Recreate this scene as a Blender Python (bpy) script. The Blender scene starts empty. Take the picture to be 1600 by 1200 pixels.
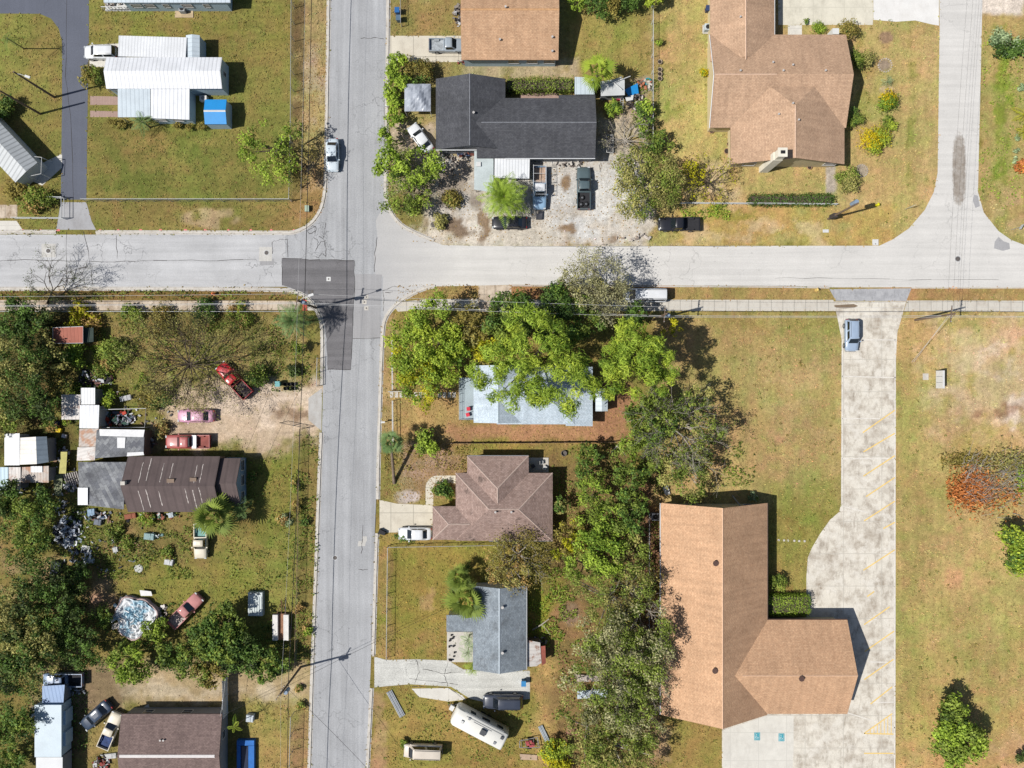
import bpy, bmesh, math, random
import numpy as np
from mathutils import Vector, Matrix
from mathutils.geometry import tessellate_polygon

random.seed(7)
rng = np.random.default_rng(11)
SC = bpy.context.scene
COL = SC.collection
S, H, K = 11.0, 100.0, 1.5          # picture units per metre on the ground, eye height, exposure scale
SUN = Vector((-0.97, -0.25, 1.235)).normalized()   # towards the sun


def W(px, py, h=0.0):
    k = (1 - h / H) / S
    return ((px - 800) * k, (600 - py) * k, h)


def lin(c):
    c = c / 255.0
    return c / 12.92 if c <= 0.04045 else ((c + 0.055) / 1.055) ** 2.4


def A(rgb, k=None):
    return tuple(min(0.9, lin(c) / (k or K)) for c in rgb)


# ------------------------------------------------------------------ things
def tag(o, label=None, cat=None, group=None, kind=None):
    if label:
        o['label'] = label
    if cat:
        o['category'] = cat
    if group:
        o['group'] = group
    if kind:
        o['kind'] = kind
    return o


ORG = {}


def thing(name, label, cat, loc=(0, 0, 0), rz=0.0, group=None):
    o = bpy.data.objects.new(name, None)
    COL.objects.link(o)
    o.empty_display_size = 0.3
    o.location = loc
    o.rotation_euler = (0, 0, rz)
    ORG[o] = Vector(loc)
    return tag(o, label, cat, group)


class MB:
    """collects faces of one mesh"""

    def __init__(s):
        s.v, s.f, s.uv, s.sm = [], [], [], []

    def face(s, pts, uv=None, smooth=False):
        i = len(s.v)
        s.v += [tuple(p) for p in pts]
        s.f.append(tuple(range(i, i + len(pts))))
        s.uv.append(uv)
        s.sm.append(smooth)
        return s

    def raw(s, verts, faces, smooth=False):
        i = len(s.v)
        s.v += [tuple(p) for p in verts]
        for f in faces:
            s.f.append(tuple(i + k for k in f))
            s.uv.append(None)
            s.sm.append(smooth)
        return s

    def box(s, x0, y0, z0, x1, y1, z1, M=None):
        vs = [Vector(p) for p in ((x0, y0, z0), (x1, y0, z0), (x1, y1, z0), (x0, y1, z0),
                                  (x0, y0, z1), (x1, y0, z1), (x1, y1, z1), (x0, y1, z1))]
        if M is not None:
            vs = [M @ v for v in vs]
        return s.raw(vs, [(3, 2, 1, 0), (4, 5, 6, 7), (0, 1, 5, 4), (1, 2, 6, 5), (2, 3, 7, 6), (3, 0, 4, 7)])

    def tube(s, pts, r, n=6, cap=True, smooth=True):
        pts = [Vector(p) for p in pts]
        rs = r if isinstance(r, (list, tuple)) else [r] * len(pts)
        rings = []
        for i, p in enumerate(pts):
            d = (pts[min(i + 1, len(pts) - 1)] - pts[max(i - 1, 0)])
            d = d.normalized() if d.length > 1e-9 else Vector((0, 0, 1))
            a = d.cross(Vector((0, 0, 1)) if abs(d.z) < 0.9 else Vector((1, 0, 0))).normalized()
            b = d.cross(a)
            rings.append([p + (a * math.cos(2 * math.pi * k / n) + b * math.sin(2 * math.pi * k / n)) * rs[i] for k in range(n)])
        vs = [q for rg in rings for q in rg]
        fs = []
        for i in range(len(pts) - 1):
            for k in range(n):
                fs.append((i * n + k, i * n + (k + 1) % n, (i + 1) * n + (k + 1) % n, (i + 1) * n + k))
        s.raw(vs, fs, smooth)
        if cap:
            m = (len(pts) - 1) * n
            s.face(list(reversed(rings[0])))
            s.face(rings[-1])
        return s

    def cyl(s, c, r, z0, z1, n=16, r1=None):
        r1 = r if r1 is None else r1
        a = [(c[0] + r * math.cos(2 * math.pi * k / n), c[1] + r * math.sin(2 * math.pi * k / n), z0) for k in range(n)]
        b = [(c[0] + r1 * math.cos(2 * math.pi * k / n), c[1] + r1 * math.sin(2 * math.pi * k / n), z1) for k in range(n)]
        s.raw(a + b, [(k, (k + 1) % n, n + (k + 1) % n, n + k) for k in range(n)], True)
        s.face(b)
        s.face(list(reversed(a)))
        return s

    def loft(s, rings, closed=True, cap=True, smooth=True):
        n = len(rings[0])
        vs = [p for r in rings for p in r]
        fs = []
        for i in range(len(rings) - 1):
            for k in range(n if closed else n - 1):
                fs.append((i * n + k, i * n + (k + 1) % n, (i + 1) * n + (k + 1) % n, (i + 1) * n + k))
        s.raw(vs, fs, smooth)
        if cap:
            s.face(list(reversed(rings[0])))
            s.face(rings[-1])
        return s

    def build(s, name, mat, parent=None, local=False):
        me = bpy.data.meshes.new(name)
        vs = s.v
        off = Vector((0, 0, 0))
        o = bpy.data.objects.new(name, me)
        if parent is not None:
            if not local:
                off = ORG[parent]
                vs = [(p[0] - off.x, p[1] - off.y, p[2] - off.z) for p in vs]
            ORG[o] = ORG[parent]
        elif not local:
            a = np.array(vs)
            off = Vector(((a[:, 0].min() + a[:, 0].max()) / 2, (a[:, 1].min() + a[:, 1].max()) / 2, a[:, 2].min()))
            vs = [(p[0] - off.x, p[1] - off.y, p[2] - off.z) for p in vs]
            o.location = off
            ORG[o] = off
        me.from_pydata(vs, [], s.f)
        if any(u is not None for u in s.uv):
            ul = me.uv_layers.new(name='UVMap')
            for p, u in zip(me.polygons, s.uv):
                if u is not None:
                    for li, q in zip(p.loop_indices, u):
                        ul.data[li].uv = q
        if any(s.sm):
            me.polygons.foreach_set('use_smooth', s.sm)
        me.materials.append(mat)
        me.update()
        COL.objects.link(o)
        if parent is not None:
            o.parent = parent
        return o


def solo(name, mb, mat, label, cat, group=None):
    return tag(mb.build(name, mat), label, cat, group)


def struct(name, mb, mat):
    return tag(mb.build(name, mat), kind='structure')


def copy_tree(o, parent=None):
    c = o.copy()
    COL.objects.link(c)
    if parent is not None:
        c.parent = parent
    for ch in list(o.children):
        copy_tree(ch, c)
    return c


# ------------------------------------------------------------------ materials
class N:
    def __init__(s, name):
        s.m = bpy.data.materials.new(name)
        s.m.use_nodes = True
        s.t = s.m.node_tree
        s.b = s.t.nodes['Principled BSDF']
        s.out = s.t.nodes['Material Output']

    def n(s, ty, **kw):
        nd = s.t.nodes.new(ty)
        for k, v in kw.items():
            if k in nd.inputs:
                nd.inputs[k].default_value = v
            else:
                setattr(nd, k, v)
        return nd

    def l(s, a, b):
        s.t.links.new(a, b)

    def pos(s, scale=(1, 1, 1), rot=(0, 0, 0)):
        g = s.n('ShaderNodeNewGeometry')
        m = s.n('ShaderNodeMapping')
        m.inputs['Scale'].default_value = scale
        m.inputs['Rotation'].default_value = rot
        s.l(g.outputs['Position'], m.inputs['Vector'])
        return m.outputs['Vector']

    def uvm(s, scale=(1, 1, 1)):
        g = s.n('ShaderNodeUVMap')
        m = s.n('ShaderNodeMapping')
        m.inputs['Scale'].default_value = scale
        s.l(g.outputs['UV'], m.inputs['Vector'])
        return m.outputs['Vector']

    def noise(s, vec, scale, detail=3, rough=.6):
        nd = s.n('ShaderNodeTexNoise')
        nd.inputs['Scale'].default_value = scale
        nd.inputs['Detail'].default_value = detail
        nd.inputs['Roughness'].default_value = rough
        s.l(vec, nd.inputs['Vector'])
        return nd.outputs['Fac']

    def rng(s, val, a, b, c, d):
        nd = s.n('ShaderNodeMapRange')
        for k, v in zip(('From Min', 'From Max', 'To Min', 'To Max'), (a, b, c, d)):
            nd.inputs[k].default_value = v
        s.l(val, nd.inputs['Value'])
        return nd.outputs['Result']

    def math(s, op, a, b=None):
        nd = s.n('ShaderNodeMath', operation=op)
        for i, v in enumerate((a, b)):
            if v is None:
                continue
            if isinstance(v, (int, float)):
                nd.inputs[i].default_value = v
            else:
                s.l(v, nd.inputs[i])
        return nd.outputs[0]

    def mix(s, fac, a, b, mode='MIX'):
        nd = s.n('ShaderNodeMix', data_type='RGBA', blend_type=mode)
        for i, v in ((0, fac), (6, a), (7, b)):
            if isinstance(v, (int, float)):
                nd.inputs[i].default_value = v
            elif isinstance(v, tuple):
                nd.inputs[i].default_value = (*v[:3], 1)
            else:
                s.l(v, nd.inputs[i])
        return nd.outputs[2]

    def scale_col(s, col, val):
        """col * scalar"""
        nd = s.n('ShaderNodeVectorMath', operation='SCALE')
        if isinstance(col, tuple):
            nd.inputs[0].default_value = col[:3]
        else:
            s.l(col, nd.inputs[0])
        s.l(val, nd.inputs['Scale'])
        return nd.outputs[0]

    def bump(s, h, strength=.3, dist=.05):
        nd = s.n('ShaderNodeBump')
        nd.inputs['Strength'].default_value = strength
        nd.inputs['Distance'].default_value = dist
        s.l(h, nd.inputs['Height'])
        s.l(nd.outputs['Normal'], s.b.inputs['Normal'])

    def done(s, col=None, rough=.85, metal=0, spec=.3):
        if col is not None:
            if isinstance(col, tuple):
                s.b.inputs['Base Color'].default_value = (*col[:3], 1)
            else:
                s.l(col, s.b.inputs['Base Color'])
        s.b.inputs['Roughness'].default_value = rough
        s.b.inputs['Metallic'].default_value = metal
        s.b.inputs['Specular IOR Level'].default_value = spec
        return s.m


_MC = {}


def plain(name, rgb, var=.18, scale=1.3, fine=.12, rough=.8, metal=0, spec=.3, coat=0):
    key = (name, rgb, var, scale, fine, rough, metal, spec, coat)
    if key in _MC:
        return _MC[key]
    n = N(name)
    v = n.pos()
    a = n.rng(n.noise(v, scale, 4), .3, .7, 1 - var, 1 + var)
    b = n.rng(n.noise(v, 9, 2), .3, .7, 1 - fine, 1 + fine)
    c = n.scale_col(A(rgb), n.math('MULTIPLY', a, b))
    if coat:
        n.b.inputs['Coat Weight'].default_value = coat
        n.b.inputs['Coat Roughness'].default_value = .08
    _MC[key] = n.done(c, rough, metal, spec)
    return _MC[key]


def shingle(name, rgb, rgb2, blotch=.15, stain=0.0, stain_rgb=(60, 52, 48), row=.19):
    n = N(name)
    uv = n.uvm()
    br = n.n('ShaderNodeTexBrick')
    br.offset = .5
    for k, v in (('Scale', 1.0), ('Brick Width', row * 2.1), ('Row Height', row), ('Mortar Size', .018), ('Mortar Smooth', .3), ('Bias', 0.0)):
        br.inputs[k].default_value = v
    br.inputs['Color1'].default_value = (*A(rgb), 1)
    br.inputs['Color2'].default_value = (*A(rgb2), 1)
    br.inputs['Mortar'].default_value = (*[x * .78 for x in A(rgb2)], 1)
    n.l(uv, br.inputs['Vector'])
    v = n.pos()
    g = n.math('MULTIPLY', n.rng(n.noise(v, .35, 4), .3, .7, 1 - blotch, 1 + blotch), n.rng(n.noise(v, 4.5, 4, .75), .3, .7, .76, 1.24))
    # streaks running down the slope
    st = n.rng(n.noise(n.uvm((1.6, .12, 1)), 1.0, 4), .35, .7, 1.07, .88)
    c = n.scale_col(br.outputs['Color'], n.math('MULTIPLY', g, st))
    if stain > 0:
        sm = n.rng(n.noise(v, .5, 6, .7), .62 - stain * .25, .72, 0, .8)
        c = n.mix(sm, c, A(stain_rgb))
    n.bump(br.outputs['Fac'], .25, -.02)
    return n.done(c, .92, 0, .2)


def ribbed(name, rgb, pitch=.38, depth=.5, rust=0.0, dirt=.1, rough=.45, metal=0.0, axis=0, rust_rgb=(140, 84, 52)):
    """sheet metal with ribs running down the slope (axis 0) or along the eave (1)"""
    n = N(name)
    sc = (1, 1, 1)
    uv = n.uvm(sc)
    sx = n.n('ShaderNodeSeparateXYZ')
    n.l(uv, sx.inputs[0])
    f = n.math('FRACT', n.math('DIVIDE', sx.outputs[axis], pitch))
    d = n.math('ABSOLUTE', n.math('SUBTRACT', f, .5))
    groove = n.rng(d, .30, .42, 0, 1)
    v = n.pos()
    base = n.scale_col(A(rgb), n.math('MULTIPLY', n.rng(n.noise(v, .5, 5), .3, .7, 1 - dirt, 1 + dirt * .5), n.rng(n.noise(v, 6, 3), .3, .7, .95, 1.05)))
    c = n.mix(n.math('MULTIPLY', groove, depth), base, tuple(x * .55 for x in A(rgb)))
    if rust > 0:
        c = n.mix(n.rng(n.noise(v, .8, 6, .7), .66 - rust * .35, .74 - rust * .25, 0, .9), c, A(rust_rgb))
    n.bump(groove, .4, -.04)
    return n.done(c, rough, metal, .4)
# ------------------------------------------------------------------ numpy noise and masks
def _hash(i, j, s):
    v = np.sin(i * 127.1 + j * 311.7 + s * 74.7) * 43758.5453
    return v - np.floor(v)


def vn(x, y, s):
    xi, yi = np.floor(x), np.floor(y)
    fx, fy = x - xi, y - yi
    fx, fy = fx * fx * (3 - 2 * fx), fy * fy * (3 - 2 * fy)
    a, b = _hash(xi, yi, s), _hash(xi + 1, yi, s)
    c, d = _hash(xi, yi + 1, s), _hash(xi + 1, yi + 1, s)
    return (a * (1 - fx) + b * fx) * (1 - fy) + (c * (1 - fx) + d * fx) * fy


def fbm(x, y, scale, o=4, s=0):
    t, a, n = 0, .5, 0
    for k in range(o):
        t = t + a * vn(x / scale * 2 ** k + 17.3 * k, y / scale * 2 ** k - 9.1 * k, s + k)
        n += a
        a *= .5
    return t / n


def sdist(x, y, pts):
    """signed distance (positive inside) of picture points to a polygon"""
    ins = np.zeros(x.shape, bool)
    dm = np.full(x.shape, 1e9)
    n = len(pts)
    for i in range(n):
        x0, y0 = pts[i]
        x1, y1 = pts[(i + 1) % n]
        if y0 != y1:
            c = ((y0 > y) != (y1 > y)) & (x < (x1 - x0) * (y - y0) / (y1 - y0) + x0)
            ins ^= c
        dx, dy = x1 - x0, y1 - y0
        L = dx * dx + dy * dy + 1e-9
        t = np.clip(((x - x0) * dx + (y - y0) * dy) / L, 0, 1)
        dm = np.minimum(dm, (x - x0 - t * dx) ** 2 + (y - y0 - t * dy) ** 2)
    d = np.sqrt(dm)
    return np.where(ins, d, -d)


def sstep(v, a, b):
    t = np.clip((v - a) / (b - a), 0, 1)
    return t * t * (3 - 2 * t)


def R(x0, y0, x1, y1):
    return [(x0, y0), (x1, y0), (x1, y1), (x0, y1)]


# soil and lawn zones: (polygon or (cx, cy, rx, ry), sunlit colour, strength, softness, ragged edge, patchiness, grassy 0..1)
ZONES = [
    (R(-900, -900, 520, 366), (128, 119, 58), 1, 6, 10, 0, 1),
    (R(150, 190, 460, 310), (108, 110, 48), .9, 20, 20, .3, 1),
    (R(140, 20, 460, 90), (124, 124, 52), .7, 20, 20, .35, 1),
    (R(0, 24, 92, 200), (136, 124, 62), .9, 10, 12, .2, 1),
    (R(464, -60, 518, 300), (164, 142, 92), .95, 5, 8, .1, .7),
    (R(470, 80, 512, 300), (172, 152, 122), .8, 8, 14, .45, .3),
    (R(456, 0, 474, 300), (112, 92, 56), .8, 3, 6, .3, .6),
    (R(135, 318, 500, 358), (134, 116, 62), .9, 4, 8, .2, 1),
    ((330, 340, 45, 16), (172, 148, 112), .8, .3, 6, .3, .4),
    (R(455, 300, 505, 355), (140, 116, 66), .9, 5, 6, .2, 1),
    # block north of the east road, west part
    (R(600, -300, 1030, 400), (148, 132, 78), 1, 6, 8, 0, .9),
    (R(612, -60, 722, 56), (140, 122, 66), .9, 6, 8, .2, 1),
    (R(880, -60, 1024, 130), (150, 136, 70), 1, 10, 10, .1, 1),
    (R(900, 40, 1010, 110), (128, 130, 54), .6, 25, 20, .4, 1),
    (R(722, 94, 905, 122), (178, 160, 126), .9, 5, 6, .3, .3),
    (R(612, 196, 690, 300), (176, 158, 136), .95, 8, 14, .15, .15),
    (R(680, 236, 1005, 385), (192, 187, 180), 1, 10, 16, 0, .05),
    (R(640, 330, 1060, 386), (200, 190, 176), .9, 10, 14, .1, .05),
    (R(860, 262, 1000, 370), (204, 203, 200), .85, 12, 18, .25, .02),
    (R(690, 240, 770, 345), (188, 176, 160), .8, 14, 18, .3, .1),
    ((715, 355, 26, 16), (118, 96, 74), .85, .5, 8, .3, 0),
    ((755, 350, 9, 24), (132, 108, 82), .85, .5, 6, .3, 0),
    ((882, 358, 14, 7), (140, 110, 78), .8, .5, 6, .3, 0),
    ((955, 374, 10, 5), (128, 98, 68), .8, .5, 6, .3, 0),
    ((882, 283, 6, 10), (150, 124, 92), .8, .5, 6, .3, 0),
    (R(660, 338, 720, 372), (150, 128, 98), .9, 8, 10, .3, .3),
    (R(610, 300, 660, 352), (128, 114, 60), 1, 6, 10, .2, 1),
    (R(930, 180, 1010, 262), (186, 172, 150), .9, 8, 10, .3, .1),
    (R(975, 120, 1020, 200), (170, 150, 132), .8, 6, 8, .3, .1),
    # block with the tan house
    (R(1022, -300, 1475, 384), (171, 153, 90), 1, 5, 8, 0, 1),
    (R(1028, -40, 1110, 260), (178, 158, 92), .9, 10, 14, .2, 1),
    (R(1030, 30, 1062, 200), (130, 130, 56), .75, 12, 16, .45, 1),
    (R(1038, 120, 1075, 170), (120, 132, 40), .7, 8, 10, .45, 1),
    ((1425, 150, 8, 140), (134, 134, 58), .75, .7, 8, .35, 1),
    ((1350, 120, 12, 120), (146, 138, 62), .6, .7, 10, .4, 1),
    (R(1440, 40, 1466, 300), (186, 156, 104), .7, 8, 10, .3, .7),
    (R(1060, 318, 1400, 384), (176, 148, 80), .9, 6, 8, .2, 1),
    (R(1060, 345, 1290, 384), (196, 172, 128), .75, 8, 14, .4, .3),
    ((1130, 334, 60, 10), (132, 136, 46), .8, .6, 8, .35, 1),
    (R(1075, 255, 1150, 318), (194, 170, 130), .8, 10, 14, .3, .3),
    ((1300, 310, 60, 16), (186, 160, 104), .7, .5, 8, .3, .7),
    (R(1290, 255, 1306, 302), (176, 164, 150), 1, 1, 2, 0, 0),
    ((1384, 58, 11, 9), (146, 116, 92), .9, .25, 2, .1, 0),
    ((1383, 102, 10, 10), (150, 132, 116), .9, .25, 2, .1, 0),
    ((1385, 140, 11, 7), (180, 158, 124), .9, .4, 2, .1, 0),
    ((1346, 267, 9, 10), (158, 146, 130), .9, .25, 2, .1, 0),
    # east strip
    (R(1526, -300, 2600, 390), (164, 146, 84), 1, 5, 8, 0, 1),
    ((1565, 180, 12, 170), (116, 136, 36), .85, .8, 8, .2, 1),
    (R(1540, 190, 1600, 370), (180, 156, 100), .5, 10, 14, .4, .7),
    (R(1530, -20, 1600, 24), (214, 200, 186), 1, 4, 6, 0, 0),
    (R(1555, 300, 1600, 372), (186, 156, 110), .7, 8, 10, .3, .7),
    # verges of the horizontal road
    (R(-900, 449, 445, 470), (122, 100, 52), 1, 3, 4, 0, 1),
    (R(-20, 455, 100, 470), (170, 140, 100), .7, 4, 8, .4, .4),
    (R(620, 444, 2600, 470), (164, 132, 80), 1, 3, 4, 0, 1),
    (R(796, 445, 1010, 470), (160, 112, 74), .9, 4, 6, .2, .6),
    # south-west lot
    (R(-900, 485, 508, 2200), (120, 112, 54), 1, 4, 6, 0, 1),
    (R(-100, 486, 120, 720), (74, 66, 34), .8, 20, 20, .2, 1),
    (R(120, 500, 480, 620), (142, 126, 74), .8, 20, 24, .3, 1),
    (R(110, 540, 220, 620), (112, 116, 40), .7, 16, 20, .4, 1),
    (R(400, 500, 470, 590), (158, 140, 86), .7, 14, 16, .3, .9),
    (R(250, 608, 490, 700), (192, 168, 142), 1, 12, 16, .05, .05),
    (R(330, 600, 500, 660), (208, 188, 168), .8, 12, 16, .2, .0),
    (R(430, 640, 486, 662), (142, 112, 84), .8, 5, 8, .3, 0),
    (R(385, 690, 490, 720), (156, 132, 86), .8, 8, 12, .3, .6),
    (R(400, 700, 470, 1040), (116, 118, 46), .85, 14, 16, .15, 1),
    (R(340, 840, 460, 960), (142, 132, 66), .7, 16, 20, .25, 1),
    (R(464, 680, 500, 1040), (128, 112, 60), .8, 6, 10, .25, .9),
    (R(80, 800, 330, 900), (128, 116, 62), .8, 16, 20, .2, 1),
    (R(160, 830, 240, 900), (158, 126, 84), .6, 14, 18, .4, .7),
    (R(0, 868, 90, 940), (172, 142, 104), .7, 16, 20, .3, .2),
    (R(200, 880, 400, 950), (126, 122, 52), .9, 14, 20, .1, 1),
    (R(140, 900, 180, 950), (164, 134, 104), .8, 10, 12, .3, .1),
    (R(60, 1040, 500, 1105), (168, 146, 108), 1, 10, 14, .0, .2),
    (R(190, 1070, 460, 1090), (192, 176, 150), .8, 7, 10, .3, 0),
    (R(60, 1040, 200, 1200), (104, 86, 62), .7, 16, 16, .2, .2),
    (R(130, 1120, 200, 1200), (148, 132, 70), .7, 6, 8, .2, 1),
    (R(380, 1095, 490, 1300), (150, 134, 70), .95, 8, 10, .1, 1),
    (R(455, 1110, 484, 1200), (160, 126, 86), .7, 4, 6, .3, .4),
    (R(350, 740, 480, 820), (118, 108, 52), .5, 10, 14, .3, 1),
    # centre block
    (R(590, 486, 1035, 2200), (140, 124, 62), 1, 3, 5, 0, 1),
    (R(590, 490, 618, 690), (168, 140, 92), .9, 4, 6, .2, .7),
    (R(616, 600, 735, 690), (170, 140, 84), 1, 8, 10, .1, .7),
    (R(700, 660, 980, 692), (168, 124, 86), 1, 6, 8, .05, .3),
    (R(925, 600, 985, 700), (164, 116, 84), 1, 6, 10, .05, .2),
    (R(620, 690, 735, 780), (152, 126, 90), .9, 10, 12, .2, .5),
    (R(620, 700, 705, 740), (170, 140, 118), .8, 10, 14, .3, .2),
    ((636, 776, 20, 10), (192, 178, 172), .95, .3, 4, .1, 0),
    (R(590, 700, 625, 782), (134, 118, 62), .8, 6, 8, .3, 1),
    (R(700, 690, 960, 712), (140, 130, 56), .8, 5, 8, .3, 1),
    (R(862, 690, 905, 850), (142, 124, 58), .9, 8, 10, .2, 1),
    (R(590, 845, 830, 1030), (142, 128, 56), 1, 5, 6, 0, 1),
    (R(590, 845, 612, 1030), (160, 132, 76), .9, 3, 6, .2, .9),
    (R(622, 980, 700, 1030), (158, 128, 72), .7, 10, 14, .3, .9),
    ((666, 935, 12, 16), (168, 138, 90), .7, .4, 8, .2, .5),
    (R(826, 900, 900, 1000), (132, 132, 40), .9, 10, 12, .2, 1),
    ((893, 965, 32, 34), (186, 136, 88), .95, .4, 8, .1, .3),
    ((892, 958, 16, 18), (176, 156, 144), .95, .4, 6, .1, 0),
    (R(826, 1035, 900, 1200), (176, 142, 84), .9, 12, 14, .15, .8),
    (R(580, 1070, 830, 1300), (146, 128, 62), 1, 5, 8, 0, 1),
    (R(582, 1080, 604, 1300), (164, 134, 92), .8, 5, 8, .25, .6),
    (R(860, 700, 1040, 1200), (118, 92, 60), .8, 14, 16, .1, .4),
    (R(1000, 760, 1036, 1130), (122, 86, 66), .9, 6, 10, .1, .2),
    # church field
    (R(1020, 486, 1320, 790), (166, 144, 86), 1, 6, 8, 0, 1),
    (R(1040, 490, 1320, 520), (144, 130, 66), .7, 10, 12, .3, 1),
    (R(1180, 560, 1310, 720), (178, 152, 102), .6, 30, 30, .35, 1),
    ((1230, 700, 50, 40), (160, 128, 84), .6, .8, 20, .35, 1),
    (R(1205, 760, 1312, 960), (146, 136, 66), .8, 14, 16, .2, 1),
    (R(1030, 755, 1200, 790), (160, 142, 84), .8, 8, 10, .3, .7),
    (R(1035, 1115, 1130, 1300), (148, 128, 64), 1, 5, 6, 0, 1),
    (R(1020, 1130, 1060, 1200), (178, 148, 108), .8, 8, 12, .3, .4),
    # east field
    (R(1396, 486, 2600, 2200), (176, 152, 92), 1, 4, 5, 0, 1),
    (R(1398, 490, 1440, 1200), (160, 142, 80), .7, 10, 10, .2, 1),
    (R(1465, 495, 1640, 670), (194, 166, 126), .8, 26, 30, .2, .5),
    ((1505, 590, 40, 40), (196, 170, 138), .6, .8, 20, .4, .3),
    ((1560, 565, 30, 24), (206, 186, 164), .6, .7, 16, .45, .1),
    ((1565, 640, 36, 9), (140, 100, 74), .8, .6, 10, .25, .2),
    ((1578, 655, 16, 12), (210, 192, 176), .7, .9, 10, .35, .1),
    ((1590, 628, 18, 12), (212, 194, 178), .7, .9, 12, .35, .1),
    (R(1480, 650, 1560, 720), (158, 146, 72), .7, 14, 16, .3, 1),
    (R(1400, 960, 1640, 1090), (166, 148, 80), .6, 26, 30, .3, 1),
    (R(1420, 1100, 1640, 1300), (188, 150, 90), .8, 26, 30, .2, .9),
    (R(1560, 1150, 1640, 1300), (200, 160, 120), .7, 16, 20, .3, .4),
    ((1450, 800, 40, 60), (150, 140, 70), .5, .9, 24, .35, 1),
    ((1500, 830, 50, 50), (180, 158, 104), .3, .9, 24, .4, .9),
    ((712, 352, 22, 16), (122, 102, 84), .95, .35, 9, 0, 0),
    ((754, 352, 8, 26), (130, 108, 86), .9, .5, 8, 0, 0),
    ((700, 290, 26, 34), (150, 134, 118), .7, .9, 16, .35, .1),
    ((735, 320, 14, 18), (112, 100, 92), .7, .8, 12, .35, .0),
    ((905, 345, 60, 16), (214, 213, 211), .7, .8, 14, .35, 0),
    ((885, 283, 7, 12), (138, 112, 86), .9, .5, 6, 0, 0),
    ((884, 358, 16, 8), (138, 110, 82), .9, .5, 7, 0, 0),
    ((460, 650, 26, 8), (140, 112, 88), .85, .6, 8, .1, 0),
]


def dull(c):
    m = sum(c) / 3
    return (m + (c[0] - m) * .9 + 12, m + (c[1] - m) * .95 + 10.5, m + (c[2] - m) * .9 + 8)


def zone_eval(px, py):
    """sunlit soil colour (albedo) and grassiness at picture points"""
    wx = (fbm(px, py, 26, 4, 3) - .5) * 2
    wy = (fbm(px, py, 26, 4, 31) - .5) * 2
    fx = (fbm(px, py, 7, 3, 5) - .5) * 2
    fy = (fbm(px, py, 7, 3, 55) - .5) * 2
    patch = fbm(px, py, 22, 4, 77)
    col = np.zeros(px.shape + (3,))
    col[:] = A((140, 126, 66))
    gr = np.ones(px.shape)
    for sh, c, st, soft, rag, pat, g in ZONES:
        rag = rag * (1.0 if rag < 7 else 1.7)
        soft = soft if not isinstance(sh, list) or soft < 6 else soft * 1.5
        X = px + wx * rag + fx * rag * .45
        Y = py + wy * rag + fy * rag * .45
        if isinstance(sh, list):
            m = sstep(sdist(X, Y, sh), -soft, soft)
        else:
            cx, cy, rx, ry = sh
            d = 1 - np.sqrt(((X - cx) / rx) ** 2 + ((Y - cy) / ry) ** 2)
            m = sstep(d, -soft * .5, soft * .5)
        if pat > 0:
            m = m * sstep(patch, pat - .08 + .1, pat + .22)
        m = m * st
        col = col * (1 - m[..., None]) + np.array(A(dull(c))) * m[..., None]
        gr = gr * (1 - m) + g * m
    return col, gr


def lawn_tone(px, py):
    a = .80 + .40 * fbm(px, py, 60, 4, 9)
    b = .80 + .40 * fbm(px, py, 6, 3, 13)
    m1 = fbm(px, py * .05, 4, 2, 400) - .5
    m2 = fbm(px * .05, py, 4, 2, 410) - .5
    return a * b * (1 + .30 * np.where((px < 520) | ((py > 1070) & (px < 840)), m2, m1))


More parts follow.
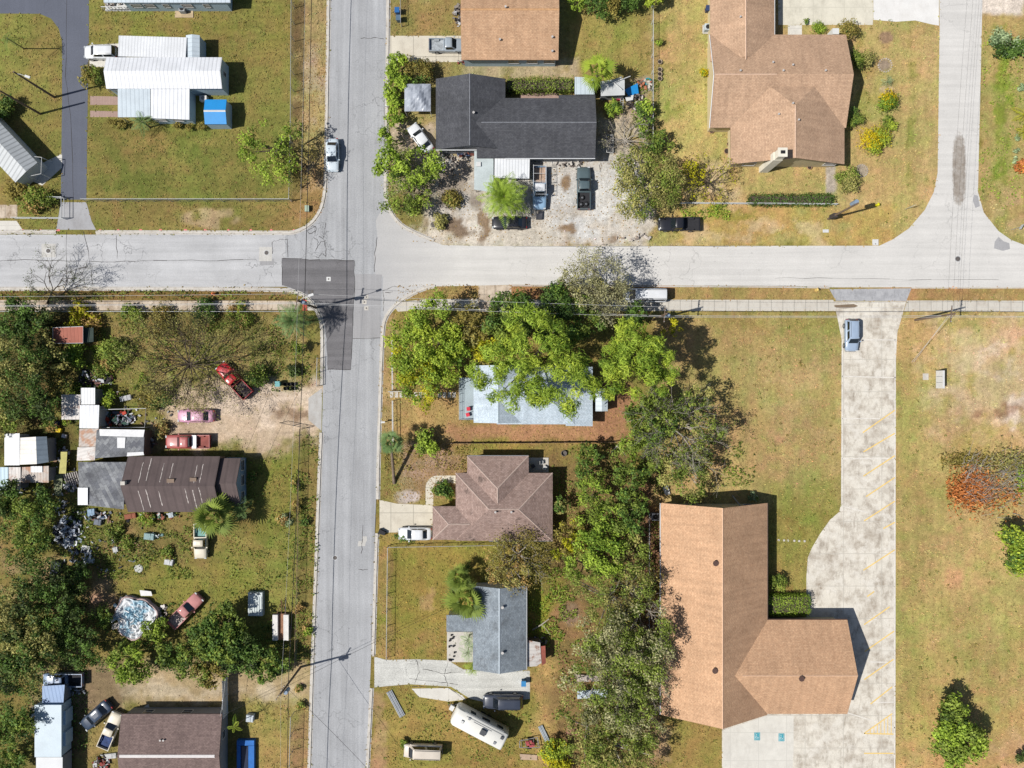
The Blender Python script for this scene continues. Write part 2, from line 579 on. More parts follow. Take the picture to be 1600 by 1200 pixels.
# ------------------------------------------------------------------ the ground sheet
def build_ground():
    xs = np.concatenate([[-1800, -700, -300, -150, -100], np.arange(-80, 80.01, .33), [100, 150, 300, 700, 1800]])
    ys = np.concatenate([[-1800, -700, -300, -150, -90], np.arange(-62, 62.01, .33), [90, 150, 300, 700, 1800]])
    X, Y = np.meshgrid(xs, ys)
    px, py = X * S + 800, 600 - Y * S
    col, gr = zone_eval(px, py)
    # greener and drier tufts, in patches
    hue = fbm(px, py, 14, 4, 101) - .5
    g = (gr * np.clip(hue, -.5, .5))[..., None]
    big = (gr * (fbm(px, py, 75, 3, 210) - .5))[..., None]
    col = col * (1 + g * np.array([-.34, .10, -.30])) * (1 + big * np.array([-.42, .02, -.4]))
    col = col * lawn_tone(px, py)[..., None]
    far = np.clip((np.maximum(np.abs(X) / 84, np.abs(Y) / 64) - 1) / .15, 0, 1)[..., None]
    col = col * (1 - far) + np.array(A((142, 138, 76))) * far
    ny, nx = X.shape
    V = np.stack([X, Y, np.zeros_like(X)], -1).reshape(-1, 3)
    idx = np.arange(nx * ny).reshape(ny, nx)
    F = np.stack([idx[:-1, :-1], idx[:-1, 1:], idx[1:, 1:], idx[1:, :-1]], -1).reshape(-1, 4)
    me = bpy.data.meshes.new('ground')
    me.vertices.add(len(V))
    me.vertices.foreach_set('co', V.ravel())
    me.loops.add(F.size)
    me.loops.foreach_set('vertex_index', F.ravel().astype(np.int32))
    me.polygons.add(len(F))
    me.polygons.foreach_set('loop_start', np.arange(0, F.size, 4, dtype=np.int32))
    me.update(calc_edges=True)
    at = me.attributes.new('soil', 'FLOAT_COLOR', 'POINT')
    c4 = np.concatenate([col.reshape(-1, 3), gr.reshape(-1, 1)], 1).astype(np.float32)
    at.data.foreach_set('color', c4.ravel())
    n = N('ground_soil')
    a = n.n('ShaderNodeAttribute', attribute_name='soil')
    v = n.pos()
    f1 = n.rng(n.noise(v, 2.2, 5, .75), .3, .7, .72, 1.28)
    f2 = n.rng(n.noise(v, 7.5, 3, .7), .3, .7, .74, 1.26)
    tuft = n.rng(n.noise(v, .9, 6, .8), .56, .66, 0, 1)
    c = n.scale_col(a.outputs['Color'], n.math('MULTIPLY', f1, f2))
    c = n.mix(n.math('MULTIPLY', tuft, .35), c, n.mix(1.0, c, (.62, .66, .52), 'MULTIPLY'))
    pale = n.rng(n.noise(n.pos((1, 1, 1), (0, 0, 1.1)), 3.2, 5, .8), .64, .72, 0, .35)
    c = n.mix(pale, c, n.mix(1.0, c, (1.5, 1.5, 1.7), 'MULTIPLY'))
    n.bump(n.noise(v, 5, 4, .7), .6, .12)
    me.materials.append(n.done(c, .95, 0, .1))
    o = bpy.data.objects.new('ground', me)
    COL.objects.link(o)
    tag(o, kind='structure')


build_ground()

# ------------------------------------------------------------------ paved sheets
PAVED = []


def poly_sheet(name, pts, mat, z, paved=True):
    p3 = [Vector(W(x, y, 0)) for x, y in pts]
    mb = MB()
    tri = tessellate_polygon([p3])
    vs = [(p.x, p.y, z) for p in p3]
    for t in tri:
        a, b, c = (Vector(vs[i]) for i in t)
        mb.face([vs[i] for i in (t if (b - a).cross(c - a).z > 0 else t[::-1])])
    if paved:
        PAVED.append(pts)
    return struct(name, mb, mat)


def asphalt(name, rgb, axis=1, streak=.08, crack=.5, blotch=.07, speck=.10, crack_scale=.33, east=False):
    n = N(name)
    v = n.pos()
    sc = (1.1, .03, 1) if axis == 1 else (.03, 1.1, 1)
    s1 = n.rng(n.noise(n.pos(sc), 1.0, 5, .7), .3, .7, 1 - streak, 1 + streak)
    b1 = n.rng(n.noise(v, .22, 5, .65), .3, .7, 1 - blotch, 1 + blotch)
    g1 = n.rng(n.noise(v, 6, 3, .8), .3, .7, 1 - speck, 1 + speck)
    g2 = n.rng(n.noise(v, 14, 2, .8), .3, .7, 1 - speck, 1 + speck)
    sp = n.n('ShaderNodeTexVoronoi')
    sp.inputs['Scale'].default_value = .9
    n.l(v, sp.inputs['Vector'])
    drip = n.math('MULTIPLY', n.rng(sp.outputs['Distance'], .05, .16, 1, 0), n.rng(n.noise(v, .5, 3), .52, .62, 0, .4))
    c = n.scale_col(A(rgb), n.math('MULTIPLY', n.math('MULTIPLY', s1, b1), n.math('MULTIPLY', g1, g2)))
    c = n.mix(drip, c, tuple(x * .4 for x in A(rgb)))
    if crack > 0:
        vo = n.n('ShaderNodeTexVoronoi', feature='DISTANCE_TO_EDGE')
        vo.inputs['Scale'].default_value = crack_scale
        ad = n.n('ShaderNodeVectorMath', operation='ADD')
        nz = n.n('ShaderNodeTexNoise')
        nz.inputs['Scale'].default_value = .8
        nz.inputs['Detail'].default_value = 4
        n.l(v, nz.inputs['Vector'])
        n.l(v, ad.inputs[0])
        sc2 = n.n('ShaderNodeVectorMath', operation='SCALE')
        sc2.inputs['Scale'].default_value = 2.2
        n.l(nz.outputs['Color'], sc2.inputs[0])
        n.l(sc2.outputs[0], ad.inputs[1])
        n.l(ad.outputs[0], vo.inputs['Vector'])
        line = n.rng(vo.outputs['Distance'], .006, .018, 1, 0)
        where = n.rng(n.noise(v, .09, 3), .5, .62, 0, crack)
        c = n.mix(n.math('MULTIPLY', line, where), c, tuple(x * .35 for x in A(rgb)))
    if east:
        sx = n.n('ShaderNodeSeparateXYZ')
        n.l(v, sx.inputs[0])
        wob = n.math('MULTIPLY', n.math('SUBTRACT', n.noise(v, .35, 6, .7), .5), 7.0)
        old = n.rng(n.math('ADD', sx.outputs[0], wob), -19.5, -7.0, .88, 0)
        c = n.mix(old, c, n.scale_col(A((186, 185, 185)), n.math('MULTIPLY', g1, g2)))
        # an oily mud stain on the side street
        dx = n.math('DIVIDE', n.math('SUBTRACT', sx.outputs[0], 63.5), .95)
        dy = n.math('DIVIDE', n.math('SUBTRACT', sx.outputs[1], 30.4), 5.1)
        rr = n.math('ADD', n.math('POWER', n.math('ABSOLUTE', dx), 3.0), n.math('POWER', n.math('ABSOLUTE', dy), 3.0))
        edge = n.math('ADD', rr, n.math('MULTIPLY', n.math('SUBTRACT', n.noise(v, 1.6, 6, .75), .5), 2.2))
        m = n.rng(edge, .55, 1.25, .8, 0)
        c = n.mix(n.math('MULTIPLY', m, n.rng(n.noise(v, 1.1, 5, .7), .3, .65, .55, 1)), c, A((128, 112, 94)))
    n.bump(n.noise(v, 12, 3, .7), .25, .03)
    return n.done(c, .9, 0, .2)


def concrete(name, rgb, joint=None, stain=.25, stain_rgb=(140, 122, 104), patch=.0, speck=.06, jx=None, jy=None, jdark=.55, stain_scale=.33, bright=None):
    n = N(name)
    v = n.pos()
    g = n.math('MULTIPLY', n.rng(n.noise(v, .5, 5, .7), .3, .7, .93, 1.07), n.rng(n.noise(v, 8, 3, .8), .3, .7, 1 - speck, 1 + speck))
    c = n.scale_col(A(rgb), g)
    if stain > 0:
        m = n.rng(n.noise(v, stain_scale, 7, .72), .45, .68, 0, stain)
        c = n.mix(m, c, A(stain_rgb))
        m2 = n.rng(n.noise(n.pos((1, .35, 1)), stain_scale * 3.2, 6, .75), .5, .7, 0, stain * .9)
        c = n.mix(m2, c, tuple(x * .8 for x in A(stain_rgb)))
    if bright:
        m3 = n.rng(n.noise(n.pos((1, 1, 1), (0, 0, .7)), stain_scale * 1.3, 6, .7), .5, .62, 0, .85)
        c = n.mix(m3, c, n.scale_col(A(bright), g))
    sx = n.n('ShaderNodeSeparateXYZ')
    n.l(v, sx.inputs[0])
    for i, j in ((0, jx), (1, jy)):
        if j:
            per, off = j
            f = n.math('FRACT', n.math('DIVIDE', n.math('SUBTRACT', sx.outputs[i], off), per))
            w = .045 / per
            ln = n.rng(n.math('ABSOLUTE', n.math('SUBTRACT', f, .5)), w * .7, w * 1.4, 1, 0)
            c = n.mix(n.math('MULTIPLY', ln, .85), c, tuple(x * jdark for x in A(rgb)))
    n.bump(n.noise(v, 9, 3), .15, .02)
    return n.done(c, .9, 0, .25)


M_street = asphalt('street_asphalt', (175, 176, 178), 1, .15, .6, .10, .15)
M_west = asphalt('west_road_asphalt', (195, 195, 196), 0, .12, .75, .10, .10)
M_east = asphalt('pale_road_surface', (216, 213, 208), 0, .09, .35, .06, .08, east=True)
M_lane = asphalt('lane_asphalt', (104, 108, 120), 1, .06, .4, .08, .09)
M_patch = asphalt('fresh_asphalt', (124, 122, 124), 0, .18, .3, .16, .14)
M_patch2 = asphalt('older_patch_asphalt', (168, 167, 168), 1, .10, .0, .06, .08)
M_kerb = concrete('kerb_concrete', (216, 210, 200), stain=.35, stain_scale=.8, jx=None)
M_walk = concrete('sidewalk_concrete', (214, 208, 196), stain=.3, jx=(1.62, .4), stain_scale=.5)
M_oldwalk = concrete('dirty_sidewalk_concrete', (214, 198, 178), stain=.65, stain_rgb=(134, 108, 76), stain_scale=.55, jx=(1.62, .1))
M_drive = concrete('driveway_concrete', (222, 214, 196), stain=.2, jx=(3.2, .4), jy=(3.6, 1.5))
M_lot = concrete('parking_lot_concrete', (228, 221, 207), stain=.8, stain_rgb=(150, 134, 116), stain_scale=.34, jx=(5.45, .75), jy=(4.6, 1.2), jdark=.72, bright=(232, 226, 214), speck=.12)
M_patio = concrete('clean_concrete', (226, 222, 212), stain=.22, stain_rgb=(160, 150, 140), jx=(4.0, 1.0), jy=(4.0, .5), jdark=.82, stain_scale=.3)
M_white = concrete('white_concrete', (236, 234, 230), stain=.15, stain_rgb=(190, 180, 168))
M_pad = concrete('stained_pad_concrete', (228, 222, 204), stain=.35, stain_rgb=(160, 154, 138), jx=(4.4, 1.0), jy=(5.0, 1.0), jdark=.8)

street = [(518, -150), (517, 0), (514, 150), (512, 280), (510, 302), (506, 322), (498, 340), (484, 354), (462, 366), (446, 367),
          (446, 448), (470, 456), (488, 470), (501, 493), (506, 515), (505, 600), (501, 750), (496, 900), (490, 1050), (486, 1200), (480, 1360),
          (566, 1360), (572, 1200), (579, 1050), (584, 900), (589, 750), (593, 600), (596, 515), (600, 496), (613, 478), (635, 461), (664, 448),
          (664, 374), (650, 367), (625, 354), (607, 331), (600, 306), (601, 280), (602, 150), (605, 0), (606, -150)]
poly_sheet('road', street, M_street, .010)
poly_sheet('road', [(-400, 366), (446, 367), (446, 448), (-400, 451)], M_west, .014)
east = [(602, 314), (608, 332), (626, 355), (650, 367), (692, 383), (760, 384.5), (1374, 384), (1395, 374), (1420, 357), (1445, 328), (1459, 300), (1465, 270),
        (1468, 45), (1467, -150), (1536, -150), (1535, 0), (1528, 300), (1537, 332), (1560, 361), (1580, 375), (1604, 384), (2000, 386), (2000, 448), (1424, 449),
        (1303, 449), (1200, 447), (800, 445), (664, 448), (635, 461), (613, 478), (600, 496), (597, 470), (599, 432), (587, 430), (584, 400), (590, 372), (587, 345), (596, 328)]
poly_sheet('road', east, M_east, .014)
def ragged(pts, j=.7, step=7):
    out = []
    for (ax, ay), (bx, by) in zip(pts, pts[1:] + pts[:1]):
        n_ = max(1, int(math.hypot(bx - ax, by - ay) / step))
        for k in range(n_):
            t = k / n_
            e = j if k else j * .4
            out.append((ax + (bx - ax) * t + random.uniform(-e, e), ay + (by - ay) * t + random.uniform(-e, e)))
    return out


poly_sheet('road_patch', ragged([(441, 404), (500, 406), (553, 406.5), (554, 440), (551, 510), (548, 578), (512, 577), (509, 515), (504, 494), (490, 470), (471, 456), (447, 447.5), (441, 446)]), M_patch, .019)
poly_sheet('road_patch', [(555, 428), (597, 429), (595, 470), (594, 528), (551.5, 529), (554, 470)], M_patch2, .018)
M_palepatch = asphalt('pale_road_fill', (206, 203, 197), 1, .08, 0, .1, .1)
poly_sheet('road_patch', [(560, 845), (566, 845.5), (567, 838), (573, 838), (573.5, 844), (571, 849), (571, 853), (559, 853.5)], M_palepatch, .016, False)
poly_sheet('road_patch', [(1560, 370), (1568, 377), (1577, 380), (1578, 389), (1567, 392), (1553, 388), (1554, 378)], M_patch2, .018, False)
poly_sheet('road_patch', [(1522, 304), (1528, 306), (1531, 322), (1524, 325), (1520, 314)], M_patch2, .018, False)
poly_sheet('road_patch', [(65, 381), (87, 381), (87, 402), (65, 402)], M_palepatch, .018, False)
poly_sheet('road_patch', [(405, 386), (425, 386), (425, 408), (405, 408)], M_palepatch, .018, False)
poly_sheet('road_patch', [(406, 408.5), (428, 404), (428, 414), (406, 415)], M_patch2, .0176, False)
M_dirtpatch = concrete('muddy_patch', (136, 118, 98), stain=.5, stain_rgb=(96, 82, 68), stain_scale=.6)

# the private lane and its apron
poly_sheet('lane', [(-160, -14), (84, -14), (97, -30), (97, -160), (139, -160), (139, 60), (137, 160), (135, 312), (95, 312), (97, 160), (97, 66), (92, 45), (80, 29), (62, 21.5), (-160, 20)], M_lane, .011)
poly_sheet('driveway_apron', [(95, 316), (135, 316), (143, 345), (150, 359), (88, 359), (92, 335)], concrete('apron_asphalt', (178, 178, 180), stain=.4, stain_rgb=(150, 146, 144)), .013)
poly_sheet('driveway_apron', [(-300, 345), (26, 345), (36, 360), (-300, 361)], M_patio, .013)
poly_sheet('driveway', [(-300, 320), (27, 320), (27, 341), (-300, 341)], M_oldwalk, .013)
poly_sheet('driveway', [(140, 70), (186, 68), (186, 106), (140, 104)], M_patio, .013)
M_brickpath = concrete('pink_paver', (186, 158, 146), stain=.4, stain_rgb=(140, 116, 104), jx=(.4, 0), jy=(.2, 0), jdark=.8)
poly_sheet('driveway', [(141, 150), (186, 151), (186, 164), (141, 164)], M_brickpath, .013)
poly_sheet('driveway', [(141, 173), (186, 174), (186, 183), (141, 183)], M_brickpath, .013)
poly_sheet('driveway', [(64, 256), (97, 240), (97, 262), (66, 290), (48, 282)], M_patio, .013)
poly_sheet('path', [(812, 139), (874, 140), (874, 156), (812, 156)], M_brickpath, .013)

# pavements
poly_sheet('sidewalk', [(-400, 468), (468, 470), (468, 484.5), (-400, 486)], M_oldwalk, .013)
poly_sheet('sidewalk_ramp', [(472.5, 468), (480, 469), (480, 486), (472.5, 485.5)], plain('red_ramp_paint', (224, 92, 84), .1), .014)
poly_sheet('sidewalk', [(480.4, 470), (488, 471), (493, 481), (494, 485), (480.4, 485)], M_walk, .0135)
poly_sheet('sidewalk', [(616, 480), (632, 471), (660, 468), (747, 466.5), (747, 480), (700, 481), (622, 487)], M_walk, .013)
poly_sheet('driveway', [(747.4, 445.6), (799, 445.6), (799, 487), (747.4, 487)], M_oldwalk, .0125)
poly_sheet('sidewalk', [(799.4, 468), (1302, 468.5), (1306, 486), (799.4, 486)], M_walk, .013)
poly_sheet('sidewalk', [(1417, 469.5), (2000, 470.5), (2000, 488), (1412.5, 486.5)], M_walk, .013)

# driveways
poly_sheet('driveway', [(606.5, 56), (722, 56), (722, 97), (606.5, 97)], M_drive, .013)
poly_sheet('driveway', [(1216, -150), (1364, -150), (1364, 39), (1216, 39)], M_pad, .013)
poly_sheet('path', [(1231, 39.3), (1253, 39.3), (1253, 56), (1231, 56)], M_patio, .0125)
poly_sheet('driveway', [(1364.5, -150), (1467, -150), (1467, 40), (1455, 38), (1430, 32), (1400, 34), (1364.5, 31)], M_white, .0125)
poly_sheet('driveway', [(593, 781), (620, 787), (676, 789.5), (676, 832), (624, 832), (593, 832)], M_drive, .013)
ring = []
for k in range(9):
    t = math.pi / 2 * k / 8
    ring.append((684 - 19 * math.cos(t), 762 - 19 * math.sin(t)))
rin = [(684 - 7 * math.cos(math.pi / 2 * k / 8), 762 - 7 * math.sin(math.pi / 2 * k / 8)) for k in range(9)]
poly_sheet('path', [(665, 788.7)] + ring + [(714, 743), (714, 755)] + rin[::-1] + [(677, 788.7)], M_drive, .0125)
M_d5 = asphalt('cracked_driveway', (206, 205, 198), 0, .16, .95, .2, .24, .5)
poly_sheet('driveway', [(585, 1026), (603, 1031), (650, 1030), (700, 1032), (724, 1046), (828, 1048), (828, 1092), (764, 1099), (735, 1092), (705, 1073), (640, 1069), (605, 1072), (585, 1074)], M_d5, .013)
poly_sheet('driveway', [(643, 1076), (700, 1075), (722, 1086), (728, 1093), (700, 1096), (655, 1089)], M_patio, .0128)
poly_sheet('driveway_apron', [(482, 622), (503.5, 606), (502, 673), (482, 656)], concrete('grey_apron', (196, 194, 190), stain=.4), .0125)
poly_sheet('driveway', [(232, 1100), (236, 1112), (210, 1114)], M_patio, .012)

# church driveway and lot
poly_sheet('driveway_apron', [(1296, 452), (1424, 450.5), (1416, 470.5), (1306, 470)], concrete('grey_apron_rough', (184, 184, 186), stain=.6, stain_rgb=(140, 140, 144), stain_scale=.9), .015)
lot = [(1302.5, 471), (1416, 471), (1410, 492), (1402, 520), (1400, 560), (1399.5, 800), (1399, 1400), (1128, 1400), (1128, 1120), (1200, 1110), (1262, 1040), (1260, 960), (1260, 900), (1262, 872),
       (1268, 857), (1282, 833), (1297, 812), (1311, 800), (1314, 788), (1315, 530), (1309, 500)]
poly_sheet('parking_lot', lot, M_lot, .012)
poly_sheet('patio', [(1130, 1141), (1200, 1118), (1240, 1118), (1240, 1170), (1236, 1240), (1130, 1240)], M_patio, .016)
M_line = plain('worn_yellow_paint', (240, 206, 128), .12, 1.5, .12)
M_whiteline = plain('worn_white_joint', (228, 222, 212), .15, 1.2, .12)


def stripe(name, a, b, w, mat, z=.018):
    p, q = Vector(W(*a)), Vector(W(*b))
    d = (q - p).normalized()
    nn = Vector((-d.y, d.x, 0)) * w / 2
    mb = MB()
    mb.face([(v.x, v.y, z) for v in (p - nn, q - nn, q + nn, p + nn)])
    return struct(name, mb, mat)


for a, b in (((1348, 676), (1398, 641)), ((1349, 706), (1398, 677)), ((1349, 744), (1398, 712)), ((1353, 776), (1398, 746)), ((1350, 814), (1398, 783)),
             ((1380, 826), (1398, 816)), ((1349, 891), (1398, 859)), ((1350, 976), (1390, 948)), ((1351, 1018), (1397, 986)), ((1350, 1062), (1396, 1030)),
             ((1360, 1100), (1394, 1073)), ((1350, 1146), (1394, 1115)), ((1350, 1146), (1396, 1147)), ((1350, 1177), (1396, 1177)), ((1355, 932), (1366, 924))):
    stripe('parking_line', a, b, .17, M_line)
for k in range(7):
    x = 1360 + k * 5.4
    stripe('parking_line', (x, 1146), (x, 1146 - (x - 1350) * .66), .10, M_line, .0185)
for a, b in (((1322, 1113), (1398, 1137)), ((1356, 1034), (1397, 1035)), ((1358, 1098), (1397, 1097)), ((1316, 717), (1398, 716)), ((1316, 654), (1375, 654)), ((1313, 790), (1356, 801)),
             ((1315, 531), (1399, 531)), ((1316, 588), (1399, 590)), ((1398.5, 530), (1397.5, 1200)), ((1316, 532), (1315.5, 786))):
    stripe('joint_line', a, b, .16, M_whiteline, .0172)
poly_sheet('mud_stain', [(1303, 477), (1318, 476), (1334, 475), (1341, 478), (1334, 481), (1318, 482), (1306, 481)], M_dirtpatch, .0165, False)

# accessible bay signs painted on the concrete
M_blue = plain('bay_blue_paint', (70, 165, 180), .15)
M_wht = plain('bay_white_paint', (226, 232, 230), .08)
for cx, cy in ((1183, 1150.5), (1221, 1152)):
    o = Vector(W(cx, cy))
    mb = MB()
    mb.face([(o.x + a * .42, o.y + b * .56, .021) for a, b in ((-1, -1), (1, -1), (1, 1), (-1, 1))])
    sg = tag(mb.build('bay_marking', M_blue), kind='structure')
    m2 = MB()
    z = .025
    m2.tube([(o.x - .30, o.y - .46, .0225), (o.x + .30, o.y - .46, .0225), (o.x + .30, o.y + .46, .0225), (o.x - .30, o.y + .46, .0225), (o.x - .30, o.y - .46, .0225)], .025, 4)
    pts = [(o.x + .16 * math.cos(t) - .03, o.y - .12 + .16 * math.sin(t), z) for t in np.linspace(2.3, 6.6, 12)]
    m2.tube(pts, .03, 4)
    m2.tube([(o.x - .06, o.y + .14, z), (o.x - .05, o.y - .06, z), (o.x + .10, o.y - .07, z), (o.x + .18, o.y - .26, z)], .032, 4)
    m2.cyl((o.x - .07, o.y + .25), .06, .0215, .026, 10)
    m2.build('wheelchair_symbol', M_wht, sg)


# ------------------------------------------------------------------ kerbs
def ribbon(mb, pts, w, z0, z1):
    P = [Vector(W(x, y)) for x, y in pts]
    Ls, Rs = [], []
    for i, p in enumerate(P):
        d = (P[min(i + 1, len(P) - 1)] - P[max(i - 1, 0)]).normalized()
        nn = Vector((-d.y, d.x, 0)) * w / 2
        Ls.append(p + nn)
        Rs.append(p - nn)
    for i in range(len(P) - 1):
        a, b, c, d = Rs[i], Rs[i + 1], Ls[i + 1], Ls[i]
        up = lambda v, z: (v.x, v.y, z)
        mb.face([up(a, z1), up(b, z1), up(c, z1), up(d, z1)])
        mb.face([up(a, z0), up(b, z0), up(b, z1), up(a, z1)])
        mb.face([up(d, z1), up(c, z1), up(c, z0), up(d, z0)])
    return mb


def smooth_path(pts, n=3):
    for _ in range(n):
        q = [pts[0]]
        for a, b in zip(pts[:-1], pts[1:]):
            q += [(a[0] * .75 + b[0] * .25, a[1] * .75 + b[1] * .25), (a[0] * .25 + b[0] * .75, a[1] * .25 + b[1] * .75)]
        q.append(pts[-1])
        pts = q
    return pts


M_gutter = concrete('gutter_concrete', (208, 204, 198), stain=.4, stain_rgb=(150, 138, 124), stain_scale=.6)
for path in ([(515, -120), (514, 0), (511.5, 150), (509.5, 280), (507.5, 305), (503, 325), (493, 343), (478, 356), (460, 363.5), (446, 364), (150, 363)],
             [(88, 362.5), (-300, 362)],
             [(607, -120), (607, 0), (605, 150), (603, 280), (602.5, 306), (609, 330), (626, 352), (650, 364.5), (678, 376)],
             [(-400, 452), (440, 450.5), (471, 458.5), (487, 471), (500, 494), (504.5, 515), (503.5, 602)],
             [(502.5, 676), (499, 750), (494, 900), (488, 1050), (484, 1200), (478, 1330)],
             [(680, 446.5), (664, 450), (636, 463), (614, 480), (602, 497), (598, 515), (595, 600), (591.5, 720), (590.5, 780)],
             [(589.5, 833), (587, 900), (583.5, 1025)], [(581, 1075), (574.5, 1200), (568, 1330)]):
    sp = smooth_path(path, 2)
    struct('kerb', ribbon(MB(), sp, .26, -.05, .13), M_kerb)
    struct('gutter', ribbon(MB(), sp, .62, -.05, .022), M_gutter)
struct('kerb', ribbon(MB(), [(1424, 450), (2000, 449.5)], .16, -.05, .05), M_kerb)
struct('kerb', ribbon(MB(), [(800, 446.5), (1200, 448.5), (1296, 450)], .14, -.05, .05), M_gutter)

# cracks and seams drawn as thin tar-dark ribbons
M_crack = plain('crack_dirt', (62, 58, 56), .3)


def crack(pts, w=.06, z=.0195):
    mb = MB()
    p = []
    for a, b in zip(pts[:-1], pts[1:]):
        for k in range(4):
            t = k / 4
            p.append((a[0] + (b[0] - a[0]) * t + random.uniform(-1, 1) * .9, a[1] + (b[1] - a[1]) * t + random.uniform(-1, 1) * .9))
    p.append(pts[-1])
    P = [Vector(W(*q)) for q in p]
    for i in range(len(P) - 1):
        d = (P[i + 1] - P[i]).normalized()
        nn = Vector((-d.y, d.x, 0)) * w / 2 * random.uniform(.5, 1.4)
        mb.face([(v.x, v.y, z) for v in (P[i] - nn, P[i + 1] - nn, P[i + 1] + nn, P[i] + nn)])
    return mb


ck = MB()
for pts in ([(478, 358), (484, 366), (492, 362), (496, 356), (488, 352), (480, 357)], [(505, 372), (509, 385), (509, 402)], [(498, 370), (505, 372), (508, 360), (509, 348)],
            [(497, 384), (502, 378), (509, 376)], [(492, 392), (497, 384), (497, 376), (490, 370)], [(490, 400), (498, 402), (504, 396), (509, 400)], [(480, 360), (486, 358), (493, 354), (492, 365)],
            [(426, 396), (426, 378), (438, 374), (448, 374)], [(450, 374), (450, 402)], [(589, 370), (586, 395), (585, 425)],
            [(599, 455), (612, 448), (628, 448)], [(598, 452), (600, 470), (599, 486)], [(602, 458), (614, 456)], [(0, 407), (50, 406), (105, 408), (180, 409), (240, 407), (320, 407), (400, 406)],
            [(104, 362), (104, 405), (105, 448)], [(182, 368), (183, 404)], [(131, 362), (140, 405), (145, 445)], [(800, 384.5), (950, 385), (1200, 384.5)],
            [(650, 1030), (655, 1050), (648, 1068)], [(660, 1045), (690, 1052), (720, 1050)], [(640, 1060), (690, 1066), (716, 1070)], [(700, 1035), (694, 1055), (700, 1072)],
            [(643, 1072), (670, 1073), (700, 1074), (724, 1092)], [(565, 865), (566, 850), (567, 820)], [(560, 890), (575, 890)], [(563, 60), (585, 59), (600, 61)]):
    m = crack(pts)
    ck.raw(m.v, m.f)
struct('road_crack', ck, M_crack)
for pts, w in (([(105, 0), (103, 120), (112, 200), (115, 310)], .05), ([(1100, 446), (1200, 446), (1300, 447)], .03), ([(1210, 434), (1300, 435), (1420, 437), (1560, 437)], .04)):
    struct('road_seam', crack(pts, w), M_crack)
# thin dark line along the right kerb of the wide street
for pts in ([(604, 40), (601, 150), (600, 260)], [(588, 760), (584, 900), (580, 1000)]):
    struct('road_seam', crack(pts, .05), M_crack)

for pts in ([(441, 404), (500, 406), (553, 406.5)], [(553.5, 407), (554, 440), (551, 510), (548, 578)], [(548, 578), (512, 577)], [(441, 404), (441, 446)], [(551, 529), (594, 528)]):
    struct('road_seam', crack(pts, .07, .0215), M_crack)
M_pinkmark = plain('survey_paint', (232, 130, 126), .15)
for px in (36, 64, 91, 157, 185, 220, 251, 290, 321, 357, 392, 424, 459):
    x, y, _ = W(px, 359.5)
    w = random.uniform(.12, .3)
    mb = MB(); mb.face([(x - w, y - .16, .02), (x + w, y - .14, .02), (x + w * .7, y + .14, .02), (x - w, y + .12, .02)])
    struct('survey_mark', mb, M_pinkmark)
# ------------------------------------------------------------------ roof and wall helpers
def roof_uv(pts):
    a, b, c = (Vector(p) for p in pts[:3])
    nrm = (b - a).cross(c - a)
    if nrm.length < 1e-9:
        return [(p[0], p[1]) for p in pts]
    nrm.normalize()
    if abs(nrm.z) > .9999:
        u, v = Vector((1, 0, 0)), Vector((0, 1, 0))
    else:
        u = Vector((0, 0, 1)).cross(nrm).normalized()
        v = nrm.cross(u)
    return [(Vector(p).dot(u), Vector(p).dot(v)) for p in pts]


def slab(verts, faces, t=.16, uv='slope'):
    """closed roof sheet: faces (counter-clockwise from above), an underside t below, and the edge board"""
    mb = MB()
    lo = [(p[0], p[1], p[2] - t) for p in verts]
    ed = {}
    for f in faces:
        pts = [verts[i] for i in f]
        mb.face(pts, roof_uv(pts))
        mb.face([lo[i] for i in reversed(f)], [(0, 0)] * len(f))
        for a, b in zip(f, f[1:] + f[:1]):
            ed[(a, b)] = 1
    for a, b in ed:
        if (b, a) not in ed:
            mb.face([lo[a], lo[b], verts[b], verts[a]], [(0, 0)] * 4)
    return mb


def gable(x0, y0, x1, y1, axis, eh, rh, hip0=False, hip1=False, t=.16, eh2=None):
    """roof over the picture box seen at eave height; axis 'x' ridge left-right (hip0 left, hip1 right), 'y' ridge up-down (hip0 top, hip1 bottom)"""
    k = (1 - eh / H) / S
    X0, X1 = (x0 - 800) * k, (x1 - 800) * k
    Y0, Y1 = (600 - y1) * k, (600 - y0) * k
    e2 = eh if eh2 is None else eh2
    if axis == 'x':
        m = (Y0 + Y1) / 2
        r = (Y1 - Y0) / 2
        a = X0 + (r if hip0 else 0)
        b = X1 - (r if hip1 else 0)
        V = [(X0, Y0, eh), (X1, Y0, eh), (X1, Y1, e2), (X0, Y1, e2), (a, m, rh), (b, m, rh)]
        F = [[0, 1, 5, 4], [2, 3, 4, 5]]
        if hip0:
            F.append([3, 0, 4])
        if hip1:
            F.append([1, 2, 5])
    else:
        m = (X0 + X1) / 2
        r = (X1 - X0) / 2
        a = Y1 - (r if hip0 else 0)
        b = Y0 + (r if hip1 else 0)
        V = [(X0, Y0, eh), (X1, Y0, eh), (X1, Y1, e2), (X0, Y1, e2), (m, a, rh), (m, b, rh)]
        F = [[1, 2, 4, 5], [3, 0, 5, 4]]
        if hip0:
            F.append([2, 3, 4])
        if hip1:
            F.append([0, 1, 5])
    return slab(V, F, t), V


def pane_poly(pts_h, t=.1):
    """flat or single-pitch sheet from (px, py, h) corners, listed counter-clockwise as seen in the picture from above"""
    V = [W(*p) for p in pts_h]
    a = sum(V[i][0] * V[(i + 1) % len(V)][1] - V[(i + 1) % len(V)][0] * V[i][1] for i in range(len(V)))
    idx = list(range(len(V)))
    return slab(V, [idx if a > 0 else idx[::-1]], t)


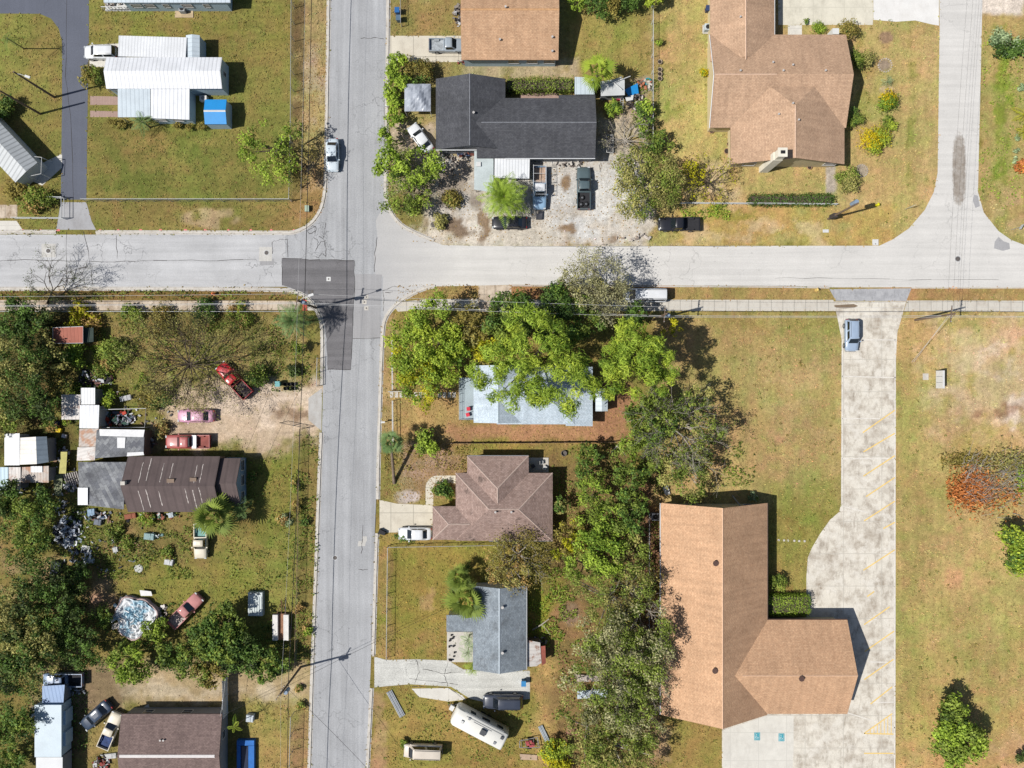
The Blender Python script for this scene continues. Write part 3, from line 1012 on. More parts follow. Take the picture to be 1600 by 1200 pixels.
def wbox(x0, y0, x1, y1, h, inset=0.0, z0=0.0, mb=None):
    """walls over a picture box measured at height h, drawn in by inset metres"""
    k = (1 - h / H) / S
    mb = mb or MB()
    mb.box((x0 - 800) * k + inset, (600 - y1) * k + inset, z0, (x1 - 800) * k - inset, (600 - y0) * k - inset, h)
    return mb


def gwall(V, axis, inset, eh, mb=None, z0=0.0, ends=(True, True)):
    """walls below a gable roof given its corner list"""
    mb = mb or MB()
    X0, Y0, X1, Y1 = V[0][0] + inset, V[0][1] + inset, V[2][0] - inset, V[2][1] - inset
    mb.box(X0, Y0, z0, X1, Y1, eh - .1)
    rh = V[4][2]
    tt = .2
    if axis == 'x':
        m = V[4][1]
        run = m - V[0][1]
        top = rh - .2
        lo = eh - .1
        for on, x in ((ends[0], X0), (ends[1], X1)):
            if on:
                a = x if x == X0 else x - tt
                mb.raw([(a, Y0, lo), (a, Y1, lo), (a, m, top), (a + tt, Y0, lo), (a + tt, Y1, lo), (a + tt, m, top)],
                       [(0, 2, 1), (3, 4, 5), (0, 3, 5, 2), (1, 2, 5, 4)])
    else:
        m = V[4][0]
        top = rh - .2
        lo = eh - .1
        for on, y in ((ends[0], Y1), (ends[1], Y0)):
            if on:
                a = y if y == Y0 else y - tt
                mb.raw([(X0, a, lo), (X1, a, lo), (m, a, top), (X0, a + tt, lo), (X1, a + tt, lo), (m, a + tt, top)],
                       [(0, 1, 2), (4, 3, 5), (0, 2, 5, 3), (1, 4, 5, 2)])
    return mb


M_glass = plain('window_glass', (52, 62, 74), .2, .5, .02, .08, 0, .8)
M_frame = plain('white_trim_paint', (222, 222, 220), .05, 2, .04, .5)
M_vent = plain('vent_pipe_metal', (200, 196, 192), .1, 3, .1, .5)
M_darkvent = plain('dark_vent_metal', (96, 74, 66), .1, 3, .1, .5)


def window(root, wall, face, c, y, z, w=1.2, h=1.1, frame=None):
    """window on a wall plane: face 'n','s','e','w'; c = plane coordinate, y = position along the wall, z = sill"""
    fm, gm = MB(), MB()
    d = {'e': 1, 'n': 1, 'w': -1, 's': -1}[face]
    def bx(mb, a0, a1, z0, z1, p0, p1):
        lo, hi = sorted((c + d * p0, c + d * p1))
        if face in 'ew':
            mb.box(lo, a0, z0, hi, a1, z1)
        else:
            mb.box(a0, lo, z0, a1, hi, z1)
    b = .07
    bx(fm, y - w / 2, y + w / 2, z, z + b, 0, .06)
    bx(fm, y - w / 2, y + w / 2, z + h - b, z + h, 0, .06)
    bx(fm, y - w / 2, y - w / 2 + b, z + b, z + h - b, 0, .06)
    bx(fm, y + w / 2 - b, y + w / 2, z + b, z + h - b, 0, .06)
    bx(fm, y - w / 2 + b, y + w / 2 - b, z + h / 2 - .03, z + h / 2 + .03, 0, .05)
    f = fm.build('window', frame or M_frame, root)
    bx(gm, y - w / 2 + b, y + w / 2 - b, z + b, z + h - b, 0, .025)
    gm.build('pane', M_glass, f)
    return f


def roof_point(V, F_axis, x, y):
    """height of a gable's slope at world x,y"""
    eh, rh = V[0][2], V[4][2]
    if F_axis == 'x':
        m, r = V[4][1], V[4][1] - V[0][1]
        return rh - abs(y - m) / r * (rh - eh)
    m, r = V[4][0], V[4][0] - V[0][0]
    return rh - abs(x - m) / r * (rh - eh)


def vent(root, roof, V, axis, px, py, r=.09, hh=.35, mat=None, name='vent_pipe'):
    h = 4.0
    for _ in range(4):
        x, y, _z = W(px, py, h)
        h = roof_point(V, axis, x, y) + .2
    z = h - .2
    mb = MB()
    mb.cyl((x, y), r, z - .15, z + hh, 8)
    mb.cyl((x, y), r * 1.7, z + hh, z + hh + .05, 8)
    return mb.build(name, mat or M_vent, roof)


def ridge_cap(roof, p, q, mat, w=.28):
    p, q = Vector(p), Vector(q)
    d = (q - p).normalized()
    s = Vector((-d.y, d.x, 0)).normalized() * w / 2
    mb = MB()
    up, dn = Vector((0, 0, .05)), Vector((0, 0, -.02))
    mb.face([p - s + dn, q - s + dn, q + up, p + up])
    mb.face([p + up, q + up, q + s + dn, p + s + dn])
    return mb.build('ridge_cap', mat, roof)


def bpart(o, label):
    o['label'] = label
    return o


def ctr(x0, y0, x1, y1):
    return W((x0 + x1) / 2, (y0 + y1) / 2, 0)


# ------------------------------------------------------------------ roofing materials
M_tan = shingle('tan_shingles', (210, 172, 138), (197, 158, 125), .10)
M_tan2 = shingle('pinkish_tan_shingles', (206, 172, 143), (193, 159, 131), .11)
M_church = shingle('orange_tan_shingles', (215, 175, 140), (203, 162, 128), .10)
M_black = shingle('black_shingles', (94, 95, 99), (80, 81, 86), .16)
M_brownhip = shingle('brown_shingles', (176, 152, 142), (154, 130, 120), .10, .12)
M_grey = shingle('blue_grey_shingles', (154, 163, 170), (134, 143, 151), .16, .40, (92, 94, 96))
M_paleblue = shingle('pale_blue_shingles', (208, 220, 230), (194, 208, 219), .08)
M_darkbrown = ribbed('dark_brown_roll_roof', (104, 90, 88), 1.15, .25, 0, .2, .9, 0, 0)
M_oldgrey = shingle('weathered_grey_shingles', (150, 152, 154), (112, 114, 120), .30, .35, (82, 82, 86), .5)
M_whitemetal = ribbed('white_ribbed_metal', (240, 242, 246), .55, .4, .02, .12, .55, 0, 0, (196, 186, 170))
M_carmetal = ribbed('carport_white_metal', (236, 238, 240), .42, .28, .03, .12, .5, 0, 0, (190, 176, 156))
M_bluemetal = ribbed('pale_blue_metal', (206, 218, 226), .6, .22, 0, .10, .5)
M_greymetal = ribbed('grey_striped_metal', (196, 200, 202), .62, .75, 0, .10, .5)
M_rustwhite = ribbed('rusting_white_metal', (226, 220, 214), .5, .3, .38, .2, .6, 0, 0, (150, 96, 66))
M_rustgrey = ribbed('rusting_grey_metal', (196, 184, 174), .4, .3, .55, .2, .6, 0, 0, (176, 122, 84))
M_rust = ribbed('rust_red_metal', (170, 96, 80), .5, .2, .3, .3, .8, 0, 0, (110, 62, 50))
M_brownroof = shingle('dull_brown_shingles', (142, 122, 116), (122, 104, 100), .10)
M_tealtarp = plain('blue_tarp', (40, 150, 222), .06, .8, .06, .5)
M_wallblue = plain('pale_blue_wall', (186, 208, 222), .06, .5, .04, .7)
M_wallwhite = plain('white_wall', (226, 226, 222), .06, .5, .04, .7)
M_walltan = plain('cream_wall', (214, 198, 160), .06, .5, .04, .7)
M_wallgrey = plain('grey_wall', (150, 152, 156), .1, .5, .06, .8)
M_wallbrown = plain('dull_brown_wall', (140, 120, 104), .12, .6, .08, .8)
M_gutter_w = plain('white_gutter_metal', (226, 228, 230), .05, 1, .04, .45)
M_dark = plain('dark_gap', (40, 38, 40), .2)
M_wood = plain('weathered_wood', (158, 138, 114), .2, 1.5, .15)
M_slab = plain('porch_slab_concrete', (206, 200, 190), .12, 1, .1)


def gutter(root, a, b, mat=None, r=.07):
    mb = MB()
    mb.tube([a, b], r, 5)
    return mb.build('gutter', mat or M_gutter_w, root)


# ---- pale blue mobile home at the top edge
r = thing('mobile_home', 'pale blue mobile home cut by the top edge of the picture, with a lattice porch', 'mobile home', W(264, -40))
g, V = gable(162, -130, 360, 4, 'x', 2.5, 3.3)
ro = g.build('roof', M_bluemetal, r)
k = 1 / S
wy0, wy1, wx0, wx1 = V[0][1] + .12, V[2][1] - .1, W(206, 0)[0], W(352, 0, 2.4)[0]
m = MB()
m.box(wx0, wy0, 0, wx1, wy1, 2.45)
wl = m.build('wall', M_wallblue, r)
for i, px in enumerate((222, 242, 268, 300, 330)):
    window(r, wl, 's', wy0, W(px, 0)[0], .95, 1.5 if i in (0, 1, 3) else .9, 1.0)
m = MB()
px0, px1 = W(165, 0)[0], wx0 - .05
for i in range(9):
    x = px0 + (px1 - px0) * i / 8
    m.box(x - .04, wy0, .05, x + .04, wy0 + .05, 1.1)
m.box(px0, wy0 - .02, 1.1, px1, wy0 + .07, 1.18)
m.box(px0, wy0, .0, px1, wy0 + 3.0, .05)
m.build('porch_rail', M_frame, r)
ac = thing('air_conditioner', 'grey air conditioner unit on a pad below the pale blue mobile home', 'air conditioner', W(290, 19))
m = MB(); x, y, _ = W(288, 18); m.box(x - .4, y - .4, .1, x + .4, y + .4, .85); m.build('casing', plain('ac_grey', (170, 172, 172)), ac)
m = MB(); m.cyl((x, y), .3, .85, .88, 14); m.build('fan_grille', M_dark, ac)
m = MB(); m.box(x - 1.3, y - .9, .01, x + 1.3, y + .55, .1); m.build('pad', plain('pad_tan', (196, 174, 140)), ac)

# ---- white ribbed mobile home
r = thing('mobile_home', 'long white ribbed metal mobile home with pale blue walls beside the dark lane', 'mobile home', W(262, 122))
g, V = gable(166, 89.5, 347, 138.5, 'x', 2.6, 3.25, t=.12)
g.build('roof', M_whitemetal, r)
m = gwall(V, 'x', .12, 2.6)
ex = W(297, 187, 2.45)
wl = m.build('wall', M_wallblue, r)
window(r, wl, 'e', V[2][0] - .12, V[4][1] + .3, 1.0, .7, 1.0)
m = pane_poly([(235.5, 139, 2.56), (235.5, 184.5, 2.35), (296, 187, 2.35), (296, 139, 2.56)], .1)
m.build('lean_to_roof', M_whitemetal, r)
m = MB(); a, b = W(237, 185, 2.35), W(295, 138, 2.35)
m.box(a[0], a[1] + .1, 0, b[0] - .1, b[1], 2.24)
w2 = m.build('lean_to_wall', M_wallblue, r)
for px in (254, 280):
    window(r, w2, 's', a[1] + .1, W(px, 0, 1.2)[0], 1.0, 1.4, .9)
m = pane_poly([(184, 138, 2.5), (184, 183, 2.32), (234.5, 183, 2.32), (234.5, 138, 2.5)], .08)
cp = m.build('carport_roof', M_bluemetal, r)
for px, py in ((186, 181), (210, 182), (232, 182)):
    x, y, _ = W(px, py, 2.3); q = MB(); q.tube([(x, y, 0), (x, y, 2.25)], .05); q.build('carport_post', M_frame, r)
m = pane_poly([(185.5, 55.5, 2.35), (184.5, 88, 2.52), (290, 90.5, 2.52), (292, 58.5, 2.35)], .08)
m.build('carport_roof', M_carmetal, r)
for px, py in ((188, 58), (222, 58), (256, 59), (289, 60)):
    x, y, _ = W(px, py, 2.3); q = MB(); q.tube([(x, y, 0), (x, y, 2.28)], .05); q.build('carport_post', M_frame, r)
s_ = thing('shed', 'small pale metal shed at the end of the long white carport roof', 'shed', W(305, 76))
g, V = gable(290.5, 55, 312, 90.5, 'y', 2.2, 2.45, t=.08)
g.build('roof', M_bluemetal, s_)
m = gwall(V, 'y', .06, 2.2); m.build('wall', M_wallblue, s_)

# ---- blue roofed shed by the mobile home
s_ = thing('shed', 'small shed under a bright blue roof with one white stripe', 'shed', W(340, 178))
g, V = gable(320, 155.5, 354, 194, 'x', 2.1, 2.45, t=.08)
rf = g.build('roof', M_tealtarp, s_)
ridge_cap(rf, (V[4][0], V[4][1], V[4][2] + .02), (V[5][0], V[5][1], V[5][2] + .02), M_frame, .26)
gwall(V, 'x', .08, 2.1).build('wall', M_wallblue, s_)
m = MB(); x, y, _ = W(317, 153, .8); m.box(x - .5, y - .35, 0, x + .5, y + .35, .8)
ac2 = thing('air_conditioner', 'small white air conditioner in the corner behind the blue shed', 'air conditioner', (x, y, 0))
m.build('casing', M_frame, ac2); m = MB(); m.cyl((x, y), .26, .8, .83, 12); m.build('fan_grille', M_wallgrey, ac2)

# ---- grey striped mobile home, lower left of the lane
r = thing('mobile_home', 'mobile home with a grey striped metal roof set askew beside the lane', 'mobile home', W(20, 240))
E = [W(58.5, 254, 2.6), W(-35, 154, 2.6), W(24, 285, 2.6), W(-70, 185, 2.6)]
Rg = [W(41, 268, 3.4), W(-52.5, 168, 3.4)]
V = [E[2], E[0], E[1], E[3], Rg[0], Rg[1]]
slab(V, [[1, 2, 5, 4], [3, 0, 4, 5]], .12).build('roof', M_greymetal, r)
a = Vector(E[0]); c = Vector(E[2]); d = (Vector(E[1]) - a).normalized(); q = (c - a).normalized()
m = MB()
p = [a + d * .15 + q * .12, Vector(E[1]) + q * .12, Vector(E[3]) - q * .12, c + d * .15 - q * .12]
m.raw([(v.x, v.y, 0) for v in p] + [(v.x, v.y, 2.5) for v in p], [(0, 1, 5, 4), (1, 2, 6, 5), (2, 3, 7, 6), (3, 0, 4, 7), (4, 5, 6, 7)])
g0 = (p[0] + p[3]) / 2
m.raw([(p[0].x, p[0].y, 2.5), (p[3].x, p[3].y, 2.5), (g0.x, g0.y, 3.25)], [(0, 1, 2)])
m.build('wall', M_wallwhite, r)
m = MB()
for px, py in ((63, 252), (82, 254), (81, 279), (62, 283)):
    x, y, _ = W(px, py, 0); m.tube([(x, y, 0), (x, y, 2.3)], .04, 5)
for (ax, ay), (bx_, by_) in (((63, 252), (82, 254)), ((82, 254), (81, 279)), ((81, 279), (62, 283))):
    A_, B_ = W(ax, ay, 0), W(bx_, by_, 0); m.tube([(A_[0], A_[1], 2.3), (B_[0], B_[1], 2.3)], .04, 5)
m.build('porch_frame', M_frame, r)

# ---- tan house at the top
r = thing('house', 'tan shingled house at the top edge with a grey pickup nosed under its eave', 'house', W(797, 30))
g, V = gable(721, -43, 872.5, 93.5, 'x', 2.8, 4.6)
rf = g.build('roof', M_tan, r)
ridge_cap(rf, V[4], V[5], plain('ridge_shingle_gold', (206, 160, 116), .2, 3, .2))
m = MB(); m.box(V[0][0] + 4.6, V[0][1] + .35, 0, V[2][0] - .3, V[2][1] - .3, 2.7)
m.box(V[0][0] + .3, V[0][1] + .35, 0, V[0][0] + 4.61, V[0][1] + .6, 2.7)
wl = m.build('wall', M_wallblue, r)
for x in (V[0][0] + 7.2, V[0][0] + 9.8, V[0][0] + 12.2):
    window(r, wl, 's', V[0][1] + .35, x, .9, 1.6, 1.2)
for px, py in ((790, 11), (781, 62), (863, 58), (863, 80)):
    vent(r, rf, V, 'x', px, py)

# ---- black roofed house
r = thing('house', 'L-shaped house with a black shingle roof facing the sandy yard', 'house', W(800, 185))
g1, V1 = gable(681, 123, 789.5, 233.5, 'y', 2.8, 4.45)
rf1 = g1.build('roof', M_black, r)
g2, V2 = gable(760, 152, 930, 247.5, 'x', 2.75, 4.2)
k2 = (1 - 2.75 / H) / S
# the east wing runs into the west wing's slope; its front is trimmed where the porch notch is
X0, X1 = (745 - 800) * k2, (930 - 800) * k2
Yn, Ys, Ym = (600 - 148.5) * k2, (600 - 247) * k2, (600 - 191) / S * (1 - 4.2 / H)
Xn = (873 - 800) * k2
Yn2 = (600 - 154) * k2
zn2 = 2.75 + (Yn - Yn2) / (Yn - Ym) * (4.2 - 2.75)
Vx = [(X0, Ys, 2.75), (X1, Ys, 2.75), (X1, Yn, 2.75), (Xn, Yn, 2.75), (Xn, Yn2, zn2), (X0, Yn2, zn2), (X0, Ym, 4.2), (X1, Ym, 4.2), (Xn, Ym, 4.2)]
rf2 = slab(Vx, [[0, 1, 7, 8, 6], [1 + 1, 3, 4, 8, 7], [4, 5, 6, 8]], .16).build('roof', M_black, r)
M_blackcap = plain('ridge_shingle_grey', (132, 134, 140), .15, 3, .2)
ridge_cap(rf1, V1[4], V1[5], M_blackcap, .16)
ridge_cap(rf2, (W(752, 191, 4.2)[0], Ym, 4.2), Vx[7], M_blackcap, .16)
m = gwall(V1, 'y', .3, 2.8)
m.box(V1[2][0] - .5, Ys + .35, 0, X1 - .3, Yn2 - .3, 2.7)
wl = m.build('wall', M_wallgrey, r)
window(r, wl, 's', V1[0][1] + .3, W(705, 0)[0], .9, 1.5, 1.1)
for px in (850, 880, 905):
    window(r, wl, 's', Ys + .35, W(px, 0)[0], .9, 1.3, 1.1)
gutter(rf2, (V1[2][0], Ys - .05, 2.7), (X1, Ys - .05, 2.7))
gutter(rf1, (V1[0][0], V1[0][1] - .05, 2.72), (V1[1][0], V1[1][1] - .05, 2.72))
vent(r, rf1, V1, 'y', 740, 176, .1, .3)
m = pane_poly([(773, 237, 2.6), (772.5, 278, 2.45), (827, 279, 2.45), (828, 236, 2.6)], .08)
cp = thing('carport', 'white ribbed carport roof in front of the black roofed house', 'carport', W(800, 258))
m.build('roof', M_carmetal, cp)
for px, py in ((775, 275), (800, 276), (824, 277), (775, 240), (825, 239)):
    x, y, _ = W(px, py, 2.4); q = MB(); q.tube([(x, y, 0), (x, y, 2.4)], .05); q.build('post', M_frame, cp)
cp = thing('carport', 'narrow pale blue-grey awning roof beside the white carport', 'carport', W(756, 265))
pane_poly([(741, 236, 2.5), (741, 296, 2.3), (771, 301, 2.3), (771, 237, 2.5)], .07).build('roof', plain('dull_awning_sheet', (196, 206, 206), .12, .7, .1, .6), cp)
for px, py in ((743, 293), (769, 298), (743, 240), (769, 240)):
    x, y, _ = W(px, py, 2.3); q = MB(); q.tube([(x, y, 0), (x, y, 2.28)], .05); q.build('post', M_wallgrey, cp)
m = MB(); x, y, _ = W(748, 257, 2.45); m.box(x - .3, y - .3, 2.40, x + .3, y + .3, 2.62); m.build('roof_hatch', M_frame, cp)

# tarp canopy
cp = thing('canopy_tent', 'square grey tarp canopy with creased top beside the leafy hedge', 'canopy', W(653, 153))
m = MB()
nn = 12
x0, y0, _ = W(632, 174, 2.2); x1, y1, _ = W(673, 131, 2.2)
pts = {}
for i in range(nn + 1):
    for j in range(nn + 1):
        u, v = i / nn * 2 - 1, j / nn * 2 - 1
        z = 2.2 + .75 * (1 - max(abs(u), abs(v))) + .10 * math.sin(7 * u + 3 * v) * (1 - max(abs(u), abs(v)) * .6) + random.uniform(-.05, .05)
        if i in (0, nn) or j in (0, nn):
            z = 2.2
        pts[i, j] = (x0 + (x1 - x0) * i / nn, y0 + (y1 - y0) * j / nn, z)
for i in range(nn):
    for j in range(nn):
        m.face([pts[i, j], pts[i + 1, j], pts[i + 1, j + 1], pts[i, j + 1]])
m.build('tarp', plain('grey_tarp', (172, 178, 188), .10, 1, .08, .35), cp)
for px, py in ((633, 173), (672, 173), (633, 132), (672, 132)):
    x, y, _ = W(px, py, 2.2); q = MB(); q.tube([(x, y, 0), (x, y, 2.18)], .04); q.build('post', M_frame, cp)

# ---- rear sheds of the black roofed house
s_ = thing('shed', 'lean-to shed with a bluish metal roof behind the black house, half under a palm', 'shed', W(914, 134))
pane_poly([(898, 120, 2.3), (898, 147.5, 2.5), (929, 147.5, 2.5), (929, 121, 2.3)], .07).build('roof', M_bluemetal, s_)
m = wbox(900, 122, 928, 146, 2.2); m.build('wall', M_wallgrey, s_)
s_ = thing('shed', 'pale grey flat shed with poles lying on its roof behind the black house', 'shed', W(957, 138))
rf = pane_poly([(938, 127, 2.3), (939, 150, 2.2), (976, 148.5, 2.2), (976, 122, 2.35)], .08).build('roof', plain('pale_grey_sheet', (206, 208, 208), .1, .6, .08, .6), s_)
wbox(940, 127, 975, 147, 2.1).build('wall', M_wallgrey, s_)
for a, b in (((938, 134), (972, 120)), ((948, 133), (985, 119)), ((958, 128), (972, 140))):
    A_, B_ = W(*a, 2.45), W(*b, 2.5); m = MB(); m.tube([A_, B_], .06, 5); m.build('pole', M_frame, rf)

# ---- big tan house
r = thing('house', 'large tan shingled house with crossing gables and a tall white chimney', 'house', W(1220, 120))
gN, VN = gable(1110, -70, 1210, 96, 'y', 2.8, 4.3)
rfN = gN.build('roof', M_tan2, r)
k = (1 - 2.8 / H) / S
# main ridge runs left-right; both ends are gables
gM, VM = gable(1109.5, 54, 1322, 199.5, 'x', 2.8, 5.0)
rfM = gM.build('roof', M_tan2, r)
gS, VS_ = gable(1141.5, 88, 1319.5, 256.5, 'y', 2.8, 5.55, hip0=True)
rfS = gS.build('roof', M_tan2, r)
M_tancap = plain('ridge_shingle_tan', (220, 186, 160), .12, 3, .15)
ridge_cap(rfN, (VN[4][0], VN[4][1], VN[4][2]), (VN[5][0], W(0, 93, 4.3)[1], VN[5][2]), M_tancap, .2)
ridge_cap(rfM, VM[4], (W(1214, 0, 5)[0], VM[4][1], VM[4][2]), M_tancap, .2)
ridge_cap(rfS, VS_[4], VS_[5], M_tancap, .2)
m = gwall(VM, 'x', .4, 2.8)
gwall(VS_, 'y', .45, 2.8, m, ends=(False, True))
m.box(VN[0][0] + .4, VM[2][1] - 1, 0, VN[1][0] - .4, VN[2][1] - .4, 2.69)
wl = m.build('wall', M_walltan, r)
for px in (1165, 1290):
    window(r, wl, 's', VS_[0][1] + .45, W(px, 0)[0], .8, 1.8, 1.3)
for (px, py), (V_, rf, ax) in (((1157, 26), (VN, rfN, 'y')), ((1157, 110), (VM, rfM, 'x')), ((1208, 97), (VM, rfM, 'x')), ((1224, 110), (VM, rfM, 'x')), ((1239, 101), (VM, rfM, 'x')),
                               ((1290, 110), (VM, rfM, 'x')), ((1239, 161), (VS_, rfS, 'y')), ((1248, 187), (VS_, rfS, 'y')), ((1217, 178), (VS_, rfS, 'y'))):
    vent(r, rf, V_, ax, px, py, .08, .25)
x, y, _ = W(1196, 261, 0)
x, y = W(1223, 236, 7.2)[0], W(1223, 236, 7.2)[1]
yw = VS_[0][1]
m = MB(); m.box(x - .62, yw - .35, 0, x + .62, yw + .75, 5.6); m.box(x - .5, yw - .3, 5.6, x + .5, yw + .7, 7.1); m.box(x - .62, yw - .4, 7.1, x + .62, yw + .8, 7.25)
ch = m.build('chimney', plain('white_chimney_paint', (238, 232, 216), .08, 1.2, .06, .7), r)
m = MB(); m.box(x - .28, yw, 7.25, x + .28, yw + .42, 7.33); m.build('flue', M_dark, ch)
gutter(rfN, (VN[1][0] + .06, VM[2][1], 2.72), (VN[1][0] + .06, VN[2][1], 2.72))
gutter(rfM, (VM[0][0] - .06, VM[4][1], 4.85), (VM[0][0] - .06, VM[0][1], 2.72), None, .06)
gutter(rfM, (VM[0][0] - .06, VM[4][1], 4.85), (VM[0][0] - .06, VM[2][1], 2.72), None, .06)
m = MB(); m.box(W(1300, 0, 2)[0], W(0, 51, 2.2)[1] - .2, 0, W(1310, 0, 2)[0], W(0, 44, 2.2)[1], 2.2)
m.build('entry_wall', M_wallwhite, r)

# ---- pale blue house under the pines
r = thing('house', 'house with a pale blue-white roof half hidden under tall pines', 'house', W(830, 620))
gw, Vw = gable(740, 571, 818, 660.5, 'y', 2.86, 4.35)
gw.build('roof', M_paleblue, r)
g, V = gable(776, 572, 898, 663, 'x', 2.9, 4.6, hip1=True)
rf = g.build('roof', M_paleblue, r)
ridge_cap(rf, Vw[4], Vw[5], plain('ridge_shingle_blue', (190, 204, 212), .1, 3, .1), .16)
pane_poly([(884, 573, 3.0), (884, 665.5, 3.0), (926, 666, 2.6), (926, 573, 2.6)], .14).build('roof', M_paleblue, r)
m = MB(); m.box(Vw[0][0] + 1.4, V[0][1] + .4, 0, W(924, 0, 2.6)[0] - .2, V[2][1] - .3, 2.5); m.build('wall', M_wallblue, r)
m = MB(); a, b = W(717.5, 656, .35), W(741, 590, .35); m.box(a[0], a[1], 0, b[0], b[1], .3); m.build('porch_deck', plain('grey_porch_deck', (176, 190, 196), .1, .8, .1), r)
m = MB()
for z in (.55, .85, 1.1):
    m.tube([(b[0], a[1] + .05, z), (a[0] + .05, a[1] + .05, z), (a[0] + .05, b[1], z)], .03, 4)
for i in range(6):
    y = a[1] + .05 + (b[1] - a[1]) * i / 5
    m.tube([(a[0] + .05, y, .3), (a[0] + .05, y, 1.1)], .03, 4)
m.build('porch_rail', M_frame, r)
for i, (px, py) in enumerate(((732, 639), (731, 648))):
    c = thing('porch_chair', ('red porch chair on the grey deck, upper of two' if i == 0 else 'red porch chair on the grey deck, lower of two'), 'chair', W(px, py, .5)[:2] + (.3,), .3 * i, 'red chairs on the porch')
    mr = plain('red_plastic', (222, 66, 84), .1, 2, .05, .4)
    q = MB(); q.box(-.25, -.25, .38, .25, .25, .43); q.build('seat', mr, c, True)
    q = MB(); q.box(-.25, .23, .43, .25, .28, .9); q.build('backrest', mr, c, True)
    for sx in (-.22, .22):
        for sy in (-.22, .22):
            q = MB(); q.box(sx - .02, sy - .02, 0, sx + .02, sy + .02, .38); q.build('leg', mr, c, True)
s_ = thing('shed', 'small pale grey metal shed at the right end of the pale blue house', 'shed', W(940, 626))
g, V = gable(930.5, 607, 949.5, 642.5, 'y', 2.1, 2.35, t=.07); g.build('roof', M_bluemetal, s_); gwall(V, 'y', .06, 2.1).build('wall', M_wallblue, s_)
for i in range(14):
    px = 612 + i * 7.5
    if 8 <= i <= 9:
        continue
    m = MB(); x, y, _ = W(px, 617); m.box(x - .24, y - .38, .0, x + .24, y + .38, .045)
    if i < 14:
        o = solo('stepping_stone', m, M_slab, 'white stepping stone in the path from the street to the blue porch', 'stepping stone', 'stepping stones to the porch')

# ---- brown hip roofed house
r = thing('house', 'house with a brown hipped shingle roof and a white sedan on its driveway', 'house', W(775, 785))
g1, V1 = gable(712, 739, 863.5, 845, 'x', 2.8, 4.75, hip0=True, hip1=True)
rf1 = g1.build('roof', M_brownhip, r)
g2, V2 = gable(676, 791, 770, 843.5, 'x', 2.78, 3.72, hip0=True)
rf2 = g2.build('roof', M_brownhip, r)
g3, V3 = gable(730, 712.5, 826, 800, 'y', 2.82, 4.52, hip0=True)
rf3 = g3.build('roof', M_brownhip, r)
M_brcap = plain('ridge_shingle_pale', (190, 168, 156), .12, 3, .15)
for a, b in ((V1[4], V1[5]), (V1[4], V1[3]), (V1[5], V1[2]), (V1[5], V1[1])):
    ridge_cap(rf1, a, b, M_brcap, .2)
for a, b in ((V2[4], V2[3]), (V2[4], V2[0]), (V2[4], (W(734, 0, 3.7)[0], V2[4][1], V2[4][2]))):
    ridge_cap(rf2, a, b, M_brcap, .2)
for a, b in ((V3[4], V3[3]), (V3[4], V3[2]), (V3[4], (V3[4][0], W(0, 786, 4.5)[1], V3[4][2]))):
    ridge_cap(rf3, a, b, M_brcap, .2)
m = MB()
for V_ in (V1, V3):
    m.box(V_[0][0] + .4, V_[0][1] + .4, 0, V_[2][0] - .4, V_[2][1] - .4, V_[0][2] - .12)
m.box(V2[0][0] + .4, V2[0][1] + .45, 0, V2[0][0] + 5, V2[2][1] - .45, 2.6)
wl = m.build('wall', M_walltan, r)
window(r, wl, 'e', V1[2][0] - .4, V1[4][1], .9, 1.5, 1.1)
window(r, wl, 'n', V3[2][1] - .4, V3[4][0], .9, 1.8, 1.2)
vent(r, rf1, V1, 'x', 774, 800, .09); vent(r, rf1, V1, 'x', 799, 800, .09)
gutter(rf1, (V1[0][0] + 4.6, V1[0][1] - .04, 2.72), (V1[1][0], V1[1][1] - .04, 2.72), M_wallgrey)
gutter(rf3, (V3[3][0], V3[3][1] + .04, 2.74), (V3[2][0], V3[2][1] + .04, 2.74), M_wallgrey)
m = MB(); a, b = W(826, 738), W(857, 715); m.box(a[0], a[1], 0, b[0], b[1], .12)
solo('patio_slab', m, M_slab, 'small concrete patio slab in the notch of the brown hip roofed house', 'patio slab')
# fallen leaf litter stays on the roof as a dark stain of its own

# ---- blue grey house
r = thing('house', 'blue-grey shingled house with a porch wing by the cracked driveway', 'house', W(775, 985))
g, V = gable(739, 915, 822.5, 1046.5, 'y', 2.7, 4.1)
rf = g.build('roof', M_grey, r)
ridge_cap(rf, V[4], V[5], plain('ridge_shingle_bluegrey', (188, 198, 206), .1, 3, .12), .24)
pane_poly([(697.5, 961, 2.45), (697.5, 987, 2.45), (752, 987, 2.95), (752, 961, 2.95)], .12).build('porch_roof', M_grey, r)
m = gwall(V, 'y', .35, 2.7)
m.box(W(700, 0, 2.4)[0], W(0, 985, 2.3)[1], 0, V[0][0] + .5, W(0, 963, 2.3)[1], 2.3)
wl = m.build('wall', M_wallwhite, r)
window(r, wl, 's', V[0][1] + .35, V[4][0] - 1.5, .9, 1.3, 1.0)
for px, py in ((785, 949), (785, 1020)):
    vent(r, rf, V, 'y', px, py, .12, .3)
gutter(rf, (V[1][0] + .05, V[1][1], 2.62), (V[2][0] + .05, V[2][1], 2.62))
m = MB(); a, b = W(698.5, 1034), W(746, 987); m.box(a[0], a[1], 0, b[0], b[1], .14)
sl = m.build('porch_slab', M_slab, r)
m = MB()
for i in range(13):
    x, y, _ = W(random.uniform(701, 713), random.uniform(990, 1031)); m.box(x - .12, y - .1, .14, x + .12, y + .1, .14 + random.uniform(.1, .4))
tag(m.build('flower_pots', M_dark), 'scatter of small dark pots on the white porch slab', 'pots', kind='stuff')
s_ = thing('lean_to', 'patched white and rust metal lean-to on the right side of the blue-grey house', 'lean-to', W(838, 1018))
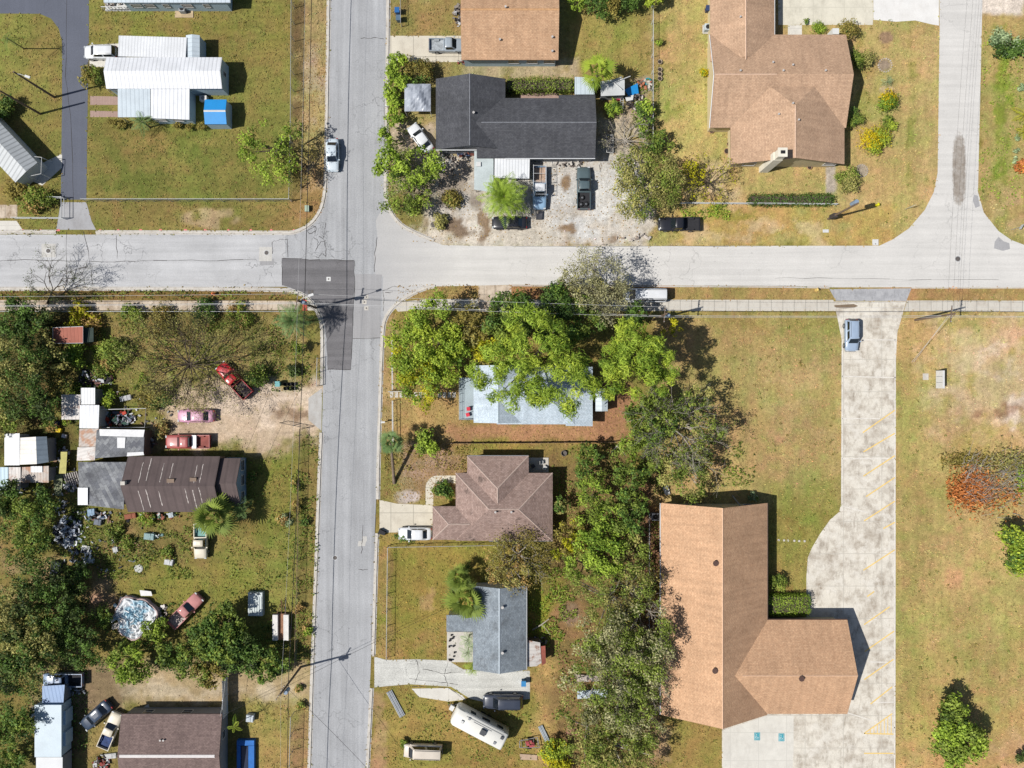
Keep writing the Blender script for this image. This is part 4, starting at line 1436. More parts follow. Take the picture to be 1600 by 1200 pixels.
pane_poly([(823, 1000, 2.3), (822.5, 1042, 2.3), (838, 1041, 2.0), (846, 1036, 1.95), (844, 1004, 2.0)], .06).build('roof', M_rustwhite, s_)
pane_poly([(844.5, 1010, 1.9), (846.5, 1040, 1.9), (853, 1036, 1.8), (852, 1009, 1.8)], .06).build('side_roof', M_rust, s_)
wbox(824, 1003, 843, 1038, 1.9).build('wall', M_wallbrown, s_)

# ---- church
r = thing('church_building', 'large T-shaped building with an orange-tan shingle roof beside the parking lot', 'church', W(1150, 950))
g1, V1 = gable(1032.5, 786, 1199, 1117, 'y', 3.0, 7.0)
rf1 = g1.build('roof', M_church, r)
g2, V2 = gable(1110, 968.5, 1324, 1115.5, 'x', 2.98, 5.95)
# keep only the wing that stands outside the main slope
rf2 = g2.build('roof', M_church, r)
M_chcap = plain('ridge_shingle_orange', (224, 184, 152), .1, 3, .12)
ridge_cap(rf1, V1[4], V1[5], M_chcap, .2)
ridge_cap(rf2, (W(1160, 0, 5.9)[0], V2[4][1], V2[4][2]), V2[5], M_chcap, .2)
m = gwall(V1, 'y', .6, 3.0)
wl = m.build('wall', M_walltan, r)
m = MB(); m.box(V1[2][0] - .7, V2[0][1] + 1.6, 0, V2[1][0] - .6, V2[2][1] - .6, 2.86)
xe = V2[1][0] - .6
m.raw([(xe, V2[0][1] + .6, 2.86), (xe, V2[2][1] - .6, 2.86), (xe, V2[4][1], 5.7)], [(0, 1, 2)])
m.build('wall', M_walltan, r)
for y in (V2[4][1] - 2.6, V2[4][1] + 2.6):
    window(r, wl, 'e', xe, y, .9, 1.6, 1.3)
for px in (1075, 1165):
    window(r, wl, 'n', V1[2][1] - .6, W(px, 0)[0], .6, 1.4, 2.0)
for (px, py), (V_, rf, ax) in (((1118, 880), (V1, rf1, 'y')), ((1117, 1048), (V1, rf1, 'y')), ((1252, 1060), (V2, rf2, 'x'))):
    vent(r, rf, V_, ax, px, py, .23, .3, M_darkvent, 'turbine_vent')
gutter(rf1, (V1[0][0] - .06, V1[0][1], 2.92), (V1[3][0] - .06, V1[3][1], 2.92))
gutter(rf1, (V1[2][0] + .06, V1[2][1], 2.92), (V1[2][0] + .06, V2[2][1], 2.92), M_darkvent)
gutter(rf2, (V1[2][0] + .2, V2[2][1] + .06, 2.9), (V2[2][0], V2[2][1] + .06, 2.9), M_darkvent)
for px in (1086, 1150):
    x = W(px, 0, 1.5)[0]
    q = MB(); q.tube([(x, V1[2][1] + .5, 0), (x + .1, V1[2][1] - .5, 3.6)], .13, 4); q.build('gable_brace', M_wallgrey, r)
for i, x in enumerate((W(1206, 0)[0], W(1222, 0)[0], W(1238, 0)[0])):
    q = MB(); q.box(x - .1, V2[0][1] + .3, 0, x + .1, V2[0][1] + .5, 2.8); q.build('porch_post', M_wallwhite, r)

# ---- dark brown roofed house and its annexes
r = thing('house', 'house with a patched dark brown roof, pale tar seams and a blue-framed end wall', 'house', W(280, 757))
g, V = gable(200, 713, 344, 800, 'x', 2.8, 4.7)
rf = g.build('roof', M_darkbrown, r)
g2, V2 = gable(343, 716, 376, 790, 'x', 2.45, 4.1, t=.12)
rf2 = g2.build('porch_roof', M_darkbrown, r)
m = gwall(V, 'x', .3, 2.8); wl = m.build('wall', M_wallbrown, r)
m = gwall(V2, 'x', .15, 2.45); w2 = m.build('porch_wall', plain('blue_grey_siding', (140, 166, 190), .08), r)
for dy in (-2.2, .1, 2.2):
    window(r, w2, 'e', V2[2][0] - .15, V2[4][1] + dy, .8, 1.5, 1.2)
M_seam = plain('pale_tar_seam', (204, 194, 188), .25, 3, .35)
for i, px in enumerate((232, 252, 268, 292, 306, 219, 316)):
    for sgn in (1, -1):
        if random.random() < .15:
            continue
        x = W(px + random.uniform(-2, 2), 0, 3.8)[0]
        y0 = V[4][1] + sgn * random.uniform(.2, .8)
        y1 = V[4][1] + sgn * random.uniform(2.4, 3.7)
        q = MB()
        nseg = 9
        ws = [random.uniform(.015, .07) for _ in range(nseg + 1)]
        js = [random.uniform(-.03, .03) for _ in range(nseg + 1)]
        L_, R_ = [], []
        for j in range(nseg + 1):
            ya = y0 + (y1 - y0) * j / nseg
            za = roof_point(V, 'x', x, ya) + .02
            L_.append((x + js[j] - ws[j], ya, za)); R_.append((x + js[j] + ws[j], ya, za))
        fs = [(j, nseg + 1 + j, nseg + 2 + j, j + 1) if y1 > y0 else (j + 1, nseg + 2 + j, nseg + 1 + j, j) for j in range(nseg)]
        q.raw(L_ + R_, fs)
        if q.f:
            q.build('roof_seam', M_seam, rf)
m = MB(); x, y, _ = W(192, 755, 4.9); m.box(x - .3, y - .25, 4.2, x + .3, y + .25, 5.0); m.build('chimney', M_slab, r)
for (px, py, s) in ((265, 752, .5), (300, 750, .45)):
    h = 4.6; x, y, _ = W(px, py, 4.7); q = MB(); z = roof_point(V, 'x', x, y); q.box(x - s, y - s * .6, z - .1, x + s, y + s * .6, z + .12); q.build('roof_vent', M_wallbrown, rf)
# annex
s_ = thing('annex', 'flat annex with weathered grey shingles joined to the left of the dark brown house', 'annex', W(160, 757))
pane_poly([(122, 722, 2.6), (124, 788, 2.5), (193, 796, 2.7), (198, 722, 2.85)], .12).build('roof', M_oldgrey, s_)
wbox(126, 724, 196, 788, 2.3).build('wall', M_wallbrown, s_)
pane_poly([(121.5, 762, 2.8), (121.5, 789, 2.7), (137, 789, 2.7), (137, 762, 2.8)], .05).build('roof_sheet', M_carmetal, s_)
s_ = thing('annex', 'flat dark grey annex with a white T of patching tar behind the dark brown house', 'annex', W(190, 692))
rf = pane_poly([(151, 672, 2.6), (148, 716, 2.65), (224, 711, 2.75), (226, 672, 2.6)], .12).build('roof', M_oldgrey, s_)
wbox(153, 674, 224, 712, 2.3).build('wall', M_wallbrown, s_)
Mwp = plain('white_roof_coating', (238, 238, 238), .08, 1, .08)
for poly in ([(155, 670.5, 2.72), (156, 681, 2.74), (224, 683, 2.76), (226, 671.5, 2.72)], [(183, 683.5, 2.74), (183, 700, 2.74), (195, 700, 2.76), (196, 683.5, 2.76)], [(199, 707, 2.85), (198, 713, 2.86), (225, 711, 2.86), (224, 706, 2.84)]):
    pane_poly(poly, .04).build('roof_patch', Mwp, rf)
s_ = thing('lean_to', 'rust streaked sheet metal lean-to below the white ribbed roof', 'lean-to', W(136, 695))
pane_poly([(124, 670, 2.4), (123, 698, 2.3), (152, 698, 2.45), (154, 670, 2.5)], .06).build('roof', M_rustgrey, s_)
pane_poly([(121, 699, 2.25), (120, 720, 2.2), (148, 719, 2.4), (150, 698.5, 2.4)], .06).build('roof', M_rustwhite, s_)
wbox(126, 672, 150, 717, 2.0).build('wall', M_wallbrown, s_)
s_ = thing('shed', 'white ribbed metal shed standing above the rust streaked lean-to', 'shed', W(139, 650))
pane_poly([(125, 633, 2.6), (124, 669, 2.45), (154, 669.5, 2.45), (155, 633, 2.6)], .06).build('roof', M_whitemetal, s_)
wbox(127, 635, 153, 667, 2.3).build('wall', M_wallwhite, s_)
s_ = thing('shed', 'junk covered shed with brown leaf litter on its white roof', 'shed', W(110, 635))
pane_poly([(96, 616.5, 2.3), (96, 655.5, 2.3), (124, 655.5, 2.3), (126, 616.5, 2.3)], .06).build('roof', M_rustwhite, s_)
wbox(98, 619, 123, 653, 2.15).build('wall', M_wallgrey, s_)
s_ = thing('shed', 'square white shed roof nearest the pile of car parts', 'shed', W(137, 619))
pane_poly([(126.5, 606, 2.4), (126.5, 632, 2.4), (148.5, 632, 2.4), (148.5, 606, 2.4)], .06).build('roof', M_carmetal, s_)
wbox(128, 608, 147, 631, 2.25).build('wall', M_wallgrey, s_)
s_ = thing('pen', 'open pen framed by white pipes holding red and blue junk', 'pen', W(190, 653))
m = MB()
P = [W(156, 640, 1.6), W(228, 638, 1.6), W(226, 668, 1.6), W(156, 668, 1.6)]
m.tube(P + [P[0]], .05, 5); m.build('top_rail', M_frame, s_)
for p in P:
    q = MB(); q.tube([(p[0], p[1], 0), p], .05, 5); q.build('post', M_frame, s_)

# sheds at the far left
s_ = thing('shed', 'bright white flat shed at the far left among dark trees', 'shed', W(19, 703))
pane_poly([(7, 678, 2.4), (7, 727, 2.3), (30.5, 727, 2.3), (30.5, 677, 2.4)], .07).build('roof', M_carmetal, s_)
wbox(9, 680, 29, 725, 2.2).build('wall', M_wallwhite, s_)
s_ = thing('shed', 'white stained gabled shed with a grey right slope among dark trees', 'shed', W(53, 704))
V = [W(31, 726, 2.3), W(76, 722, 2.2), W(73, 682, 2.2), (W(31, 684, 2.3)), W(57.5, 725, 2.75), W(56, 682.5, 2.75)]
slab(V, [[0, 4, 5, 3]], .06).build('roof', ribbed('mildewed_white_metal', (236, 232, 224), .6, .1, .25, .15, .6, 0, 0, (150, 140, 128)), s_)
slab(V, [[4, 1, 2, 5]], .06).build('roof', ribbed('grey_metal_slope', (128, 142, 154), .7, .3, 0, .15, .5), s_)
wbox(33, 686, 73, 722, 2.1).build('wall', M_wallgrey, s_)
s_ = thing('shed', 'blue corrugated shed with a rusty right half at the far left', 'shed', W(12, 748))
pane_poly([(-14, 730, 2.2), (-14, 766, 2.1), (13, 766, 2.1), (13, 730, 2.2)], .06).build('roof', ribbed('faded_blue_metal', (176, 204, 218), .5, .35, .08, .1, .5), s_)
pane_poly([(13.5, 730, 2.15), (13.5, 766, 2.05), (32, 766, 2.05), (32, 730, 2.15)], .06).build('roof', M_rustwhite, s_)
wbox(-12, 732, 30, 764, 1.95).build('wall', M_wallgrey, s_)
s_ = thing('shed', 'low shed with one white sheet on its roof below the stained white shed', 'shed', W(55, 740))
pane_poly([(33, 730, 2.0), (33, 754, 2.0), (76, 754, 2.0), (76, 728, 2.0)], .06).build('roof', M_rustgrey, s_)
pane_poly([(48, 728.5, 2.1), (48, 738, 2.1), (66, 738, 2.1), (66, 728.5, 2.1)], .04).build('roof_sheet', M_carmetal, s_)
wbox(35, 732, 74, 752, 1.9).build('wall', M_wallgrey, s_)
# red roofed shed
s_ = thing('shed', 'small shed with a rust red roof and dark green side near the sidewalk', 'shed', W(108, 524))
pane_poly([(82.5, 512.5, 2.5), (83, 536, 2.3), (129.5, 535.5, 2.3), (129.5, 510.5, 2.5)], .08).build('roof', ribbed('rust_red_sheet', (176, 106, 88), .5, .12, .18, .15, .8, 0, 0, (112, 66, 56)), s_)
q = MB()
P = [W(82.5, 512, 2.56), W(129.8, 510, 2.56), W(129.8, 536, 2.36), (W(82.8, 536.5, 2.36))]
q.tube(P + [P[0]], .045, 5); q.build('roof_edge', M_gutter_w, s_)
pane_poly([(130, 512, 1.9), (130, 535, 1.9), (146, 534, 1.8), (146, 512, 1.8)], .06).build('side_roof', plain('dark_green_sheet', (52, 66, 60), .15), s_)
wbox(84, 513, 128.5, 535, 2.2).build('wall', plain('dark_green_wall', (50, 62, 56)), s_)

# ---- bottom-left house
r = thing('house', 'dull brown roofed house at the bottom edge with a white ridge strip', 'house', W(270, 1160))
g, V = gable(189.5, 1115.5, 347, 1236, 'x', 2.7, 3.7)
rf = g.build('roof', M_brownroof, r)
ridge_cap(rf, (V[4][0] + .3, V[4][1], V[4][2] + .02), (V[5][0] - .6, V[5][1], V[5][2] + .02), plain('white_ridge_strip', (232, 226, 224), .05), .4)
m = gwall(V, 'x', .3, 2.7); wl = m.build('wall', M_wallgrey, r)
window(r, wl, 'n', V[2][1] - .3, W(300, 0)[0], .9, 1.4, 1.1); window(r, wl, 'n', V[2][1] - .3, W(240, 0)[0], .9, 1.4, 1.1)
window(r, wl, 'e', V[2][0] - .3, V[2][1] - 3.4, .9, 1.2, 1.1)
vent(r, rf, V, 'x', 250, 1157, .08, .2); vent(r, rf, V, 'x', 255, 1157, .08, .2)
m = MB(); x, y, _ = W(380, 1172); 
pl = thing('swimming_pool', 'blue rimmed rectangular pool frame beside the bottom-left house', 'pool', W(384, 1178))
for a, b in (((370, 1157), (397, 1165)), ((388, 1165.5), (397, 1215)), ((370, 1165.5), (375, 1215))):
    q = MB(); p0, p1 = W(a[0], b[1], .6), W(b[0], a[1], .6); q.box(p0[0], p0[1], 0, p1[0], p1[1], .6); q.build('rim', plain('pool_blue_vinyl', (54, 118, 196), .1), pl)
q = MB(); p0, p1 = W(375.5, 1215, .3), W(387.5, 1166, .3); q.box(p0[0], p0[1], 0, p1[0], p1[1], .3); q.build('water', plain('pool_dark_water', (60, 66, 84), .1, 1, .05, .1), pl)

# ---- trailers at the bottom left
tr = thing('trailer_home', 'pale blue-white box trailer with two side pop-outs under tree shade', 'trailer', W(76, 1150))
M_trl = ribbed('trailer_white_roof', (206, 222, 232), 1.2, .12, 0, .12, .5)
m = MB(); a, b = W(55, 1182, 2.6), W(95.5, 1102, 2.6); m.box(a[0], a[1], .35, b[0], b[1], 2.55); m.build('body', M_wallblue, tr)
m = MB(); m.box(a[0] - .06, a[1] - .06, 2.55, b[0] + .06, b[1] + .06, 2.64); m.build('roof', M_trl, tr)
for py in (1119, 1152):
    p = W(101, py, 1.6); q = MB(); q.box(b[0] - .2, p[1] - 1.0, .5, p[0] + .45, p[1] + .95, 2.1); q.build('pop_out', M_wallblue, tr)
tr = thing('trailer_home', 'white roofed trailer cut by the bottom edge below the blue-white one', 'trailer', W(76, 1195))
m = MB(); a, b = W(57, 1240, 2.5), W(97, 1184, 2.5); m.box(a[0], a[1], .35, b[0], b[1], 2.4); m.build('body', M_wallgrey, tr)
m = MB(); m.box(a[0] - .06, a[1] - .06, 2.4, b[0] + .06, b[1] + .06, 2.5); m.build('roof', M_carmetal, tr)
s_ = thing('shed', 'blue shaded shed roof between the dark trees and the parked blue pickup', 'shed', W(82, 1088))
pane_poly([(66, 1072, 2.3), (66, 1103, 2.1), (99, 1098, 2.1), (101, 1070, 2.3)], .06).build('roof', ribbed('blue_grey_metal', (150, 176, 214), .5, .2, 0, .1, .5), s_)
wbox(68, 1074, 98, 1097, 2.0).build('wall', M_wallgrey, s_)
# ------------------------------------------------------------------ vehicles, built along local x (front at +x)
M_autoglass = plain('vehicle_glass', (30, 36, 44), .15, .5, .02, .06, 0, .9)
M_tyre = plain('tyre_rubber', (40, 40, 42), .15, 3, .1, .85)
M_rim = plain('wheel_rim', (170, 172, 174), .1, 3, .1, .35, .6)
M_bumper = plain('grey_bumper_plastic', (84, 86, 90), .1, 3, .05, .6)
M_lamp = plain('headlamp_lens', (216, 220, 222), .05, 3, .02, .12, 0, .7)
M_tail = plain('tail_lamp_lens', (168, 36, 34), .05, 3, .02, .2, 0, .6)
M_bed = plain('black_bed_liner', (50, 50, 54), .2, 2, .15, .85)


def paint(name, rgb, var=.05, rough=.32):
    return plain(name, rgb, var, .8, .03, rough, 0, .5, .5)


def car(kind, px, py, deg, L, Wd, Ht, pm, label, cat, group=None, roof_mat=None, hood_mat=None, bed_load=None, lift=0.0, tool_box=None):
    x, y, _ = W(px, py, .7)
    nm = {'sedan': 'parked_car', 'suv': 'parked_suv', 'pickup': 'pickup_truck', 'van': 'van'}[kind]
    r = thing(nm, label, cat, (x, y, 0), math.radians(deg), group)
    hw = Wd / 2
    b = .92 if kind in ('sedan',) else (1.08 if kind != 'van' else 1.12)      # belt height
    if kind == 'sedan':
        st = [(.5, .66, .50), (.485, .80, .62), (.44, .93, .72), (.34, .985, .80), (.22, 1, .88), (0, 1, .92), (-.28, 1, .94), (-.38, .98, .95), (-.45, .93, .93), (-.488, .82, .84), (-.5, .70, .66)]
        gh = (.225, -.37, .075, -.235)
    elif kind == 'suv':
        st = [(.5, .70, .60), (.485, .84, .78), (.44, .95, .90), (.34, .99, .97), (.24, 1, 1.04), (0, 1, 1.08), (-.3, 1, 1.09), (-.44, .97, 1.09), (-.485, .90, 1.02), (-.5, .80, .80)]
        gh = (.25, -.482, .11, -.425)
    elif kind == 'van':
        st = [(.5, .74, .66), (.488, .88, .86), (.45, .96, .98), (.36, .99, 1.08), (.0, 1, 1.12), (-.3, 1, 1.13), (-.47, .98, 1.12), (-.495, .94, 1.05), (-.5, .88, .8)]
        gh = (.36, -.492, .235, -.470)
    else:
        st = [(.5, .72, .62), (.488, .86, .82), (.45, .95, .93), (.35, .99, .99), (.22, 1, 1.05), (.1, 1, 1.08), (-.06, 1, 1.08), (-.095, 1, 1.06)]
        gh = (.215, -.082, .115, -.058)
    rings = []
    for t, f, zt in st:
        w, X = hw * f, t * L
        zb = .26 + lift
        zt += lift
        zm = zb + (zt - zb) * .5
        rings.append([(X, -w * .93, zb), (X, -w, zm - .05), (X, -w * .985, zt - .13), (X, -w * .90, zt - .02), (X, -w * .5, zt + .015), (X, 0, zt + .03),
                      (X, w * .5, zt + .015), (X, w * .90, zt - .02), (X, w * .985, zt - .13), (X, w, zm - .05), (X, w * .93, zb)])
    mb = MB().loft(rings)
    bd = mb.build('body', pm, r, True)
    # greenhouse: base ring at the belt, roof ring above, slightly domed roof
    zb, zr = b + lift - .02, Ht + lift
    xf, xr, tf, tr_ = (g * L for g in gh)
    bw, tw = hw * .91, hw * .74
    base = [(xf, -bw * .86), (xr, -bw * .90), (xr, bw * .90), (xf, bw * .86)]
    top = [(tf, -tw * .95), (tr_, -tw * .95), (tr_, tw * .95), (tf, tw * .95)]
    cab = MB()
    xm = (xf + xr) / 2
    def ringpts(q, z, e):
        (x0, y0), (x1, y1) = q[0], q[1]
        out = []
        for sgn in (-1, 1):
            pts = []
            for t in (0, .33, .66, 1):
                X = x0 + (x1 - x0) * t
                bulge = e * math.sin(math.pi * t)
                pts.append((X, sgn * (abs(y0) + (abs(y1) - abs(y0)) * t + bulge), z))
            out.append(pts)
        left, right = out
        fr = [(x0 + e * .8, 0, z)]
        bk = [(x1 - e * .8, 0, z)]
        return left + bk + right[::-1] + fr
    R0 = ringpts(base, zb - .05, .05)
    R1 = ringpts(top, zr - .05, .035)
    R2 = [(p[0] * .9 + .1 * (tf + tr_) / 2, p[1] * .86, zr - .005) for p in R1]
    R3 = [((p[0] - (tf + tr_) / 2) * .45 + (tf + tr_) / 2, p[1] * .45, zr + .02) for p in R1]
    cab.loft([R0, R1], True, False)
    cab.build('cabin', pm, r, True)
    rm = MB()
    rm.loft([R1, R2, R3], True, False)
    rm.face(R3)
    rm.build('roof', roof_mat or pm, r, True)
    # glass panes, standing a little proud of the cabin
    def pane(name, a, b_, c, d, out, m0=.07, m1=.10):
        a, b_, c, d = (Vector(p) for p in (a, b_, c, d))
        def P(u, v):
            return a.lerp(b_, u).lerp(d.lerp(c, u), v) + Vector(out) * .018
        q = [P(m0, m1), P(1 - m0, m1), P(1 - m0, 1 - m1 * .7), P(m0, 1 - m1 * .7)]
        MB().face(q).build(name, M_autoglass, r, True)
    z0, z1 = zb + .02, zr - .05
    f3 = lambda q, z: (q[0], q[1], z)
    pane('windshield', (xf + .03, -bw * .86, z0), (xf + .03, bw * .86, z0), (tf + .03, tw * .95, z1), (tf + .03, -tw * .95, z1), (1, 0, .6), .05, .06)
    pane('rear_window', (xr - .03, bw * .90, z0), (xr - .03, -bw * .90, z0), (tr_ - .03, -tw * .95, z1), (tr_ - .03, tw * .95, z1), (-1, 0, .6), .08, .1)
    for sg in (-1, 1):
        e = .05
        lo0, lo1 = (xf - .10 * L * .3, sg * (bw * .88 + e), z0), (xr + .02 * L, sg * (bw * .91 + e * .6), z0)
        hi0, hi1 = (tf - .01 * L, sg * (tw * .95 + e * .8), z1), (tr_ + .01 * L, sg * (tw * .95 + e * .8), z1)
        n_w = 1 if kind == 'pickup' and L < 5.5 else 2
        for i in range(n_w):
            u0, u1 = i / n_w + .02, (i + 1) / n_w - .02
            A_, B_ = Vector(lo0).lerp(Vector(lo1), u0), Vector(lo0).lerp(Vector(lo1), u1)
            D_, C_ = Vector(hi0).lerp(Vector(hi1), u0), Vector(hi0).lerp(Vector(hi1), u1)
            pts = (A_, B_, C_, D_) if sg < 0 else (B_, A_, D_, C_)
            pane('side_window', *pts, (0, sg, .3), .04, .10)
    # lamps, bumpers, mirrors
    for sg in (-1, 1):
        w = hw * .72
        q = MB(); q.box(L * .462, sg * w - .17, .60 + lift, L * .492, sg * w + .17, .74 + lift) if kind == 'sedan' else q.box(L * .47, sg * w - .16, .70 + lift, L * .495, sg * w + .16, .88 + lift)
        q.build('headlight', M_lamp, r, True)
        q = MB(); z = .72 if kind == 'sedan' else .85
        q.box(-L * .5 - .012, sg * w - .15, z + lift - .1, -L * .485, sg * w + .12, z + lift + .12)
        q.build('tail_light', M_tail, r, True)
        q = MB(); q.box(xf - .32, sg * (hw + .02) - .02, b + lift, xf - .16, sg * (hw + .02) + sg * .17, b + lift + .15)
        q.build('mirror', pm, r, True)
    q = MB(); q.box(L * .478, -hw * .74, .34 + lift, L * .5 + .03, hw * .74, .50 + lift); q.build('bumper', M_bumper if kind != 'sedan' else pm, r, True)
    q = MB(); q.box(-L * .5 - .05, -hw * .80, .40 + lift, -L * .485, hw * .80, .56 + lift); q.build('bumper', M_bumper if kind != 'sedan' else pm, r, True)
    # wheels
    wr = .33 if kind == 'sedan' else .37
    for xs in (.315, -.30 if kind != 'pickup' else -.29):
        for sg in (-1, 1):
            c = (xs * L, sg * (hw - .08))
            q = MB()
            n = 18
            ring = lambda rad, yy: [(c[0] + rad * math.cos(2 * math.pi * k / n), yy, wr + rad * math.sin(2 * math.pi * k / n)) for k in range(n)]
            y0, y1 = c[1] - sg * .12, c[1] + sg * .10
            q.loft([ring(wr * .93, y0), ring(wr, y0 + sg * .03), ring(wr, y1 - sg * .03), ring(wr * .93, y1)])
            wl = q.build('wheel', M_tyre, r, True)
            q = MB(); q.loft([ring(wr * .62, y1), ring(wr * .58, y1 + sg * .015)]); q.build('rim', M_rim, wl, True)
    if kind == 'pickup':
        zt, zf = 1.04 + lift, .62 + lift
        x0, x1 = -.497 * L, -.098 * L
        q = MB()
        t = .09
        q.box(x0, -hw * .97, .42 + lift, x1, -hw * .97 + t, zt)
        q.box(x0, hw * .97 - t, .42 + lift, x1, hw * .97, zt)
        q.box(x1 - t, -hw * .97 + t, .42 + lift, x1, hw * .97 - t, zt)
        q.build('bed_sides', pm, r, True)
        q = MB(); q.box(x0, -hw * .97 + t, .42 + lift, x0 + .07, hw * .97 - t, zt - .03); q.build('tailgate', pm, r, True)
        q = MB(); q.box(x0 + .07, -hw * .97 + t, zf - .12, x1 - t, hw * .97 - t, zf)
        for sg in (-1, 1):
            q.box(-.36 * L, sg * (hw * .97 - t) - (.20 if sg > 0 else 0), zf, -.23 * L, sg * (hw * .97 - t) + (.20 if sg < 0 else 0), zf + .22)
        q.build('bed_floor', bed_load or M_bed, r, True)
        if tool_box:
            q = MB(); q.box(x1 - t - .62, -hw * .95, zt - .18, x1 - t - .02, hw * .95, zt + .10); q.build('tool_box', tool_box, r, True)
    elif kind in ('suv', 'van'):
        for sg in (-1, 1):
            q = MB(); q.tube([(tf - .2, sg * tw * .82, zr + .04), (tr_ + .1, sg * tw * .82, zr + .04)], .025, 4); q.build('roof_rail', M_bumper, r, True)
    return r


P_white = paint('white_car_paint', (236, 238, 240))
P_paleblue = paint('pale_silver_blue_paint', (214, 226, 234))
P_silver = paint('silver_blue_paint', (166, 184, 206))
P_grey = paint('grey_pickup_paint', (168, 178, 186))
P_black = paint('black_car_paint', (40, 40, 46))
P_green = paint('dark_green_grey_paint', (92, 108, 112))
P_red = paint('bright_red_paint', (196, 28, 40))
P_pink = paint('faded_pink_paint', (206, 150, 176), .08, .45)
P_oldred = paint('faded_red_paint', (178, 88, 84), .12, .5)
P_rosy = paint('chalky_rose_paint', (200, 132, 128), .12, .7)
P_cream = paint('cream_paint', (224, 214, 192), .06, .45)
P_navy = paint('dark_blue_grey_paint', (62, 76, 96))
P_bluework = paint('work_truck_blue_paint', (150, 184, 214))
P_tan = paint('tan_white_paint', (224, 212, 196))
P_slate = paint('slate_black_paint', (64, 70, 84))

car('suv', 157.5, 82, 180, 4.6, 1.85, 1.65, P_white, 'white suv reversed onto the concrete pad by the white ribbed carport', 'car')
car('sedan', 519.5, 242, -90, 4.6, 1.85, 1.45, P_paleblue, 'pale sedan parked alone on the wide street above the junction', 'car')
car('pickup', 700, 71, 0, 5.4, 1.85, 1.7, P_grey, 'light grey pickup on the driveway, nosed under the tan eave', 'pickup', bed_load=plain('light_bed_junk', (170, 176, 180), .3, 2.5, .2))
car('sedan', 657, 216, 126, 4.5, 1.8, 1.42, P_white, 'white sedan parked askew between the black roof and the leafy tree', 'car')
wt = car('pickup', 843, 294, -90, 6.0, 1.95, 1.85, P_bluework, 'white and pale blue work truck carrying a ladder rack beside the white carport', 'truck', roof_mat=P_white, bed_load=plain('timber_load', (186, 160, 140), .3, 2, .25))
M_rack = plain('white_rack_steel', (220, 222, 224), .1, 2, .1, .5)
q = MB()
for xx in (-2.8, -1.7, -.6, .6, 1.2):
    for sg in (-1, 1):
        q.tube([(xx, sg * .88, 1.0), (xx, sg * .88, 2.05)], .03, 4)
    q.tube([(xx, -.92, 2.05), (xx, .92, 2.05)], .03, 4)
for sg in (-1, 1):
    q.tube([(-2.9, sg * .88, 2.07), (1.3, sg * .88, 2.07)], .035, 4)
q.build('ladder_rack', M_rack, wt, True)
tk = car('pickup', 912, 294, 90, 6.0, 1.95, 1.85, P_green, 'dark green pickup with tyres lying in its bed', 'pickup')
for i, (a, b, z) in enumerate(((-1.35, .25, .66), (-2.25, -.3, .66), (-2.3, .42, .66))):
    p = tk.matrix_basis @ Vector((a, b, z))
    n = 20
    q = MB()
    R_, r_ = .36, .12
    vs, fs = [], []
    for u in range(n):
        for v in range(8):
            A1, A2 = 2 * math.pi * u / n, 2 * math.pi * v / 8
            vs.append((p.x + (R_ - r_ + r_ * math.cos(A2)) * math.cos(A1), p.y + (R_ - r_ + r_ * math.cos(A2)) * math.sin(A1), p.z + .11 + r_ * math.sin(A2)))
            fs.append((u * 8 + v, (u + 1) % n * 8 + v, (u + 1) % n * 8 + (v + 1) % 8, u * 8 + (v + 1) % 8))
    q.raw(vs, fs, True)
    t_ = thing('tyre', ('spare tyre nearest the cab in the bed of the dark green pickup', 'spare tyre by the tailgate in the green pickup bed, left one', 'spare tyre by the tailgate in the green pickup bed, right one')[(0, 2, 1)[i]], 'tyre', (p.x, p.y, p.z), 0, 'tyres in the pickup bed')
    q.build('casing', M_tyre, t_)
    q = MB(); q.cyl((p.x, p.y), .17, p.z + .04, p.z + .13, 12); q.build('rim', M_rim, t_)
car('sedan', 796, 348, 180, 4.9, 1.85, 1.42, P_black, 'black sedan at the edge of the sandy yard below the big palm', 'car')
car('pickup', 1061, 350.5, 180, 5.8, 1.95, 1.8, P_black, 'glossy black pickup parked on the verge under the olive oak', 'pickup')
car('van', 1007, 461.5, 180, 6.1, 2.0, 2.1, P_white, 'white van parked on the verge under the road-side oak', 'van')
car('suv', 1330.5, 524, -90, 4.5, 1.85, 1.7, P_silver, 'silver blue minivan alone on the parking lot driveway', 'minivan')
car('sedan', 648.5, 834, 180, 4.7, 1.8, 1.42, P_white, 'white sedan on the driveway of the brown hip roofed house', 'car')
car('suv', 786, 1096, 180, 5.6, 2.0, 1.85, P_slate, 'black suv with roof rails beside the white camper trailer', 'suv')
car('van', 661, 1173, 178, 5.4, 1.9, 1.9, P_tan, 'tan white van on the grass at the bottom beside the street', 'van')
car('pickup', 366, 594, 133, 6.0, 1.95, 1.8, P_red, 'bright red pickup with a junk filled bed under the bare tree', 'pickup', bed_load=plain('dark_junk_load', (80, 70, 72), .5, 3, .3))
car('sedan', 306, 650, 180, 5.2, 1.85, 1.4, P_pink, 'faded pink sedan on the dirt drive above the red pickup', 'car')
car('pickup', 294, 690, 180, 6.3, 1.95, 1.8, P_oldred, 'faded red pickup with a white tool box beside the dark brown house', 'pickup', bed_load=plain('red_bed', (150, 84, 76), .2), tool_box=P_white)
car('pickup', 290, 954, 45, 5.8, 1.9, 1.75, P_rosy, 'chalky rose old pickup half hidden under the dark green tree', 'pickup', bed_load=plain('pale_junk_load', (190, 178, 170), .4, 3, .3))
car('pickup', 314, 845, -90, 5.0, 1.85, 1.75, P_cream, 'cream pickup with a teal bed under the palm by the dark brown house', 'pickup', bed_load=plain('teal_bed', (130, 176, 172), .2))
